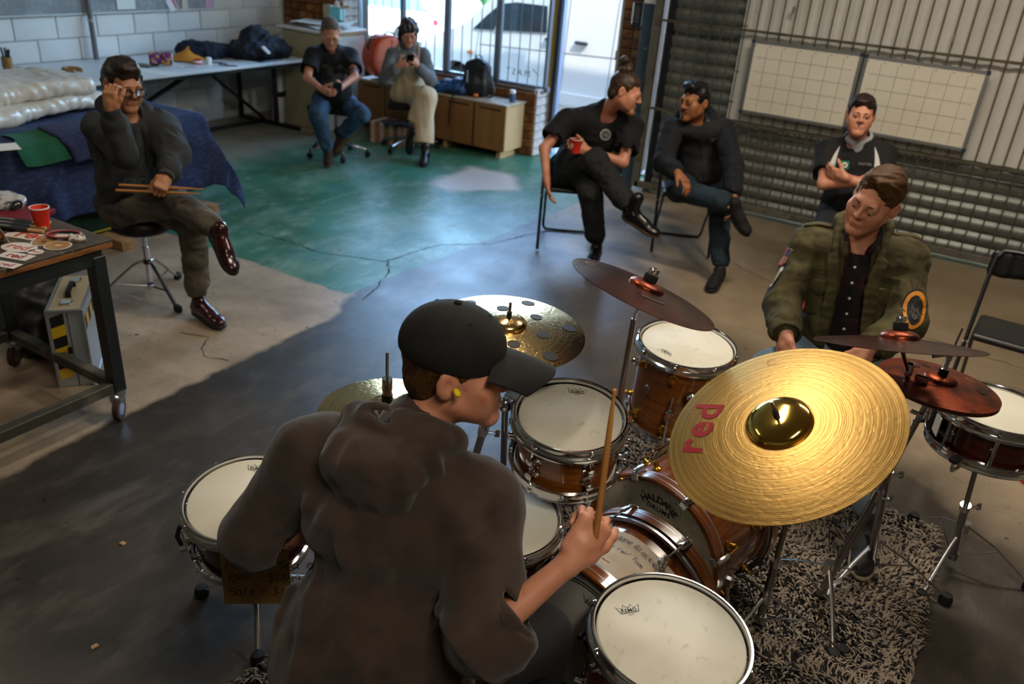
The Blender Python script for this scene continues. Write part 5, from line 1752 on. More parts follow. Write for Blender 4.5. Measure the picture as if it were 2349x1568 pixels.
# ---- folding chairs
def folding_chair(label, P, face, group='black folding chairs'):
    """P: centre on the floor, face: facing direction"""
    f = unit((*face, 0))
    R = np.stack([-A((-f[1], f[0], 0)) * -1, -f, A((0, 0, 1))], 1)
    R[:, 0] = np.cross(R[:, 1], R[:, 2])
    t = thing('folding_chair', label, 'folding chair', P, R, group)
    # local: x across, y to the back, z up
    w_ = .215
    part(t, 'back_frame', tube(smooth_path([(-w_, -.24, .012), (-w_, -.02, .42), (-w_, .14, .74), (-w_ * .92, .165, .80), (-w_ * .7, .175, .825), (w_ * .7, .175, .825), (w_ * .92, .165, .80), (w_, .14, .74), (w_, -.02, .42), (w_, -.24, .012)], 4), .011, 8), black_paint)
    part(t, 'leg_frame', tube(smooth_path([(-w_ + .03, -.18, .44), (-w_ + .03, .1, .2), (-w_ + .03, .235, .06), (-w_ + .045, .25, .02), (-w_ + .08, .255, .012), (w_ - .08, .255, .012), (w_ - .045, .25, .02), (w_ - .03, .235, .06), (w_ - .03, .1, .2), (w_ - .03, -.18, .44)], 4), .010, 8), black_paint)
    S = Solid(.02)
    S.bx((0, -.02, .455), (.195, .2, .02), rotx(-.05), .018)
    part(t, 'seat', S.mesh(.014), mat('black vinyl pad', '0C0C0E', .4), sharp=180)
    def bk(u, v):
        x = -.2 + .4 * u
        return (x, .178 - .03 * (1 - (2 * u - 1) ** 2) * -1 + (v - .5) * .03, .70 + .13 * v - .02 * (2 * u - 1) ** 2)
    s1 = surf(bk, 12, 4)
    s2 = (s1[0] + A((0, -.022, 0)), [q[::-1] for q in s1[1]])
    S = Solid(.02)
    for k in range(8):
        u = k / 7
        S.bx(((-.19 + .38 * u), .17 + .03 * (1 - (2 * u - 1) ** 2), .765 - .015 * (2 * u - 1) ** 2), (.05, .014, .068), rotx(-.2), .013, .03)
    part(t, 'backrest', S.mesh(.013), mat('black vinyl pad', '0C0C0E', .4), sharp=180)
    for s in (-1, 1):
        part(t, 'hinge_pin', cyl((s * (w_ - .035), -.05, .37), (s * (w_ + .012), -.05, .37), .007, 8), alu)
    return t

# ---- table under moving blankets, duvets
blue_b = mat('blue quilted moving blanket', '283458', .95, noise=[(2, '1A2648', .4, .7), (60, '38466C', .5, .7, (1, .35, 1))], bump=(55, .5, (1, .35, 1)))
green_b = mat('dark green moving blanket', '10352E', .95, noise=[(40, '0A221E', .4, .65, (1, .4, 1))], bump=(50, .5, (1, .4, 1)))
t = thing('trestle_table', 'table hidden under the moving blankets', 'table', (-5.75, 2.9, 0))
part(t, 'table_top', box(1.2, 2.3, .03, .004, (0, .05, .725)), wood_pale)
for x in (-.52, .45):
    for y in (-1.0, 1.1):
        part(t, 'leg', box(.05, .05, .71, .004, (x, y, .355)), wood_pale)
def drape(x0, x1, y0, y1, zt, drop_x, drop_y, seed, wav=.03, flare=.08, nu=90, nv=90):
    """cloth over a box top, hanging over the +x and +y sides"""
    Lx, Ly = (x1 - x0) + drop_x, (y1 - y0) + drop_y
    def fn(u, v):
        sx, sy = u * Lx, v * Ly
        ex, ey = max(sx - (x1 - x0), 0), max(sy - (y1 - y0), 0)
        x, y = x0 + min(sx, x1 - x0), y0 + min(sy, y1 - y0)
        z = zt - ex - ey
        if ex > 0 and ey > 0:
            z = zt - max(ex, ey) - .35 * min(ex, ey)
        n = float(vnoise(A([[sx * 4 + seed, sy * 4, seed]]))[0])
        n2 = float(vnoise(A([[sx * 9 + seed, sy * 9, seed + 3]]))[0])
        k = min(1, (ex + ey) * 3)
        x += (flare * ex / max(drop_x, .01) + wav * math.sin(sy * 11 + seed + 2 * n) * k) * (1 if ex > 0 else 0) + (ex * .25 if ey > 0 else 0)
        y += (flare * ey / max(drop_y, .01) + wav * math.sin(sx * 12 + seed) * k) * (1 if ey > 0 else 0) + (ey * .1 if ex > 0 else 0)
        z += .008 * n + .006 * n2 if k == 0 else 0
        r = .015 * (1 - math.exp(-(ex + ey) * 40))
        return (x + (r if ex > 0 else 0), y + (r if ey > 0 else 0), max(z, .02))
    return surf(fn, nu, nv)
def blanket(name, label, s, m):
    o = solo(name, s, m, label, 'blanket', sharp=180)
    md = o.modifiers.new('thickness', 'SOLIDIFY')
    md.thickness = .008
    md.offset = 1
    return o
blanket('blue_blanket', 'large blue quilted moving blanket draped over the table', drape(-6.36, -5.13, 1.75, 4.12, .752, .5, .52, 2.0), blue_b)
blanket('green_blanket', 'dark green moving blanket hanging below the blue one', (lambda s: (s[0] * A((1, 1, 1)), s[1]))(drape(-6.3, -5.17, 1.85, 3.5, .742, .68, .0, 6.0, .012, .02, 60, 60)), green_b)
# folded back corner showing green lining on the front top edge
gl = mat('green blanket lining', '1E5A40', .95, bump=(50, .4))
_pf = A([(-5.32, .775), (-5.16, .776), (-5.075, .765), (-5.035, .70), (-5.01, .6)])
def over_edge(y0, y1, wob, cut):
    def fn(u, v):
        k = u * cut * 4
        i = min(int(k), 3)
        q = _pf[i] + (_pf[i + 1] - _pf[i]) * (k - i)
        return (q[0] + .006 * math.sin(9 * v + wob), y0 + (y1 - y0) * v + .03 * math.sin(5 * u + wob), q[1] + .006 * math.sin(7 * v + wob * 2))
    return fn
solo('folded_green_corner', surf(over_edge(2.72, 3.02, 1.0, .92), 16, 14), gl, 'green lining of a blanket folded over the blue edge', 'blanket', sharp=180)
navy_b = mat('slate blue blanket', '262C4A', .95, noise=[(60, '343C5C', .5, .7, (1, .35, 1))], bump=(55, .5, (1, .35, 1)))
blanket('slate_blanket', 'slate blue blanket folded over the edge behind the seated man', (lambda g: (g[0] + A((.012, 0, .012)), g[1]))(surf(over_edge(2.98, 3.5, 3.0, 1.0), 24, 20)), navy_b)
solo('blanket_note_sheet', box(.17, .22, .002), paper, 'printed white sheet lying on the blue blanket', 'paper', (-4.98 - .03, 2.56, .783), rotz(-.35), smooth=False)
duv = mat('white duvet in plastic', 'DAD6CA', .28, coat=.3, noise=[(3, 'C4BEB0', .45, .75)], bump=(9, .7, (1, 1, 1), .02))
def duvet(label, c, h, rot, dims):
    S = Solid(.05)
    S.bx((0, 0, h), (dims[0], dims[1], dims[2]), None, dims[2] * .85)
    S.el((0, 0, h + dims[2] * .2), (dims[0] * .85, dims[1] * .85, dims[2] * 1.25), k=.08)
    S.disp = lambda p: .022 * vnoise(p * A((6, 4, 6))) + .012 * np.abs(vnoise(p * A((10, 22, 14)))) + .006 * vnoise(p * 26)
    return solo('duvet', S.mesh(.015), duv, label, 'duvet', c, rotz(rot), group='duvets stacked on the blankets', sharp=180)
duvet('lower white duvet of the pile on the blue blanket', (-5.9, 3.1, .77), .05, .25, (.36, .62, .055))
duvet('upper puffy cream duvet of the pile on the blue blanket', (-5.95, 3.05, .87), .055, .12, (.36, .6, .06))
for k, (x, y, ln, rt) in enumerate(((-5.02, 3.2, .5, .05), (-5.22, 4.1, .3, .1))):
    solo('timber_bearer', box(.5, .09, .07, .004, (-.1, 0, .035)), wood_pale, ('timber bearer on the floor behind the drum stool', 'timber bearer end showing under the hanging blanket')[k], 'timber', (x, y, 0), rotz(rt), group='timber bearers under the blankets')
solo('yellow_strap', box(.012, .5, .012, .003), mat('yellow webbing', 'A89A20', .8), 'yellow strap edge along the green blanket hem', 'strap', (-5.11, 3.08, .09))

# ---- steel cart
steel_d = mat('dark green black steel', '1C2224', .45, noise=[(6, '2A3230', .5, .75)])
ply = mat('worn dark ply top', '4A4036', .6, noise=[(4, '2E2822', .4, .7, (1, 3, 1)), (18, '6E6250', .58, .75, (1, 4, 1))])
plye = mat('ply edge', '8A5A2C', .6, noise=[(60, '5E3A1A', .45, .6, (.2, .2, 1))])
CT = thing('steel_cart', 'heavy steel work cart on casters with plywood top', 'cart', (-3.52, 1.2, 0))
part(CT, 'ply_top', box(.9, 1.5, .012, .002, (0, 0, .848)), ply)
part(CT, 'ply_edge', box(.9, 1.5, .022, .001, (0, 0, .831)), plye)
for x in (-.41, .41):
    part(CT, 'top_rail', box(.05, 1.42, .07, .004, (x, 0, .784)), steel_d)
    part(CT, 'bottom_rail', box(.05, 1.36, .05, .004, (x, 0, .165)), mat('dusty steel rail', '3A3A34', .6, noise=[(6, '6A6256', .5, .75)]))
for y in (-.69, .69):
    part(CT, 'top_rail', box(.8, .05, .07, .004, (0, y, .784)), steel_d)
    part(CT, 'bottom_rail', box(.77, .05, .05, .004, (0, y, .165)), mat('dusty steel rail', '3A3A34', .6, noise=[(6, '6A6256', .5, .75)]))
    for x in (-.41, .41):
        part(CT, 'leg', box(.06, .06, .66, .004, (x, y, .46)), steel_d)
        cs = part(CT, 'caster_wheel', T(ring([(.012, -.012), (.05, -.014), (.056, -.01), (.056, .01), (.05, .014), (.012, .012)], 24), (x + .02, y - .02, .056), basis((.8, .6, 0))), mat('brown caster tyre', '3A2420', .5))
        part(cs, 'hub', T(lathe([(0, -.014), (.03, -.014), (.03, .014), (0, .014)], 16), (x + .02, y - .02, .056), basis((.8, .6, 0))), alu)
        part(CT, 'caster_fork', T(box(.05, .06, .05, .008), (x + .01, y - .01, .105)), alu)
        part(CT, 'swivel_plate', cyl((x, y, .122), (x, y, .14), .04, 16), alu)
CZ = .8545
cup_red = mat('red paper cup', 'D8321E', .45)
def paper_cup(label, P, R=None, h=.092):
    t = thing('paper_cup', label, 'cup', P, R, 'red paper cups')
    part(t, 'cup_wall', lathe([(.026, 0), (.026, .002), (.0375, h), (.0385, h + .001), (.0378, h + .003), (.036, h), (.0255, .004), (0, .004)], 32, cap=False), cup_red, sharp=60)
    part(t, 'rim', ring([(.0365, h - .002), (.039, h - .002), (.039, h + .003), (.0365, h + .003)], 32), paper)
    part(t, 'lining', lathe([(.0362, h - .001), (.0258, .006), (0, .006)], 32, cap=False), paper)
    part(t, 'round_badge', T(lathe([(0, 0), (.018, 0), (.018, .0006), (0, .0006)], 20), (.0328 * math.cos(-2.2), .0328 * math.sin(-2.2), .05), basis((math.cos(-2.2), math.sin(-2.2), -.12))), paper)
    return t
paper_cup('red paper cup standing on the steel cart', (-3.38, 1.845, CZ))
paper_cup('red paper cup on the floor at the far right edge', (.535, 4.0, 0))
sticker_w = mat('white sticker vinyl', 'DCD2C8', .35)
sticker_r = mat('faded red sticker print', 'C0503E', .4)
dk_red = mat('deep red sticker print', '9A1420', .4)
tanm = mat('printed tan disc', 'A88456', .45, noise=[(40, '8A6238', .4, .7)])
dirx = math.atan2(.45, .9)
def sticker(name, label, P, rot, base, marks, z=0.0):
    t = thing(name, label, 'sticker', (P[0], P[1], CZ + z), rotz(rot), 'stickers laid out on the cart')
    part(t, 'backing', base, sticker_w, smooth=False)
    for nm, s, m in marks:
        part(t, nm, s, m, smooth=False)
    return t
def oval(a, b, z=.0008, n=28):
    return prism([(a * math.cos(2 * PI * k / n), b * math.sin(2 * PI * k / n)) for k in range(n)], 0, z)
def up(s, z):
    return s[0] + A((0, 0, z)), s[1]
sticker('cut_out_sticker', 'long cut-out red logo sticker in front of the cup', (-3.32, 1.77), .35, J(up(prism([(-.11, -.045), (.1, -.05), (.13, .0), (.12, .07), (.06, .06), (.04, .025), (-.08, .02), (-.12, -.01)], 0, .0008), 0)), [('lettering', up(text_shape('red', .11, bold=.03), .001), sticker_r)])
sticker('oval_sticker', 'oval white sticker with faded red word', (-3.24, 1.66), .3, oval(.075, .05), [('lettering', up(text_shape('red', .07, bold=.02), .001), sticker_r)])
sticker('label_sticker', 'rectangular white sticker with dark red word', (-3.16, 1.60), .32, up(box(.13, .06, .0008), .0004), [('lettering', up(text_shape('red', .055, bold=.03), .001), dk_red)])
sticker('disc_sticker', 'round tan disc sticker nearer the oval one', (-3.23, 1.755), 0, oval(.048, .048), [('print_disc', up(oval(.042, .042), .0006), tanm), ('print_centre', up(oval(.012, .012), .0011), mat('dark disc print', '6A4A2A', .5))])
sticker('disc_sticker', 'round tan disc sticker nearest the cart edge', (-3.15, 1.765), 0, oval(.052, .052), [('print_disc', up(oval(.047, .047), .0006), tanm), ('print_centre', up(oval(.012, .012), .0011), mat('pale disc print', 'C8A878', .5))], .001)
sticker('small_oval_sticker', 'smallest oval sticker with red word', (-3.15, 1.672), .3, oval(.032, .026), [('lettering', up(text_shape('red', .03, bold=.02), .001), sticker_r)])
sticker('corner_sticker', 'white sticker at the picture edge of the cart', (-3.1, 1.53), .3, up(box(.1, .05, .0008), .0004), [('lettering', up(text_shape('red', .04, bold=.02), .001), dk_red)])
t = thing('sticker_stand', 'small propped card with concentric rings on the cart', 'card', (-3.34, 1.655, CZ), rotz(.2))
part(t, 'card', T(box(.07, .002, .075, 0, (0, 0, .04)), (0, 0, 0), rotx(.4)), mat('grey beige card', 'B0A494', .7), smooth=False)
for rr_, m in ((.028, dk_red), (.022, mat('yellow ring print', 'C0A040', .6)), (.014, ink)):
    part(t, 'ring_print', T(lathe([(0, 0), (rr_, 0), (rr_, .0004 * (40 - rr_ * 1000)), (0, .0004 * (40 - rr_ * 1000))], 20), (0, -.018, .04), rotx(.4) @ rotx(PI / 2)), m, smooth=False)
vin = mat('clear and white vinyl scraps', 'C4BEB4', .25, noise=[(30, '6A625A', .5, .6)])
for k in range(5):
    solo('vinyl_ring', T(tube([((.075 - .004 * k) * math.cos(a), (.05 - .002 * k) * math.sin(a), 0) for a in np.linspace(0, 2 * PI, 25)[:-1]], .003, 5, closed=True, flat=(1.6, .5))), vin if k % 2 else dk_red, ('lowest vinyl ring of the loose pile near the cup', 'second lowest vinyl ring of the loose pile', 'middle vinyl ring of the loose pile near the cup', 'second highest vinyl ring of the loose pile', 'topmost vinyl ring of the loose pile near the cup')[k], 'offcut', (-3.245 + .006 * k, 1.855 - .004 * k, CZ + .003 + .003 * k), rotz(.4 + .1 * k), group='vinyl ring off-cuts')
heap('vinyl_scraps', 'crumpled white vinyl scraps near the cart corner', 'offcut', (-3.165, 1.855, CZ), [((0, 0, .004), (.045, .03, .014))], vin, h=.006, amp=.01, f=60)
book_m = mat('maroon cover', '6E1426', .5)
t = thing('maroon_book', 'maroon book lying behind the red cup', 'book', (-3.6, 1.87, CZ), rotz(.42))
part(t, 'cover', box(.24, .17, .02, .002, (0, 0, .01)), book_m)
part(t, 'page_block', box(.232, .166, .014, 0, (.003, -.003, .01)), paper)
for k in range(4):
    t = thing('boxed_drumsticks', ('black sleeve of drumsticks nearest the stickers', 'second black sleeve of drumsticks from the stickers', 'third black sleeve of drumsticks from the stickers', 'black sleeve of drumsticks beside the maroon book')[k], 'drumsticks', (-3.47 - .03 * k, 1.74 + .028 * k, CZ), rotz(.42), 'sleeved drumsticks on the cart')
    part(t, 'sleeve', box(.26, .03, .018, .004, (-.03, 0, .01)), black_plastic)
    part(t, 'stick_ends', cyl((.1, 0, .01), (.17, 0, .01), .0075, 10), mat('pale hickory', 'C89A68', .5))
    part(t, 'sleeve_lettering', up(T(text_shape('DRUMSTICKS', .014, spacing=1.2), (-.03, 0, 0)), .0195), paper, smooth=False)
bagc = mat('clear plastic bag', 'B8B8BC', .12, noise=[(14, '1A1A1E', .45, .6)], coat=.5, bump=(16, .8, (1, 1, 1), .01))
heap('plastic_bag', 'crinkled clear plastic bag with dark contents on the cart', 'plastic bag', (-3.78, 1.86, CZ), [((0, 0, .02), (.14, .1, .035)), ((.08, .04, .03), (.08, .05, .03))], bagc, h=.009, amp=.012, f=24)
capm = mat('charcoal felt hat', '26262C', .9)
S = Solid(.02)
S.el((0, 0, .02), (.15, .13, .012))
S.el((-.02, 0, .05), (.09, .085, .07))
solo('felt_hat', S.mesh(.01), capm, 'charcoal brimmed hat at the far edge of the cart', 'hat', (-3.86, 1.66, CZ + .03), rotz(.2), sharp=180)
heap('black_bundle', 'black cloth bundle under the charcoal hat', 'cloth', (-3.82, 1.72, CZ), [((0, 0, .0), (.13, .1, .05))], navy_m, h=.012, amp=.01)
# things under the cart
CA = thing('aluminium_case', 'aluminium flight case with yellow black hazard tape under the cart', 'case', (-3.665, 2.075, 0), np.stack([unit(A((.66, .75, 0))) * 1, unit(A((-.75, .66, 0))), A((0, 0, 1))], 1))
case_m = mat('brushed aluminium sheet', 'A8B2B8', .4, .6)
case_top = mat('pale case lid', 'B0A68C', .5, .2)
part(CA, 'body', box(.15, .44, .4, .004, (0, 0, .2)), case_m)
part(CA, 'top_panel', box(.135, .42, .004, 0, (0, 0, .4015)), case_top)
for x in (-.075, .075):
    for y in (-.22, .22):
        part(CA, 'corner_edge', box(.014, .014, .41, .002, (x, y, .2)), alu)
    part(CA, 'long_edge', box(.014, .44, .014, .002, (x, 0, .4)), alu)
    part(CA, 'long_edge', box(.014, .44, .014, .002, (x, 0, .007)), alu)
for y in (-.22, .22):
    part(CA, 'end_edge', box(.15, .014, .014, .002, (0, y, .4)), alu)
part(CA, 'carry_handle', tube(smooth_path([(0, -.065, .403), (0, -.06, .43), (0, .06, .43), (0, .065, .403)], 4), .011, 8, flat=(1.2, .7)), black_plastic)
for y in (-.14, .14):
    part(CA, 'latch', box(.05, .05, .012, .003, (0, y, .408)), chrome)
part(CA, 'seam_line', box(.006, .4405, .4005, 0, (.01, 0, .2)), mat('dark seam', '4A4C4E', .5))
haz_y, haz_k = mat('hazard yellow', 'C8A418', .5), mat('hazard black', '141414', .5)
for k in range(8):
    part(CA, 'hazard_stripe', T(prism([(-.03, 0), (.03, 0), (.03, .05), (-.03, .05)], 0, .001), (.0765, -.2 + .055 * k, .315), np.stack([A((0, 0, 1)), A((0, 1, 0)) , A((1, 0, 0))], 1)), haz_y if k % 2 else haz_k, smooth=False)
for k in range(6):
    part(CA, 'hazard_stripe', T(prism([(-.03, 0), (.03, .02), (.03, .075), (-.03, .055)], 0, .001), (-.035, -.2215, .04 + .055 * k), np.stack([A((1, 0, 0)), A((0, 0, 1)), A((0, -1, 0))], 1)), haz_k if k % 2 else haz_y, smooth=False)
part(CA, 'end_latch', box(.02, .01, .035, .003, (.0, -.227, .2)), black_plastic)
heap('black_duffel', 'black bag slumped on the floor under the cart', 'bag', (-4.05, 2.12, 0), [((0, 0, .15), (.16, .2, .2)), ((-.05, .05, .3), (.1, .12, .12)), ((.1, -.1, .1), (.12, .12, .12))], bag_m, h=.016, amp=.02, f=8)
heap('red_bag', 'shiny red bag under the cart at the picture edge', 'bag', (-3.92, 1.62, .0), [((0, 0, .14), (.12, .16, .18)), ((.03, .05, .26), (.08, .1, .08))], mat('shiny red vinyl', 'A01424', .25), h=.016, amp=.016, f=9)

# ---- drum throne of the seated man
TH = thing('drum_throne', 'round black drum throne with chrome tripod under the seated man', 'stool', (-4.12, 2.82, 0))
part(TH, 'seat', lathe([(0, .43), (.15, .43), (.165, .445), (.168, .475), (.155, .5), (.1, .508), (0, .508)], 32), mat('black vinyl', '0C0C0E', .45))
part(TH, 'post', cyl((0, 0, .1), (0, 0, .43), .014, 12), chrome)
part(TH, 'post_sleeve', cyl((0, 0, .24), (0, 0, .32), .02, 14), chrome)
part(TH, 'black_collar', cyl((0, 0, .215), (0, 0, .245), .022, 14), black_plastic)
for a in (-.15, 1.95, 4.05):
    d = A((math.cos(a), math.sin(a), 0))
    lg = part(TH, 'leg', tube(smooth_path([d * .02 + A((0, 0, .23)), d * .09 + A((0, 0, .2)), d * .29 + A((0, 0, .02))], 4), .011, 8, flat=(1.2, .7)), chrome)
    part(lg, 'rubber_foot', T(box(.05, .036, .045, .008), d * .295 + A((0, 0, .022)), rotz(a)), black_rubber)
    part(TH, 'brace', cyl(A((0, 0, .07)), d * .2 + A((0, 0, .1)), .006, 6), chrome)
part(TH, 'lower_hub', cyl((0, 0, .055), (0, 0, .085), .02, 12), chrome)

OB = office_chair('black swivel chair with chrome star base under the man in jeans', (-5.66, 6.14, 0), .3, .50, back=False)
OC = office_chair('black swivel chair behind the fragile carton under the woman', (-5.32, 6.88, 0), .6, .50)
folding_chair('black folding chair under the man with the hair bun', (-2.68, 5.44, 0), (.47, -.88))
folding_chair('black folding chair under the man in jeans and dark hooded jacket', (-1.96, 5.98, 0), (.4, -.92))
folding_chair('black folding chair under the man with crossed arms', (-.76, 5.92, 0), (.05, -1))
folding_chair('empty black folding chair at the right edge', (.335, 4.63, 0), (-.06, -1))
# bits on the floor
for k, (x, y) in enumerate(((-2.35, 1.35), (-2.0, 1.0), (-.3, 4.3), (.75, 2.9))):
    solo('wood_chip', T(prism([(-.012, -.008), (.012, -.006), (.008, .01), (-.01, .008)], 0, .003)), wood_pale, ('pale chip on the floor left of the tagged snare', 'pale chip on the floor at the lower left', 'pale chip on the floor before the empty chair', 'pale chip on the dark floor at the right')[k], 'chip', (x, y, .0008), rotz(k * 1.3), group='pale chips on the floor')
# ================================================================== people
def skin(name, c, c2, c3):
    return mat(name, c, .48, noise=[(9, c2, .4, .75), (26, c3, .62, .8)], bump=(160, .08))
skin_light = skin('light skin', 'C08468', 'AE6E54', 'B0604C')
skin_mid = skin('warm skin', 'B07A58', '9E6848', '965A42')
skin_tan = skin('tan skin', '96603E', '865234', '784630')
eye_w = mat('eye white', 'CFC6BE', .25)
eye_d = mat('dark iris', '1C1410', .2)
lip_m = mat('lip', '9A5048', .45)
hair_dk = mat('dark brown hair', '1C1210', .5, noise=[(60, '3A241A', .5, .75, (1, 1, .3))])
hair_bl = mat('black hair', '0A090B', .45)
hair_br = mat('brown hair', '2E1D12', .5, noise=[(70, '5E4430', .5, .75, (1, 1, .3))])
hair_gr = mat('cropped grey brown hair', '4E4238', .85, noise=[(80, '6E6256', .5, .7)])
hair_lb = mat('light brown hair', '40290F', .65, noise=[(80, '5E4020', .5, .75, (1, .3, 1))], spec=.25)

def hframe(f, u=(0, 0, 1)):
    f = unit(f)
    r = unit(np.cross(f, A(u)))
    return np.stack([r, f, np.cross(r, f)], 1)
def add_head(S, c, R, s=1.0, jaw=1.0, nose=1.0, ears=True, cheek=1.0):
    """head prims in the solid; local x right, y forward, z up"""
    def w(x, y, z):
        return A(c) + R @ (A((x, y, z)) * s)
    E = lambda x, y, z, r, k=.02, op='u': S.el(w(x, y, z), A(r) * s, R, k, op)
    E(0, -.018, .034, (.075, .094, .083), .02)
    E(0, .022, -.03, (.062, .068, .085), .03)
    for q in (-1, 1):
        S.rc(w(q * .052, -.005, -.052), w(q * .016, .072, -.098), .02 * s * jaw, .017 * s * jaw, .03)
        E(q * .043, .056, -.022, (.022, .02, .02), .03)
        E(q * .031, .078, .006, (.017, .016, .0145), .008)
        E(q * .036, .056, -.052, (.022 * cheek, .022, .03), .03)
    E(0, .076, -.1, (.019 * jaw, .017, .016), .025)
    S.rc(w(-.036, .083, .021), w(.036, .083, .021), .010 * s, .010 * s, .02)
    S.rc(w(0, .09, .012), w(0, .104 + .006 * nose, -.025), .0075 * s, .0098 * s * nose, .012)
    for q in (-1, 1):
        E(q * .011, .095, -.029, (.0085, .011, .0075), .008)
        E(q * .031, .102, -.001, (.014, .012, .008), .012, 's')
        E(q * .031, .0835, .0035, (.0145, .0125, .0095), .004)
    S.rc(w(-.017, .088, -.059), w(.017, .088, -.059), .0062 * s, .0062 * s, .008)
    S.rc(w(-.014, .088, -.069), w(.014, .088, -.069), .007 * s, .007 * s, .008)
    S.rc(w(-.02, .1, -.0638), w(.02, .1, -.0638), .0022 * s, .0022 * s, .003, 's')
    if ears:
        for q in (-1, 1):
            Re = R @ rotz(q * .35)
            S.el(w(q * .078, -.016, -.006), A((.009, .021, .033)) * s, Re, .008)
            S.el(w(q * .088, -.009, -.002), A((.009, .010, .017)) * s, Re, .005, 's')
    return w
def add_hand(S, wr, d, n, t, curl=(.35, .5, .4), s=1.0, thumb=(.6, .5, .25), spread=.04, r=.0082, k=.004):
    """wrist, direction to the knuckles, palm normal, thumb-side vector"""
    d = unit(d)
    n = unit(A(n) - d * (A(n) @ d))
    t_ = np.cross(d, n)
    t = t_ if t_ @ A(t) > 0 else -t_
    wr = A(wr)
    R = np.stack([t, d, n], 1)
    S.rc(wr - d * .01, wr + d * .04 * s, .024 * s, .026 * s, .015)
    S.bx(wr + d * .052 * s, A((.038, .046, .0135)) * s, R, .012 * s, .015)
    cur = curl if hasattr(curl[0], '__len__') else [curl] * 4
    for i, (o, L) in enumerate(((.029, .95), (.010, 1.05), (-.009, 1.0), (-.027, .8))):
        p = wr + (d * (.092 - abs(i - 1.2) * .004) + t * o) * s
        a = 0.0
        sp = (o / .03) * spread
        q = [p - d * .012 * s]
        for j, l in enumerate((.043, .027, .022)):
            a += cur[i][j]
            dr = d * math.cos(a) + n * math.sin(a) + t * sp
            q.append(q[-1] + unit(dr) * l * L * s + (d * .012 * s if j == 0 else 0))
        S.path(q, [r * s * 1.08, r * s, r * s * .92, r * s * .8], k)
    b = wr + (d * .028 + t * .03) * s
    d1 = unit(t * thumb[0] + d * thumb[1] + n * thumb[2])
    p1 = b + d1 * .038 * s
    d2 = unit(d1 * .7 + d * .5 + n * thumb[2] * 1.2)
    p2 = p1 + d2 * .03 * s
    p3 = p2 + unit(d2 + n * .3) * .022 * s
    S.path([wr + d * .012 * s + t * .012 * s, b, p1, p2, p3], [.02 * s, .014 * s, .0108 * s, .0095 * s, .0082 * s], .01)
    return R
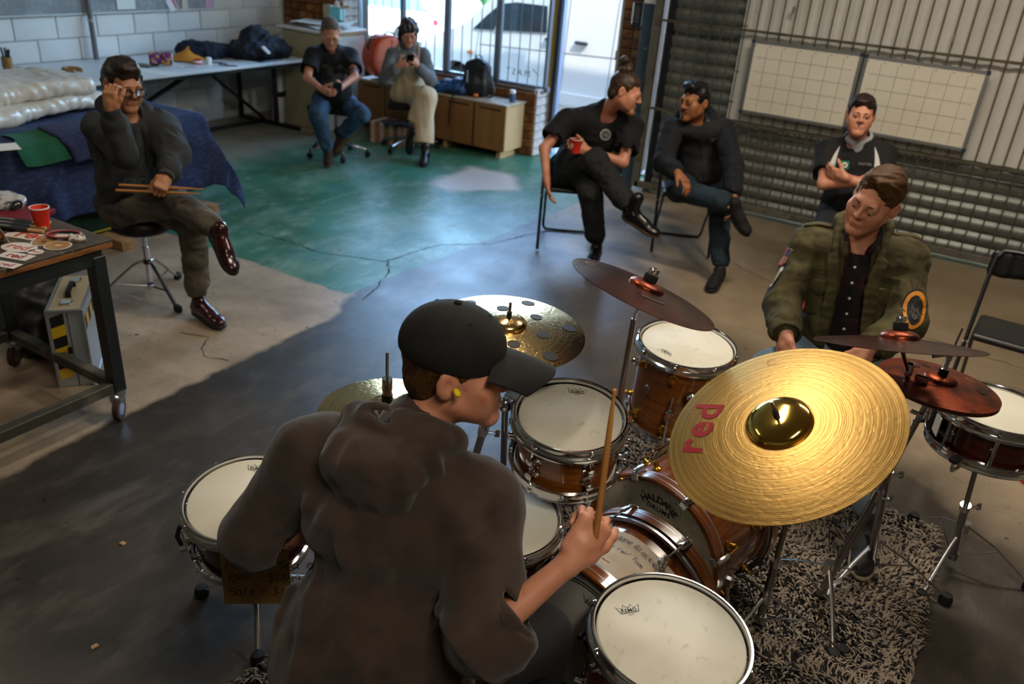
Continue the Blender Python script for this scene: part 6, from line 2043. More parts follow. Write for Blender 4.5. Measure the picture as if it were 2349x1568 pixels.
class Person:
    def __init__(s, label, J_, face, up=(0, 0, 1), hs=1.0, skin=skin_light, jaw=1.0, nose=1.0, h=.006, ears=True, cheek=1.0):
        s.J = {k: A(v) for k, v in J_.items()}
        j = s.J
        s.h, s.skin, s.label = h, skin, label
        s.R = hframe(face, up)
        s.hs = hs
        s.S = Solid(.025)
        s.w = add_head(s.S, j['hed'], s.R, hs, jaw, nose, ears, cheek)
        S = s.S
        S.rc(s.w(0, -.025, -.055), j['nck'] + (s.w(0, -.02, -.1) - j['nck']) * .15, .052 * hs, .056, .03)
        up_ = unit(j['nck'] - j['pel'])
        s.up = up_
        s.rt = unit(j['shR'] - j['shL'])
        s.fw = unit(np.cross(up_, s.rt))
        s.rt = np.cross(s.fw, up_)
        s.B = np.stack([s.rt, s.fw, up_], 1)
        S.rc(j['shR'], j['shL'], .045, .045, .05)
        S.el(j['nck'] - up_ * .17, (.13, .085, .17), s.B, .05)
        S.el(j['pel'] + up_ * .1, (.12, .085, .16), s.B, .05)
        S.rc(j['hiR'], j['hiL'], .065, .065, .05)
        for q in 'RL':
            if 'el' + q in j:
                S.rc(j['sh' + q], j['el' + q], .045, .037, .03)
                S.rc(j['el' + q], j['wr' + q], .037, .025, .02)
            if 'kn' + q in j:
                S.rc(j['hi' + q], j['kn' + q], .056, .042, .03)
                S.rc(j['kn' + q], j['an' + q], .04, .032, .02)
        s.root = None
    def hand(s, side, d, n, t, **kw):
        add_hand(s.S, s.J['wr' + side], d, n, t, s=kw.pop('size', 1.0), **kw)
        return s
    def build(s, group=None):
        v, f = s.S.mesh(s.h)
        s.base = A((s.J['pel'][0], s.J['pel'][1], 0))
        o = bpy.data.objects.new('person', mesh('person', (v - s.base, f), s.skin, True, 180))
        COL.objects.link(o)
        o.location = s.base
        bpy.context.view_layer.update()
        tag(o, s.label, 'person', group)
        s.root = o
        return o
    def add(s, name, sh, m, sharp=180, label=None, parent=None, kind=None):
        v, f = sh
        q = s.root if parent is None else parent
        me = mesh(name, (np.asarray(v, float) - s.base, f), m, True, sharp)
        o = bpy.data.objects.new(name, me)
        COL.objects.link(o)
        o.parent = q
        return tag(o, label, kind=kind)
    def eyes(s, look=(0, 0), iris=eye_d):
        for q in (-1, 1):
            c = s.w(q * .031, .0815, -.0005)
            e = s.add('eye', T(ellipsoid(A((.0128, .0128, .0105)) * s.hs, (0, 0, 0), 14, 10), c, s.R), eye_w)
            d = s.R @ unit(A((look[0], 1, look[1])))
            s.add('iris', T(lathe([(0, .0024), (.0035, .0016), (.0058, 0), (.0058, -.002), (0, -.002)], 14), c + d * .0112 * s.hs, basis(d), s.hs), iris, parent=e)
    def brows(s, m, th=1.0, drop=0.0):
        for q in (-1, 1):
            P = [s.w(q * .015, .0955, .0175 - drop), s.w(q * .03, .0935, .0215 - drop), s.w(q * .046, .082, .0165)]
            s.add('eyebrow', tube(smooth_path(P, 4), [.0022 * th] + [.0042 * th] * 6 + [.002 * th] * 2, 6, flat=(1, .6)), m)
    def lips(s, m=lip_m):
        P = [s.w(x, .0942 - abs(x) * .25, -.0635 + z) for x, z in ((-.021, -.001), (-.01, .002), (0, .001), (.01, .002), (.021, -.001))]
        s.add('lips', tube(smooth_path(P, 3), [.0016] + [.0042] * 11 + [.0016], 8, flat=(1, .75)), m)
    def hair(s, m, thick=.006, line=0.0, extra=None, amp=.004, freq=34, flow=(0, 1, .4), nape=True, temples=True, ears=True, h=None):
        S = Solid(.02)
        k = s.hs
        R = s.R
        S.el(s.w(0, -.02, .038), A((.0765 + thick, .0955 + thick, .083 + thick)) * k, R, .02)
        if nape:
            S.el(s.w(0, -.06, -.03), A((.062, .05, .055)) * k, R, .03)
        if extra:
            extra(S)
        S.el(s.w(0, .112, -.05 + line), A((.064, .082, .113)) * k, R, .022, 's')
        S.el(s.w(0, .07, -.115), A((.11, .125, .092)) * k, R, .02, 's')
        for q in (-1, 1):
            if temples:
                S.el(s.w(q * .066, .078, .03 + line), A((.022, .036, .034)) * k, R, .02, 's')
            if ears:
                S.el(s.w(q * .082, -.012, -.012), A((.022, .024, .034)) * k, R, .008, 's')
        fl = R @ unit(flow)
        S.disp = folds((amp, freq, fl, .8), (amp * .6, freq * 2.2, fl, .85, 4))
        return s.cloth('hair', S, m, h or s.h)
    def cloth(s, name, S, m, h=None, label=None, parent=None):
        return s.add(name, S.mesh(h or s.h * 1.35), m, label=label, parent=parent)
    def torso(s, S, grow=0.0, chest=.165, depth=.11, belly=.0, hip=.165, low=.0, shoulder=.06):
        j = s.J
        S.rc(j['shR'] + s.up * .0 - s.rt * .02, j['shL'] + s.rt * .02, shoulder + grow, shoulder + grow, .06)
        S.el(j['nck'] - s.up * .17, (chest + grow, depth + grow, .19), s.B, .06)
        S.el(j['pel'] + s.up * .14 + s.fw * (.01 + belly), (chest * .92 + grow, depth + grow + belly, .17), s.B, .06)
        S.el(j['pel'] + s.up * (.01 + low), (hip + grow, depth * 1.05 + grow, .11), s.B, .06)
        S.rc(j['nck'] - s.up * .02, j['nck'] + (s.w(0, -.03, -.09) - j['nck']) * .25, .07 + grow, .062 + grow, .05)
        return S
    def sleeve(s, S, q, r=(.068, .06, .056, .046), to='wr', frac=1.0, k=.04):
        j = s.J
        S.rc(j['sh' + q], j['el' + q], r[0], r[1], k)
        if to == 'wr':
            e = j['el' + q] + (j['wr' + q] - j['el' + q]) * frac
            S.rc(j['el' + q], j['el' + q] + (e - j['el' + q]) * .8, r[1], r[2], .03)
            S.cc(j['el' + q] + (e - j['el' + q]) * .75, e, r[2] * .98, r[3], .015)
        return S
    def short_sleeve(s, S, q, r=(.07, .075), frac=.75):
        j = s.J
        e = j['sh' + q] + (j['el' + q] - j['sh' + q]) * frac
        d = unit(e - j['sh' + q])
        S.cc(j['sh' + q] - d * .01, e, r[0], r[1], .045)
        S.cc(e - d * .03, e + d * .02, r[1] - .011, r[1] - .008, .002, 's')
        return S
    def neck_hole(s, S, r=.062, drop=.0, fwd=.02):
        j = s.J
        a = j['nck'] + (s.w(0, -.02, -.09) - j['nck']) * .2
        S.rc(a - s.up * .015 + s.fw * fwd - s.up * drop, s.w(0, -.01, -.08), r, r * .98, .008, 's')
        return S
    def legs(s, S, r=(.09, .07, .064, .05), hems=(1.0, 1.0)):
        j = s.J
        S.rc(j['hiR'], j['hiL'], .105, .105, .05)
        for q, hm in zip('RL', hems):
            S.rc(j['hi' + q], j['kn' + q], r[0], r[1], .04)
            a = j['kn' + q]
            e = a + (j['an' + q] - a) * hm
            S.rc(a, a + (e - a) * .85, r[1], r[2], .03)
            S.cc(a + (e - a) * .8, e, r[2], r[3], .02)
        return S
    def shoe(s, q, toe, upv, m, sole_m, boot=0.0, L=.27, name='shoe', laces=None, h=None, fat=1.0):
        """toe: direction from ankle to toes; upv: instep normal"""
        an = s.J['an' + q]
        d = unit(toe)
        u = unit(A(upv) - d * (A(upv) @ d))
        r = np.cross(d, u)
        R = np.stack([r, d, u], 1)
        heel = an - d * .045 - u * .055
        w = lambda x, y, z: heel + R @ A((x, y, z))
        S = Solid(.02)
        S.el(w(0, .025, .022), (.034 * fat, .045, .036), R, .03)
        S.el(w(0, .11, .018), (.042 * fat, .085, .034), R, .03)
        S.el(w(0, L - .075, .01), (.044 * fat, .07, .028), R, .03)
        S.rc(w(0, .045, .03), w(0, .045, .075 + boot), .038, .042 if boot else .036, .03)
        S.rc(w(0, .06, .06), w(0, .15, .028), .03, .03, .03)
        S.cut(w(0, 0, -.006), -u)
        sh = s.cloth(name, S, m, h or s.h)
        S2 = Solid(.01)
        S2.el(w(0, .03, -.012), (.036 * fat, .045, .02), R, .02)
        S2.el(w(0, .12, -.012), (.043 * fat, .1, .02), R, .03)
        S2.el(w(0, L - .075, -.012), (.047 * fat, .075, .02), R, .03)
        S2.cut(w(0, 0, -.001), u)
        S2.cut(w(0, 0, -.026), -u)
        s.cloth('sole', S2, sole_m, h or s.h, parent=sh)
        if laces:
            for k in range(4):
                y, z = .085 + k * .022, .068 - k * .0085
                P = [w(-.024, y, z - .006), w(0, y + .004, z + .004), w(.024, y, z - .006)]
                s.add('lace', tube(smooth_path(P, 3), .0028, 6), laces, parent=sh)
            P = [w(0, .075, .078), w(.03, .06, .085), w(.045, .075, .065), w(.02, .085, .07)]
            s.add('lace', tube(smooth_path(P, 4), .0026, 6), laces, parent=sh)
        return sh
def folds(*ly):
    """cloth creases: (amp, freq, direction-of-stretch or None)"""
    L = []
    for l in ly:
        a, f = l[0], l[1]
        M = np.eye(3) * f
        if len(l) > 2 and l[2] is not None:
            d = unit(l[2])
            M = (np.eye(3) - np.outer(d, d) * l[3]) * f
        L.append((a, M, l[4] if len(l) > 4 else 0.0))
    def fn(p):
        o = 0
        for a, M, ph in L:
            n = vnoise(p @ M.T + ph)
            o = o + a * (1.7 * np.sqrt(n * n + .012) - .55)
        return o
    return fn
jean_blue = mat('washed blue denim', '2E4A66', .85, noise=[(4, '4A6A84', .5, .75), (12, '1E3448', .45, .7)], bump=(240, .2))
jean_dark = mat('dark blue denim', '16242E', .85, noise=[(4, '22384A', .5, .75)], bump=(240, .2))
jean_grey = mat('faded grey brown denim', '4E483E', .85, noise=[(4, '6A6252', .5, .75), (11, '36312A', .45, .7)], bump=(240, .2))
jean_black = mat('washed black denim', '17171A', .85, noise=[(5, '242428', .5, .75)], bump=(240, .2))
tee_black = mat('black cotton', '0B0B0D', .9, noise=[(8, '131316', .4, .7)])
hood_grey = mat('charcoal fleece', '2B2D2F', .95, noise=[(6, '3A3C3E', .45, .75)], bump=(220, .2))
hood_brown = mat('brown black fleece', '33271F', .95, noise=[(5, '42332A', .45, .75), (14, '261C16', .45, .7)], bump=(220, .25), sheen=.15)
ox = mat('oxblood leather', '36100E', .22, coat=.3, noise=[(9, '200808', .4, .7)])
blk_leather = mat('black boot leather', '0C0C0D', .3, coat=.2)
sole_dk = mat('dark brown sole', '1C120C', .6)
sole_tan = mat('welted tan sole', '4A3418', .5)
sole_w = mat('white rubber sole', 'C9C2B8', .6)
hickory = mat('hickory stick', 'B07A40', .45, noise=[(20, '96622E', .4, .7, (1, 1, .2))])
def drumstick(label, a, b, group, L=.405, m=None):
    d = unit(A(b) - A(a))
    return solo('drumstick', lathe([(0, 0), (.006, .002), (.0072, .01), (.0072, .26), (.0055, .34), (.0032, .386), (.0036, .392), (.005, .398), (.0042, .405), (0, .408)], 12), m or hickory, label, 'drumstick', A(a), basis(d), group)
def phone(label, c, f, u, wd=.075, ht=.15):
    t = thing('phone', label, 'phone', c, np.stack([unit(np.cross(u, f)), unit(u), unit(np.cross(np.cross(u, f), u))], 1), 'phones held by the seated pair')
    part(t, 'case', box(wd, ht, .01, .004), black_plastic)
    part(t, 'screen', box(wd * .9, ht * .92, .002, 0, (0, 0, .005)), mat('dark phone glass', '15181C', .1), smooth=False)
    return t

# ------------------------------------------------------------------ the man on the drum throne
jA = dict(pel=(-4.135, 2.78, .6), nck=(-4.077, 2.786, 1.09), hed=(-4.0, 2.745, 1.27), shR=(-4.09, 2.61, 1.045), elR=(-3.837, 2.572, .965), wrR=(-3.80, 2.52, 1.19), shL=(-4.0, 2.935, 1.02), elL=(-3.77, 2.83, .93),
          wrL=(-3.64, 2.665, .868), hiR=(-4.12, 2.69, .58), hiL=(-4.13, 2.87, .58), knR=(-3.70, 2.75, .70), anR=(-3.31, 2.70, .645), knL=(-3.69, 2.83, .565), anL=(-3.668, 2.80, .1))
pA = Person('young man with glasses in charcoal hoodie on the drum throne', jA, (.97, -.22, -.2), (0.0, .05, 1), 1.06, skin_mid, h=.0058)
pA.hand('R', (-.02, .02, 1), (-.35, .9, .1), (1, .25, 0), curl=((.7, 1.2, .9), (.8, 1.2, .9), (.7, 1.1, .9), (.6, 1.0, .8)), thumb=(.5, .8, .2))
pA.hand('L', (.35, -.7, -.42), (-.2, -.45, -.9), (-.7, -.5, .2), curl=((1.2, 1.5, .8), (1.25, 1.5, .8), (1.25, 1.5, .8), (1.2, 1.4, .8)), thumb=(.3, .5, .7))
pA.build()
pA.eyes((.1, -.3))
pA.brows(hair_dk, 1.0)
pA.lips()
S = Solid(.05)
pA.torso(S, .02, .18, .125, .02, .185, -.02)
for q in 'RL':
    pA.sleeve(S, q, (.078, .07, .064, .047), frac=.9)
S.rc(pA.J['shL'], pA.J['elL'], .09, .07, .05)
pA.neck_hole(S, .066, 0, .02)
S.disp = folds((.012, 9, None), (.006, 22, (0, 0, 1), .6, 3), (.005, 14, (1, 0, 1), .7, 9))
HA = S
hood = pA.cloth('hoodie', S, hood_grey, .008)
S = Solid(.03)
c = pA.J['nck'] + pA.up * .03
ringp = [c + pA.rt * (.1 * math.cos(a)) - pA.fw * (.095 * math.sin(a) - .01) + pA.up * (-.005 + .035 * math.sin(a)) for a in np.linspace(-.75, PI + .75, 12)]
S.path(ringp, [.018] + [.03] * 10 + [.018], .03)
S.path([c + pA.rt * .08 - pA.fw * .09, c - pA.fw * .15 - pA.up * .04, c - pA.rt * .08 - pA.fw * .09], .045, .05)
S.disp = folds((.008, 14, None))
pA.cloth('hood', S, hood_grey, .007, parent=hood)
for q in 'RL':
    e, wv = pA.J['el' + q], pA.J['wr' + q]
    d = unit(wv - e)
    p0 = e + (wv - e) * .86
    S = Solid(.005)
    S.cc(p0, p0 + d * .055, .046, .042, .004)
    S.cc(p0 + d * .045, p0 + d * .08, .034, .033, .002, 's')
    pA.cloth('rib_cuff', S, hood_grey, .006, parent=hood)
for sx in (-.035, .035):
    P = [c + pA.rt * sx + pA.fw * (.085 + .05 * k / 5) - pA.up * (.01 + .05 * k) for k in range(6)]
    P = HA.drop(P, -pA.fw, .003)
    pA.add('drawstring', tube(smooth_path(P, 3), .0028, 6), black_plastic, parent=hood)
prt = mat('faded chest print', '3C4A50', .9)
v, f = text_shape('Columbus', .1, shear=.25, bold=.004)
v2, f2 = text_shape('racing', .085, shear=.25, bold=.004)
sh = J((v, f), (v2 + A((.0, -.1, 0)), f2))
pts = pA.J['nck'] - pA.up * .2 + pA.fw * .25 + np.outer(-sh[0][:, 0], -pA.rt * -1) * -1 * -1 * 1.0 + np.outer(sh[0][:, 1], pA.up)
pA.add('chest_lettering', (HA.drop(pts, -pA.fw, .0025), sh[1]), prt, parent=hood, kind='stuff')
S = Solid(.04)
pA.legs(S, (.094, .076, .064, .052), (.93, .9))
S.disp = folds((.008, 12, (1, 0, 0), .5), (.006, 26, (1, 0, 0), .3, 5))
pA.cloth('jeans', S, jean_grey, .0075)
pA.shoe('R', (.75, -.22, -.6), (.55, -.1, .8), ox, sole_dk, laces=ink, L=.285)
pA.shoe('L', (.95, -.12, -.04), (0, 0, 1), ox, sole_dk, laces=ink, L=.285)
w_ = pA.w
pA.hair(hair_dk, .01, .004, lambda S: (S.el(w_(0, .03, .098), (.06, .06, .035), pA.R, .03), S.el(w_(.02, -.09, .0), (.06, .04, .07), pA.R, .03)), amp=.007, freq=24, flow=(.2, 1, .1))
for q in (-1, 1):
    g = pA.add('spectacle_rim', tube([w_(q * .032 + .024 * math.cos(a), .113 - .12 * abs(.024 * math.cos(a) * q + .0) * .3, -.004 + .021 * math.sin(a)) for a in np.linspace(0, 2 * PI, 25)[:-1]], .0024, 6, closed=True), black_plastic)
    pA.add('spectacle_arm', tube([w_(q * .056, .108, .004), w_(q * .078, .06, .004), w_(q * .08, -.01, .006)], .0018, 6), black_plastic, parent=g)
    pA.add('spectacle_lens', T(lathe([(0, 0), (.0215, 0), (.0215, .0008), (0, .0008)], 24), w_(q * .032, .112, -.004), basis(pA.R @ A((q * .15, 1, 0))), pA.hs), GLASS, parent=g)
pA.add('spectacle_bridge', tube([w_(-.009, .114, .002), w_(0, .117, .004), w_(.009, .114, .002)], .002, 6), black_plastic)
hL = A((-3.60, 2.60, .815))
drumstick('drumstick gripped by the man on the throne, upper of two', A((-3.79, 2.49, .815)) + A((0, 0, .012)), A((-3.45, 2.83, .80)), 'drumsticks held by the man on the throne')
drumstick('drumstick gripped by the man on the throne, lower of two', A((-3.80, 2.475, .80)), A((-3.44, 2.78, .79)), 'drumsticks held by the man on the throne')

# ------------------------------------------------------------------ man in black tee with phone
jB = dict(pel=(-5.62, 6.06, .57), nck=(-5.515, 5.94, 1.045), hed=(-5.44, 5.85, 1.2), shR=(-5.62, 5.80, .99), elR=(-5.50, 5.60, .82), wrR=(-5.27, 5.535, .765), shL=(-5.42, 6.09, .99), elL=(-5.23, 5.93, .84), wrL=(-5.2, 5.71, .77),
          hiR=(-5.66, 5.97, .55), hiL=(-5.575, 6.14, .55), knR=(-5.42, 5.63, .51), anR=(-5.49, 5.83, .13), knL=(-5.2, 5.98, .50), anL=(-5.5, 6.03, .25))
pB = Person('man in black tee shirt and blue jeans looking at his phone', jB, (.62, -.55, -.56), (0, 0, 1), 1.05, skin_light, jaw=1.1, h=.0066)
pB.hand('R', (.7, .1, -.2), (.1, .9, .3), (.2, -.1, 1), curl=(.7, .9, .6))
pB.hand('L', (.35, -.75, -.1), (-.7, -.3, .3), (.2, -.1, 1), curl=(.7, .9, .6))
pB.build()
pB.eyes((0, -.6))
pB.brows(hair_gr)
pB.lips()
S = Solid(.05)
pB.torso(S, .012, .175, .125, .045, .18, .0)
for q in 'RL':
    pB.short_sleeve(S, q, (.07, .082), .7)
pB.neck_hole(S, .064, .0, .02)
S.disp = folds((.009, 9, None), (.004, 20, None, 0, 4))
TB = S
tee = pB.cloth('tee_shirt', S, tee_black, .0085)
gp = mat('grey shirt print', '3C3E42', .9, noise=[(14, '0B0B0D', .45, .6)])
g = surf(lambda u, v: ((u - .5) * .24, (v - .5) * .2 + .02 * math.sin(9 * u), 0), 14, 12)
pts = pB.J['nck'] - pB.up * .2 + pB.fw * .25 + np.outer(g[0][:, 0], pB.rt) + np.outer(g[0][:, 1], pB.up)
pB.add('shirt_print', (TB.drop(pts, -pB.fw, .002), g[1]), gp, parent=tee)
g = surf(lambda u, v: ((u - .5) * .07, (v - .5) * .022, 0), 4, 2)
pts = pB.J['nck'] - pB.up * .2 - pB.rt * .13 + pB.fw * .25 + np.outer(g[0][:, 0], pB.rt) + np.outer(g[0][:, 1], pB.up)
pB.add('name_badge', (TB.drop(pts, -pB.fw, .006), g[1]), paper, parent=tee)
S = Solid(.04)
pB.legs(S, (.1, .08, .066, .052), (.95, .95))
S.disp = folds((.009, 11, None), (.005, 24, None, 0, 4))
pB.cloth('jeans', S, jean_blue, .009)
brown_sh = mat('brown suede', '2E1C14', .8)
pB.shoe('R', (.5, -.55, -.12), (0, 0, 1), brown_sh, sole_tan, boot=.03)
pB.shoe('L', (-.45, -.2, -.75), (-.6, .1, .6), brown_sh, sole_tan, boot=.03)
pB.hair(hair_gr, .001, .036, amp=.0015, freq=60)
phone('black phone held by the man in blue jeans', (-5.14, 5.60, .775), (.5, -.5, -.8), (.35, -.35, .9))
tat = mat('grey arm tattoo', '4A4A4E', .6)
ea, eb = pB.J['shL'], pB.J['elL']
S2 = Solid(.01)
S2.cc(ea + (eb - ea) * .72, ea + (eb - ea) * .95, .0465, .0415, .01)
S2.disp = lambda p: .012 * np.maximum(vnoise(p * 40) - .0, 0)
pB.cloth('arm_tattoo', S2, tat, .0062)

# ------------------------------------------------------------------ woman in beige dress
jC = dict(pel=(-5.34, 6.90, .57), nck=(-5.30, 6.80, 1.03), hed=(-5.225, 6.71, 1.185), shR=(-5.41, 6.69, .955), elR=(-5.37, 6.525, .74), wrR=(-5.2, 6.52, .89), shL=(-5.165, 6.89, .97), elL=(-5.03, 6.82, .75), wrL=(-5.08, 6.66, .9),
          hiR=(-5.37, 6.82, .56), hiL=(-5.29, 6.98, .56), knR=(-5.0, 6.72, .61), anR=(-5.08, 6.6, .25), knL=(-5.02, 6.70, .52), anL=(-4.87, 6.55, .1))
pC = Person('woman in grey roll neck and long beige dress holding a phone', jC, (.62, -.68, -.42), (0, 0, 1), 1.03, skin_light, jaw=.85, nose=.9, h=.0066)
pC.hand('R', (.7, .25, .35), (.3, .9, .2), (.1, -.2, 1), curl=(.7, .8, .6), size=.92)
pC.hand('L', (.0, -.6, .45), (-.8, -.2, .2), (.1, -.2, 1), curl=(.7, .8, .6), size=.92)
pC.build()
pC.eyes((0, -.5))
pC.brows(hair_dk)
pC.lips()
knit = mat('grey fine knit', '5E6062', .95, noise=[(40, '6E7072', .4, .7, (1, 1, .3))], bump=(120, .3, (1, 1, .3)))
S = Solid(.05)
pC.torso(S, .0, .15, .105, .0, .16)
for q in 'RL':
    pC.sleeve(S, q, (.062, .058, .054, .04), frac=.95)
S.disp = folds((.007, 12, None))
kn = pC.cloth('roll_neck_jumper', S, knit, .0085)
S = Solid(.02)
for k in range(3):
    c = pC.J['nck'] + pC.up * (.025 + .025 * k) + pC.fw * .015
    P = [c + pC.rt * .068 * math.cos(a) + pC.fw * .062 * math.sin(a) + pC.up * .012 * math.sin(a + k) for a in np.linspace(0, 2 * PI, 15)]
    S.path(P, .022, .012)
pC.cloth('rolled_collar', S, knit, .0075, parent=kn)
beige = mat('beige corduroy', 'C4AE8E', .9, noise=[(5, 'AE9878', .4, .75)], bump=(90, .25, (1, 1, .1)))
S = Solid(.05)
S.el(pC.J['nck'] - pC.up * .23 + pC.fw * .03, (.13, .1, .15), pC.B, .05)
S.el(pC.J['pel'] + pC.up * .1 + pC.fw * .02, (.16, .125, .17), pC.B, .06)
S.rc(pC.J['hiR'], pC.J['hiL'], .12, .12, .06)
S.rc(pC.J['hiR'], pC.J['knR'], .12, .09, .06)
S.rc(pC.J['hiL'], pC.J['knL'], .11, .09, .06)
kR, kL = pC.J['knR'], pC.J['knL']
S.cc(kR, A((-5.06, 6.62, .36)), .09, .085, .06)
S.cc(kL, A((-4.94, 6.6, .17)), .095, .11, .06)
S.rc(kR, A((-4.95, 6.62, .24)), .08, .05, .06)
S.disp = folds((.012, 9, (.3, -.3, -1), .7), (.006, 20, (.3, -.3, -1), .7, 6))
dress = pC.cloth('pinafore_dress', S, beige, .009)
for q, sgn in (('R', 1), ('L', -1)):
    P = [pC.J['nck'] - pC.up * .13 + pC.rt * sgn * .085 + pC.fw * .12, pC.J['nck'] - pC.up * .04 + pC.rt * sgn * .09 + pC.fw * .08, pC.J['nck'] + pC.up * .03 + pC.rt * sgn * .095, pC.J['nck'] - pC.up * .1 + pC.rt * sgn * .09 - pC.fw * .11]
    pC.add('dress_strap', tube(smooth_path(P, 5), .022, 8, flat=(1, .3)), beige, parent=dress)
sock = mat('maroon sock', '5E1A2C', .95)
for q, tdir, upv in (('R', (.25, -.35, -.9), (.7, -.5, .4)), ('L', (.45, -.8, -.05), (0, 0, 1))):
    S = Solid(.01)
    a = pC.J['an' + q]
    b = a + unit(pC.J['kn' + q] - a) * .09
    S.cc(a, b, .045, .044, .01)
    pC.cloth('sock', S, sock, .0065)
    pC.shoe(q, tdir, upv, blk_leather, black_rubber, boot=.05, L=.25)
S = Solid(.02)
S.el(pC.w(0, -.022, .036), A((.083, .1, .088)) * 1.04, pC.R, .02)
for q in (-1, 1):
    S.rc(pC.w(q * .074, .0, .03), pC.w(q * .082, .005, -.085), .024, .014, .03)
    S.rc(pC.w(q * .05, -.06, 0), pC.w(q * .06, -.05, -.1), .04, .026, .03)
    S.rc(pC.w(q * .045, .07, .075), pC.w(q * .068, .055, .0), .012, .007, .015)
for k in range(5):
    x = -.04 + .02 * k
    S.rc(pC.w(x, .06, .09), pC.w(x * 1.1 + .004, .09, .06 - .006 * (k % 2)), .012, .005, .012)
S.el(pC.w(0, .118, -.045), (.06, .07, .092), pC.R, .012, 's')
S.disp = folds((.014, 20, None), (.008, 44, None, 0, 7))
pC.cloth('hair', S, hair_dk, .0066)
phone('dark phone held up by the woman in the beige dress', (-5.09, 6.565, .955), (.55, -.6, -.55), (.4, -.4, .8), .07, .14)
# ------------------------------------------------------------------ man with hair bun
jD = dict(pel=(-2.66, 5.40, .56), nck=(-2.43, 5.33, 1.05), hed=(-2.265, 5.27, 1.215), shR=(-2.63, 5.20, 1.0), elR=(-2.70, 5.0, .80), wrR=(-2.60, 4.88, .63), shL=(-2.24, 5.40, .99), elL=(-2.21, 5.25, .75), wrL=(-2.425, 5.10, .82),
          hiR=(-2.73, 5.33, .55), hiL=(-2.58, 5.43, .55), knR=(-2.335, 5.07, .77), anR=(-2.0, 5.02, .50), knL=(-2.34, 5.06, .55), anL=(-2.29, 5.16, .12))
pD = Person('man with hair bun in black tee holding a red cup', jD, (.93, .22, -.26), (-.2, .1, 1), 1.06, skin_light, jaw=1.1, h=.006)
pD.hand('R', (.25, -.05, -.95), (.8, .5, .2), (.3, -.9, 0), curl=(.25, .4, .3), thumb=(.3, .8, .1))
pD.hand('L', (-.85, -.3, .2), (.2, -.7, .3), (.0, .1, 1), curl=(.5, .7, .5), thumb=(.5, .6, .3))
pD.build()
pD.eyes((0, -.1))
pD.brows(hair_br)
pD.lips()
S = Solid(.05)
pD.torso(S, .015, .185, .13, .05, .18)
for q in 'RL':
    pD.short_sleeve(S, q, (.078, .09), .72)
pD.neck_hole(S, .066, .0, .02)
S.disp = folds((.01, 8, None), (.005, 18, None, 0, 4))
TD = S
tee = pD.cloth('tee_shirt', S, tee_black, .008)
rings = []
for r0, w0 in ((.034, .006), (.024, .0025)):
    rings.append(ribbon([(r0 * math.cos(a), r0 * math.sin(a), 0) for a in np.linspace(0, 2 * PI, 33)], w0))
rings.append(text_shape('GJ', .028, bold=.01))
v, f = J(*rings)
c0 = A((-2.335, 5.18, .93))
vw = unit(A((0, 0, CAMZ)) - c0)
bx_ = basis(vw)
pts = c0 + vw * .18 + (v @ bx_.T)
pD.add('round_print', (TD.drop(pts, -vw, .002), f), mat('white shirt print', 'B8B8B6', .8), parent=tee, kind='stuff')
S = Solid(.04)
pD.legs(S, (.105, .082, .074, .06), (.9, .85))
S.disp = folds((.008, 12, None), (.005, 26, None, 0, 4))
jn = pD.cloth('black_jeans', S, jean_black, .0085)
for q, tdir, upv in (('R', (.93, .0, -.3), (.3, -.2, .9)), ('L', (.25, -.9, -.03), (0, 0, 1))):
    pD.shoe(q, tdir, upv, blk_leather, sole_tan, boot=.09, L=.29, laces=mat('grey lace', '6E6A60', .8), name='boot')
pD.hair(hair_br, .005, .008, amp=.003, freq=40, flow=(0, 1, -.5))
S = Solid(.015)
b = pD.w(0, -.062, .128)
for k in range(5):
    a = k * 1.3
    S.el(b + pD.R @ A((.03 * math.cos(a), .024 * math.sin(a), .014 * k - .012)), (.034, .032, .03), pD.R, .012)
S.disp = folds((.005, 40, None))
pD.cloth('hair_bun', S, hair_br, .006)
S = Solid(.01)
S.path([pD.w(-.06, .01, -.05), pD.w(-.045, .05, -.085), pD.w(0, .088, -.106), pD.w(.045, .05, -.085), pD.w(.06, .01, -.05)], [.008, .015, .019, .015, .008], .015)
S.disp = folds((.004, 50, None))
pD.cloth('beard', S, mat('thin brown stubble', '8A5A44', .8), .006)
cupD = A((-2.485, 5.055, .80))
paper_cup('red paper cup held by the man with the hair bun', cupD)

# ------------------------------------------------------------------ man in dark hooded jacket
jE = dict(pel=(-1.86, 5.90, .57), nck=(-1.89, 5.70, 1.02), hed=(-1.885, 5.58, 1.175), shR=(-2.0, 5.56, .965), elR=(-1.95, 5.33, .79), wrR=(-1.78, 5.17, .775), shL=(-1.70, 5.75, .985), elL=(-1.55, 5.60, .80), wrL=(-1.46, 5.45, .62),
          hiR=(-1.90, 5.80, .56), hiL=(-1.79, 5.96, .55), knR=(-1.83, 5.38, .61), anR=(-1.43, 5.37, .60), knL=(-1.585, 5.60, .50), anL=(-1.445, 5.42, .1))
pE = Person('man with moustache in dark hooded jacket, ankle on knee', jE, (-.35, -.88, -.06), (0.03, .1, 1), 1.05, skin_tan, jaw=1.12, h=.006)
pE.hand('R', (.8, -.4, -.35), (.1, -.2, -1), (-.3, -.9, 0), curl=(.45, .5, .35), thumb=(.5, .7, .2))
pE.hand('L', (.3, -.4, -.8), (-.8, -.2, 0), (0, -.9, .3), curl=(.4, .5, .4))
pE.build()
pE.eyes((-.5, 0))
pE.brows(hair_bl, 1.35)
pE.lips()
jk = mat('charcoal softshell', '141416', .85, noise=[(8, '1E1E20', .45, .7)], bump=(200, .15))
jk2 = mat('navy black sleeve knit', '0C0F16', .9, noise=[(30, '141A24', .45, .7)])
S = Solid(.05)
pE.torso(S, .018, .175, .125, .035, .175)
pE.neck_hole(S, .066, .0, .03)
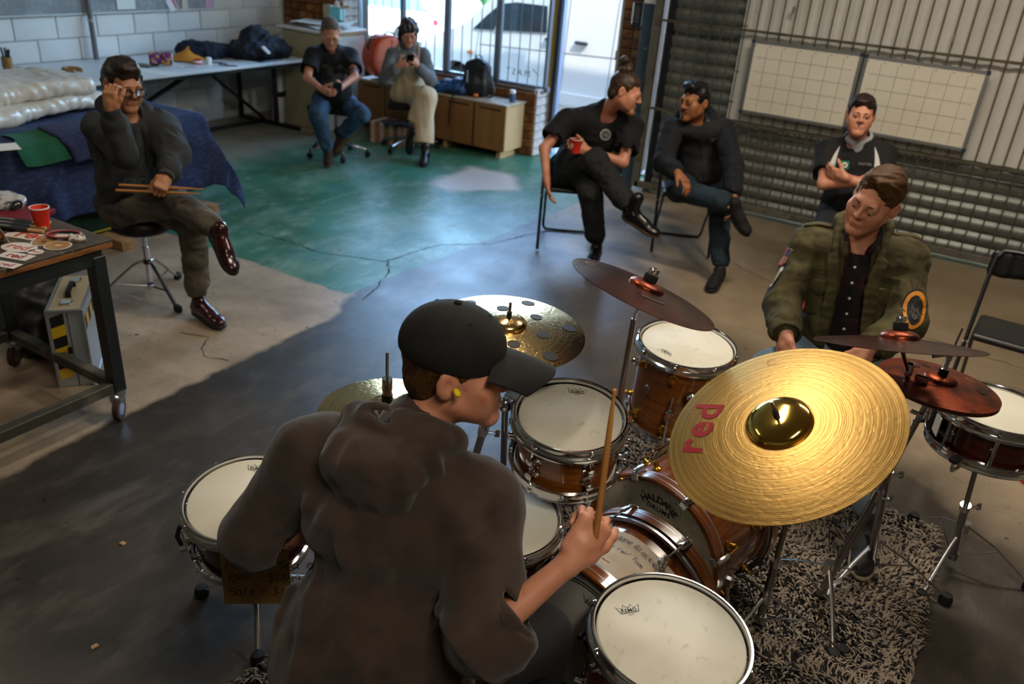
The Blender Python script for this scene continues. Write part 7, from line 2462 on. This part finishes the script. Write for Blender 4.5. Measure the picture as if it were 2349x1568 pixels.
S.disp = folds((.008, 9, None), (.004, 18, None, 0, 4))
TE = S
jo = pE.cloth('hooded_jacket', S, jk, .0085)
S = Solid(.04)
for q in 'RL':
    S = Solid(.04)
    pE.sleeve(S, q, (.082, .07, .064, .05), frac=.92)
    S.disp = folds((.008, 14, None), (.004, 26, None, 0, 4))
    pE.cloth('sleeve', S, jk2, .0085, parent=jo)
S = Solid(.03)
c = pE.J['nck'] + pE.up * .02
P = [c + pE.rt * .105 * math.cos(a) - pE.fw * (.09 * math.sin(a) - .005) + pE.up * (.0 + .035 * math.sin(a)) for a in np.linspace(-.75, PI + .75, 11)]
S.path(P, [.018] + [.032] * 9 + [.018], .03)
S.path([c + pE.rt * .08 - pE.fw * .08, c - pE.fw * .14 - pE.up * .04, c - pE.rt * .08 - pE.fw * .08], .045, .05)
S.disp = folds((.007, 15, None))
pE.cloth('hood', S, jk2, .0075, parent=jo)
cyan = mat('turquoise cord', '1FA8B4', .6)
for sx in (.075, 0.0, -.07):
    a = c + pE.rt * sx + pE.fw * (.1 if sx == 0 else .07) + pE.up * (.0 if sx == 0 else .03)
    pE.add('turquoise_trim', tube([a + pE.fw * .012, a + pE.fw * .02 - pE.up * .03], .005, 6), cyan, parent=jo)
P = TE.drop([c - pE.up * (.03 + .38 * k / 9) + pE.fw * .25 for k in range(10)], -pE.fw, .002)
pE.add('zip', ribbon(P, .006, pE.fw), ink, parent=jo)
v, f = text_shape('CCC', .045, spacing=.6, bold=.01)
pts = c - pE.up * .1 - pE.rt * .1 + pE.fw * .25 + np.outer(v[:, 0], -pE.rt * -1) + np.outer(v[:, 1], pE.up)
pE.add('chest_logo', (TE.drop(pts, -pE.fw, .002), f), mat('grey shirt logo', '8A8A8C', .7), parent=jo, kind='stuff')
S = Solid(.04)
pE.legs(S, (.098, .078, .068, .056), (.93, .93))
S.disp = folds((.008, 12, None), (.005, 24, None, 0, 4))
pE.cloth('jeans', S, jean_dark, .0085)
blk_mesh = mat('black knit trainer', '0B0B0C', .8)
pE.shoe('R', (.75, -.1, -.62), (.6, -.45, .6), blk_mesh, black_rubber, L=.28, laces=ink)
pE.shoe('L', (.05, -.95, -.04), (0, 0, 1), blk_mesh, black_rubber, L=.28, laces=ink)
pE.hair(hair_bl, .006, .012, lambda S: (S.el(pE.w(0, .04, .105), (.06, .06, .03), pE.R, .03), S.el(pE.w(-.02, .07, .1), (.04, .03, .03), pE.R, .02)), amp=.007, freq=30, flow=(.2, .5, 1))
pE.add('moustache', tube(smooth_path([pE.w(-.026, .088, -.064), pE.w(-.013, .098, -.051), pE.w(0, .1, -.049), pE.w(.013, .098, -.051), pE.w(.026, .088, -.064)], 4), [.003] + [.0055] * 15 + [.003], 8, flat=(1, .6)), hair_bl)
pE.add('goatee', ellipsoid(A((.011, .007, .016)), pE.w(0, .094, -.09), 10, 8), hair_bl)

# ------------------------------------------------------------------ man with crossed arms
jF = dict(pel=(-.76, 5.82, .57), nck=(-.82, 5.80, 1.06), hed=(-.835, 5.73, 1.235), shR=(-.99, 5.78, .99), elR=(-.93, 5.56, .80), wrR=(-.72, 5.53, .86), shL=(-.645, 5.83, 1.01), elL=(-.60, 5.61, .83), wrL=(-.80, 5.51, .88),
          hiR=(-.85, 5.76, .56), hiL=(-.67, 5.76, .56), knR=(-.83, 5.36, .52), anR=(-.8, 5.45, .1), knL=(-.5, 5.4, .52), anL=(-.27, 5.72, .12))
pF = Person('man in black and white polo shirt sitting with arms crossed', jF, (.22, -.96, .06), (0, 0, 1), 1.05, skin_light, jaw=1.1, h=.006)
pF.hand('R', (.9, .1, .1), (.1, .9, -.2), (0, 0, 1), curl=(.5, .6, .4))
pF.hand('L', (-.9, .2, .1), (.1, .9, .2), (0, 0, 1), curl=(.4, .5, .4))
pF.build()
pF.eyes((0, -.3))
pF.brows(hair_dk, 1.1)
pF.lips()
polo = mat('black polo knit', '0C0C0E', .85, noise=[(8, '151517', .45, .7)])
S = Solid(.05)
pF.torso(S, .012, .175, .12, .03, .17)
for q in 'RL':
    pF.short_sleeve(S, q, (.074, .08), .78)
pF.neck_hole(S, .064, .02, .03)
S.disp = folds((.007, 9, None), (.003, 20, None, 0, 4))
TF = S
po = pF.cloth('polo_shirt', S, polo, .0085)
grey_c = mat('pale grey collar', '9A9C9E', .8)
S = Solid(.01)
c = pF.J['nck'] + pF.up * .03
P = [c + pF.rt * .07 * math.cos(a) + pF.fw * (.062 * math.sin(a) + .01) - pF.up * (.03 * math.sin(a)) for a in np.linspace(-.9, PI + .9, 12)]
S.path(P, .017, .015)
S.bx(c + pF.fw * .075 - pF.up * .075, (.035, .018, .05), pF.B, .012)
pF.cloth('collar', S, grey_c, .007, parent=po)
def badge(per, S_, c0, d, shape, m, name, parent, lift=.002):
    v, f = shape
    B_ = basis(-unit(d), per.up)
    return per.add(name, (S_.drop(A(c0) - unit(d) * .15 + v @ B_.T, d, lift), f), m, parent=parent)
for sgn in (1, -1):
    g = surf(lambda u, v: (sgn * (.105 + .03 * math.sin(v * PI)) + (u - .5) * .035 * math.sin(v * PI * .95 + .05), -.02 - .24 * v, 0), 4, 14)
    badge(pF, TF, pF.J['nck'], -pF.fw, g, mat('white side panel', 'C4C2C0', .8), 'white_panel', po)
sq = surf(lambda u, v: ((u - .5) * .05, (v - .5) * .05, 0), 4, 4)
badge(pF, TF, pF.J['nck'] - pF.up * .13 + pF.rt * .06, -pF.fw, sq, mat('green badge', '1E7A5A', .7), 'green_badge', po, .003)
badge(pF, TF, pF.J['nck'] - pF.up * .13 + pF.rt * .06, -pF.fw, T(disc_shape(16), sc=.017), paper, 'badge_centre', po, .0045)
badge(pF, TF, pF.J['nck'] - pF.up * .13 + pF.rt * .06, -pF.fw, T(text_shape('M', .022, bold=.02)), ink, 'badge_mark', po, .006)
badge(pF, TF, pF.J['nck'] - pF.up * .12 - pF.rt * .06, -pF.fw, T(text_shape('MASTER', .022)), mat('grey shirt logo', '8A8A8C', .7), 'chest_lettering', po, .003)
S = Solid(.04)
pF.legs(S, (.098, .078, .066, .054), (.93, .93))
pF.cloth('trousers', S, jean_black, .012)
red_sh = mat('red canvas', 'B01E1E', .7)
for q, tdir in (('R', (0, -1, -.03)), ('L', (.6, -.75, -.05))):
    pF.shoe(q, tdir, (0, 0, 1), red_sh, sole_w, L=.28)
pF.hair(hair_dk, .006, .004, lambda S: S.el(pF.w(.01, .06, .085), (.055, .03, .02), pF.R, .02), amp=.004, freq=36, flow=(.5, 1, 0))
# ------------------------------------------------------------------ player in the green army jacket
jG = dict(pel=(-.345, 3.50, .58), nck=(-.395, 3.55, 1.085), hed=(-.375, 3.475, 1.27), shR=(-.58, 3.52, 1.02), elR=(-.605, 3.35, .79), wrR=(-.525, 3.15, .745), shL=(-.205, 3.57, 1.04), elL=(-.13, 3.40, .83), wrL=(-.225, 3.19, .765),
          hiR=(-.44, 3.47, .57), hiL=(-.25, 3.47, .57), knR=(-.56, 3.17, .58), anR=(-.5, 3.0, .13), knL=(-.13, 3.17, .58), anL=(-.035, 2.99, .13))
pG = Person('young man in green army jacket seated behind the ride cymbal', jG, (-.24, -.93, -.16), (.24, -.1, 1), 1.1, skin_light, jaw=.9, nose=.95, h=.0048, cheek=.75)
pG.hand('R', (.15, -.6, -.75), (.6, .2, -.6), (.6, -.3, .4), curl=(.35, .5, .35), thumb=(.4, .8, .3), size=1.05)
pG.hand('L', (-.3, -.65, -.65), (-.5, .3, -.6), (-.6, -.2, .4), curl=(.45, .55, .4), thumb=(.4, .8, .3), size=1.05)
pG.build()
pG.eyes((0, -.75))
pG.brows(mat('dark brown brow', '3A281C', .7), 1.1)
pG.lips()
plaid = mat('dark red plaid flannel', '140A0C', .9, noise=[(34, '3A0E14', .52, .6, (1, .02, .02)), (34, '30101A', .54, .62, (.02, .02, 1)), (12, '0A0A12', .5, .6)])
S = Solid(.05)
pG.torso(S, .0, .155, .105, .0, .15)
S.path([pG.J['nck'] + pG.rt * .065 + pG.up * .05 + pG.fw * .0, pG.J['nck'] + pG.rt * .05 - pG.up * .02 + pG.fw * .085], .022, .02)
S.path([pG.J['nck'] - pG.rt * .065 + pG.up * .05 + pG.fw * .0, pG.J['nck'] - pG.rt * .05 - pG.up * .02 + pG.fw * .085], .022, .02)
pG.neck_hole(S, .06, .015, .03)
S.rc(pG.J['nck'] + pG.fw * .12 + pG.up * .02, pG.J['nck'] + pG.fw * .13 - pG.up * .1, .045, .015, .01, 's')
S.disp = folds((.005, 14, None))
TG = S
shirt = pG.cloth('flannel_shirt', S, plaid, .007)
for k in range(6):
    p = TG.drop([pG.J['nck'] - pG.up * (.1 + .065 * k) + pG.fw * .2 + pG.rt * .004], -pG.fw, .0)[0]
    pG.add('button', T(lathe([(0, 0), (.0058, 0), (.0062, .0015), (.0045, .0028), (0, .0026)], 14), p, basis(pG.fw)), paper, parent=shirt)
army = mat('olive army cotton', '423C20', .9, noise=[(6, '514A2A', .45, .75), (16, '332E1A', .45, .7)], bump=(200, .2))
army_dk = mat('olive seam shade cotton', '38331C', .9)  # darker olive for the name tapes and chevron
S = Solid(.05)
pG.torso(S, .022, .175, .118, .01, .17, -.02, .066)
for q in 'RL':
    pG.sleeve(S, q, (.082, .074, .068, .06), frac=.86)
# open front
c = pG.J['nck']
for k in range(6):
    a = c - pG.up * (.02 + .085 * k) + pG.fw * .16
    S.bx(a, (.04 + .006 * k, .12, .05), pG.B, .012, .012, 's')
pG.neck_hole(S, .078, .01, .03)
S.disp = folds((.009, 10, None), (.006, 20, pG.rt, .5, 3), (.003, 44, None, 0, 8))
JG = S
jk_o = pG.cloth('army_jacket', S, army, .007)
# standing collar and front plackets
S = Solid(.012)
P = [c + pG.rt * .1 * math.cos(a) + pG.fw * (.085 * math.sin(a) + .005) + pG.up * (.05 - .03 * math.sin(a)) for a in np.linspace(-PI / 2 - 1.9, -PI / 2 + 1.9, 14)]
S.path([p - pG.up * .025 for p in P], .013, .02)
S.path(P, .012, .02)
S.path([p + pG.up * .022 for p in P], .011, .02)
for e, sg in ((P[0], -1), (P[-1], 1)):
    pl = [e + pG.up * .01, c + pG.rt * sg * .082 + pG.fw * .13 - pG.up * .06, c + pG.rt * sg * .066 + pG.fw * .145 - pG.up * .16, c + pG.rt * sg * .07 + pG.fw * .14 - pG.up * .3, c + pG.rt * sg * .08 + pG.fw * .135 - pG.up * .43]
    pl = smooth_path(pl, 4)
    S.path(pl, .014, .012)
    S.path([p + pG.rt * sg * .02 for p in pl[4:]], .012, .012)
S.disp = folds((.004, 22, None))
pG.cloth('collar_and_placket', S, army, .006, parent=jk_o)
def patch(name, c0, d, shape, m, parent=jk_o, lift=.002, up=None):
    v, f = shape
    B_ = basis(-unit(d), pG.up if up is None else up)
    return pG.add(name, (JG.drop(A(c0) - unit(d) * .12 + v @ B_.T, d, lift), f), m, parent=parent)
def rrect(wd, ht, nx=8, ny=6):
    return surf(lambda u, v: ((u - .5) * wd, (v - .5) * ht, 0), nx, ny)
for sg in (1, -1):
    S = Solid(.006)
    cc_ = JG.drop([c - pG.up * .19 + pG.rt * sg * .125 + pG.fw * .25], -pG.fw, .0)[0]
    Rk = pG.B @ rotz(-sg * .25)
    S.bx(cc_ - pG.up * .0 + pG.fw * .002, (.052, .01, .026), Rk, .006, .006)
    S.el(cc_ - pG.up * .028 + pG.fw * .003, (.03, .01, .02), Rk, .01)
    pG.cloth('pocket_flap', S, army, .0055, parent=jk_o)
    S = Solid(.006)
    S.bx(cc_ - pG.up * .075 - pG.fw * .004, (.05, .012, .055), Rk, .008, .006)
    pG.cloth('chest_pocket', S, army, .0055, parent=jk_o)
    patch('name_tape', c - pG.up * .135 + pG.rt * sg * .125, -pG.fw, rrect(.09, .02), army_dk)
    # shoulder strap
    sh = pG.J['shR'] if sg > 0 else pG.J['shL']
    P = [c + pG.rt * sg * .075 + pG.up * .2, sh + pG.rt * sg * .035 + pG.up * .2]
    P = [P[0] + (P[1] - P[0]) * k / 6 for k in range(7)]
    P = JG.drop(P, -pG.up, .004)
    e = pG.add('epaulette', tube(P, .022, 8, flat=(1.0, .28)), army, parent=jk_o)
    pG.add('epaulette_button', T(lathe([(0, 0), (.007, 0), (.0075, .002), (.004, .005), (0, .005)], 12), P[1] + pG.up * .006, basis(pG.up)), chrome_worn, parent=e)
# rolled cuffs
for q in 'RL':
    e, wv = pG.J['el' + q], pG.J['wr' + q]
    d = unit(wv - e)
    p0 = e + (wv - e) * .72
    S = Solid(.01)
    S.cc(p0, p0 + d * .055, .064, .06, .006)
    S.cc(p0 + d * .03, p0 + d * .09, .05, .05, .003, 's')
    S.disp = folds((.005, 24, None))
    pG.cloth('rolled_cuff', S, army, .006, parent=jk_o)
# sleeve patches: striped flag, black white badge with yellow figure, orange ring badge
dR = unit(A((.75, .55, -.05)))
sR = pG.J['shR'] + (pG.J['elR'] - pG.J['shR']) * .22
fl = patch('flag_patch', sR, dR, rrect(.05, .075), mat('cream patch cloth', 'C8B8A8', .8))
rp = mat('red patch stripe', 'A8403C', .8)
for k in range(4):
    patch('flag_stripe', sR + A((0, 0, .0)), dR, (lambda s: (s[0] + A((-.019 + .0125 * k, 0, 0)), s[1]))(rrect(.006, .074, 2, 6)), rp, lift=.003)
patch('flag_canton', sR, dR, (lambda s: (s[0] + A((.012, .02, 0)), s[1]))(rrect(.025, .03, 4, 4)), mat('navy patch canton', '2C3654', .8), lift=.0036)
sR2 = pG.J['shR'] + (pG.J['elR'] - pG.J['shR']) * .55
def ell(a, b):
    v, f = disc_shape(24)
    return v * A((a, b, 1)), f
patch('badge_patch', sR2, dR, ell(.034, .062), mat('black badge cloth', '0E0E10', .8))
patch('badge_inner', sR2, dR, ell(.024, .045), mat('white badge cloth', 'C8C4BC', .8), lift=.003)
patch('badge_figure', sR2 + A((0, 0, .008)), dR, ell(.012, .026), mat('yellow badge thread', 'A8842E', .7), lift=.004)
dL = unit(A((-.80, .5, 0)))
dL = unit(A((-.25, .95, 0)))
sL = pG.J['shL'] + (pG.J['elL'] - pG.J['shL']) * .62 + A((.02, 0, 0))
patch('round_patch', sL, dL, ell(.05, .066), mat('black badge cloth', '0E0E10', .8))
v, f = ribbon([(.038 * math.cos(a), .053 * math.sin(a), 0) for a in np.linspace(0, 2 * PI, 33)], .013)
patch('round_patch_ring', sL, dL, (v, f), mat('orange badge thread', 'C07A1E', .7), lift=.0035)
patch('round_patch_figure', sL, dL, ell(.016, .028), mat('grey badge thread', '3A3A38', .7), lift=.0035)
v, f = ribbon([(-.02, .03, 0), (0, -.03, 0), (.02, .03, 0), (0, .018, 0), (-.02, .03, 0)], .003)
patch('chevron_patch', pG.J['shL'] + (pG.J['elL'] - pG.J['shL']) * .25 + A((.02, 0, 0)), dL, (v, f), army_dk, lift=.003)
pale_jean = mat('pale blue denim', '7A8E9C', .85, noise=[(5, '667A88', .45, .7)], bump=(240, .2))
S = Solid(.04)
pG.legs(S, (.095, .075, .064, .052), (.92, .92))
S.disp = folds((.007, 12, None))
pG.cloth('jeans', S, pale_jean, .011)
canvas = mat('dark canvas shoe', '14110F', .8)
cream_sole = mat('cream rubber sole', '8A7A68', .7)
pG.shoe('R', (-.15, -.95, -.04), (0, 0, 1), canvas, cream_sole, L=.29, laces=paper, boot=.03)
pG.shoe('L', (.18, -.95, -.04), (0, 0, 1), canvas, cream_sole, L=.29, laces=mat('cream lace', 'B0A08C', .8), boot=.03)
wg = pG.w
pG.hair(hair_lb, .003, .016, lambda S: (S.el(wg(-.005, .0, .1), (.06, .085, .026), pG.R, .025), S.rc(wg(-.02, .062, .1), wg(-.06, .056, .055), .016, .009, .02), S.rc(wg(.025, .06, .1), wg(-.02, .072, .1), .016, .015, .02)), amp=.006, freq=30, flow=(.8, 1, .1), h=.0045, temples=False)
THG = dup(TH, (-.345, 3.53, 0), rotz(.4), 'round black drum throne under the player in the army jacket')

# ------------------------------------------------------------------ drummer in the cap, seen from behind
jH = dict(pel=(-.905, 1.04, .54), nck=(-.955, 1.25, 1.06), hed=(-.905, 1.36, 1.235), shL=(-1.17, 1.17, .99), elL=(-1.275, 1.06, .765), wrL=(-1.13, 1.26, .735), shR=(-.775, 1.265, .965), elR=(-.64, 1.10, .785), wrR=(-.535, 1.275, .925),
          hiL=(-1.0, 1.03, .53), hiR=(-.81, 1.06, .53), knL=(-1.13, 1.42, .52), anL=(-1.15, 1.42, .12), knR=(-.655, 1.42, .50), anR=(-.67, 1.46, .14))
pH = Person('drummer in black cap and brown hoodie playing with his back turned', jH, (.865, .49, -.08), (.05, .05, 1), 1.12, skin_light, jaw=1.0, h=.0058)
fd = unit(A((.18, .55, .62)))
pH.hand('R', fd, (-.55, .6, -.35), (.55, .35, .5), curl=((1.15, 1.4, .8), (1.25, 1.45, .8), (1.3, 1.45, .8), (1.3, 1.4, .8)), thumb=(.5, .75, .35), size=1.08)
pH.hand('L', (.35, .75, -.1), (.3, .1, -.9), (.7, -.2, .2), curl=(1.1, 1.3, .8), thumb=(.4, .7, .4), size=1.08)
pH.build()
pH.eyes((0, -.2))
pH.brows(hair_lb)
pH.lips()
S = Solid(.06)
pH.torso(S, .03, .19, .125, .0, .2, -.02, .07)
j = pH.J
S.el(j['pel'] + pH.up * .06, (.225, .16, .2), pH.B, .08)
for q, r_ in (('L', (.086, .082)), ('R', (.092, .094))):
    S.rc(j['sh' + q], j['el' + q], r_[0], r_[1], .06)
dl = unit(j['wrL'] - j['elL'])
S.cc(j['elL'] - dl * .02, j['elL'] + dl * .07, .083, .08, .03)
S.cc(j['elL'] + dl * .05, j['elL'] + dl * .09, .07, .07, .003, 's')
dr = unit(j['wrR'] - j['elR'])
S.cc(j['elR'] - dr * .05, j['elR'] + dr * .075, .1, .082, .03)
S.cc(j['elR'] + dr * .06, j['elR'] + dr * .1, .062, .065, .003, 's')
pH.neck_hole(S, .07, .0, .03)
S.disp = folds((.016, 6, pH.up, .9), (.008, 12, pH.up + pH.rt * .3, .85, 3), (.002, 30, None, 0, 9))
HH = S
ridge = []
for x0, x1, w1, lo in ((-.17, -.2, .02, .42), (-.1, -.13, .025, .46), (-.05, -.02, .03, .44), (.03, .06, .02, .46), (.12, .1, .025, .4), (.17, .2, .02, .36)):
    P = [j['nck'] - pH.up * (.1 + lo * k / 7) + pH.rt * (x0 + (x1 - x0) * k / 7 + w1 * math.sin(k * .9 + x0 * 40)) - pH.fw * .35 for k in range(8)]
    ridge.append(HH.drop(P, pH.fw, -.016))
for P in ridge:
    S.path(P, [.008] + [.0195] * 6 + [.014], .022)
ho = pH.cloth('hoodie', S, hood_brown, .0075)
# hood lying on the back
S = Solid(.04)
c = j['nck'] + pH.up * .03
bk = -pH.fw
up_ = pH.up
c = c - up_ * .025 - pH.rt * .02
arc = [c + pH.rt * .11 * math.cos(a) + pH.fw * (.095 * math.sin(a)) + up_ * (.02 - .03 * math.sin(a)) for a in np.linspace(-PI * 1.15, PI * .1, 14)]
S.path(arc, [.024] + [.032] * 12 + [.024], .03)
arc2 = [c + pH.rt * (.1 * math.cos(a) - .01) + pH.fw * (.12 * math.sin(a) - .035) - up_ * .03 for a in np.linspace(-PI * 1.0, 0, 10)]
S.path(arc2, [.026] + [.036] * 8 + [.026], .04)
S.el(c + bk * .125 - up_ * .06, (.1, .045, .09), pH.B, .05)
S.el(c + bk * .06 + up_ * .045, (.075, .06, .045), pH.B, .02, 's')
S.disp = folds((.010, 13, pH.rt, .6), (.006, 24, None, 0, 5))
pH.cloth('hood', S, hood_brown, .0065, parent=ho)
S = Solid(.01)
S.cc(j['elR'] + dr * .055, j['elR'] + dr * .09, .08, .074, .004)
S.cc(j['elR'] + dr * .075, j['elR'] + dr * .12, .06, .06, .002, 's')
S.disp = folds((.003, 40, dr, .9))
pH.cloth('rib_cuff', S, hood_brown, .006, parent=ho)
S = Solid(.04)
pH.legs(S, (.105, .082, .068, .054), (.9, .9))
S.disp = folds((.007, 12, None))
pH.cloth('jeans', S, jean_black, .012)
pH.shoe('R', (.1, .95, -.1), (0, 0, 1), blk_leather, black_rubber, L=.29)
pH.shoe('L', (-.1, .95, -.1), (0, 0, 1), blk_leather, black_rubber, L=.29)
wh = pH.w
pH.hair(hair_lb, .004, .0, amp=.003, freq=40, flow=(0, .3, 1), temples=False)
# cap
cap_m = mat('black cotton twill cap', '0B0A0B', .85, noise=[(30, '121112', .4, .7)], bump=(300, .15))
S = Solid(.01)
S.el(wh(0, -.018, .05), A((.088, .109, .088)) * 1.12, pH.R, .02)
n_ = pH.R @ unit(A((0, .10, 1)))
S.cut(wh(0, 0, .018), -n_, .006)
S.el(wh(0, -.02, .0), A((.078, .098, .1)) * 1.12, pH.R, .004, 's')
cap = pH.cloth('baseball_cap', S, cap_m, .005)
def brim(u, v):
    x = (u - .5) * 2
    y = .07 + v * (.125 - .03 * x * x)
    wd = .082 * (1 - .18 * v * v)
    return wh(x * wd, y * math.sqrt(max(0, 1 - .25 * x * x)), .052 - .030 * x * x - .012 * v - .014 * v * v)
b1 = surf(brim, 20, 10)
th_ = pH.R @ A((0, 0, -.005))
b2 = (b1[0] + th_, [q[::-1] for q in b1[1]])
rim = []
nv1 = 11
edge = [i * nv1 + 10 for i in range(21)] 
n1 = len(b1[0])
sides = [(edge[i], edge[i] + n1, edge[i + 1] + n1, edge[i + 1]) for i in range(20)]
for col in (0, 20):
    for k in range(10):
        a_, b_ = col * nv1 + k, col * nv1 + k + 1
        sides.append((a_, b_, b_ + n1, a_ + n1) if col else (a_, a_ + n1, b_ + n1, b_))
vv = np.concatenate([b1[0], b2[0]])
pH.add('cap_brim', (vv, b1[1] + [tuple(i + n1 for i in q) for q in b2[1]] + sides), cap_m, 50, parent=cap)
pH.add('cap_button', T(lathe([(0, 0), (.009, 0), (.008, .004), (0, .006)], 14), wh(0, -.018, .1385), basis(pH.R[:, 2])), cap_m, parent=cap)
for a in (.5, 1.6, 2.7, -2.4):
    d_ = unit(A((math.cos(a) * .6, math.sin(a) * .6, .8)))
    pH.add('cap_eyelet', T(ring([(.002, 0), (.0045, 0), (.0045, .002), (.002, .002)], 12), wh(0, -.018, .05) + pH.R @ (d_ * A((.088, .109, .088)) * 1.12), basis(pH.R @ d_)), mat('dark eyelet thread', '1A1919', .8), parent=cap)
pl = wh(.083, .002, -.008)
pH.add('ear_plug', T(lathe([(0, 0), (.0068, 0), (.0074, .006), (.007, .016), (.005, .019), (0, .02)], 14), pl, basis(pH.R @ A((.8, .45, -.2)))), mat('yellow foam plug', 'D8C018', .7))
# his sticks
hc = j['wrR'] + fd * .085 + A((.012, -.012, .0))
tip = A((-.52, 1.345, 1.31))
sd_ = unit(tip - hc)
drumstick('raised drumstick in the right hand of the capped drummer', hc - sd_ * .07, tip, 'drumsticks of the capped drummer')
a = A((-1.05, 1.37, .735))
tip = A((-.975, 1.66, .672))
drumstick('drumstick over the snare in the left hand of the capped drummer', tip - unit(tip - a) * .405, tip, 'drumsticks of the capped drummer')
dup(TH, (-.9, 1.0, 0), rotz(1.0), 'round black drum throne under the capped drummer')
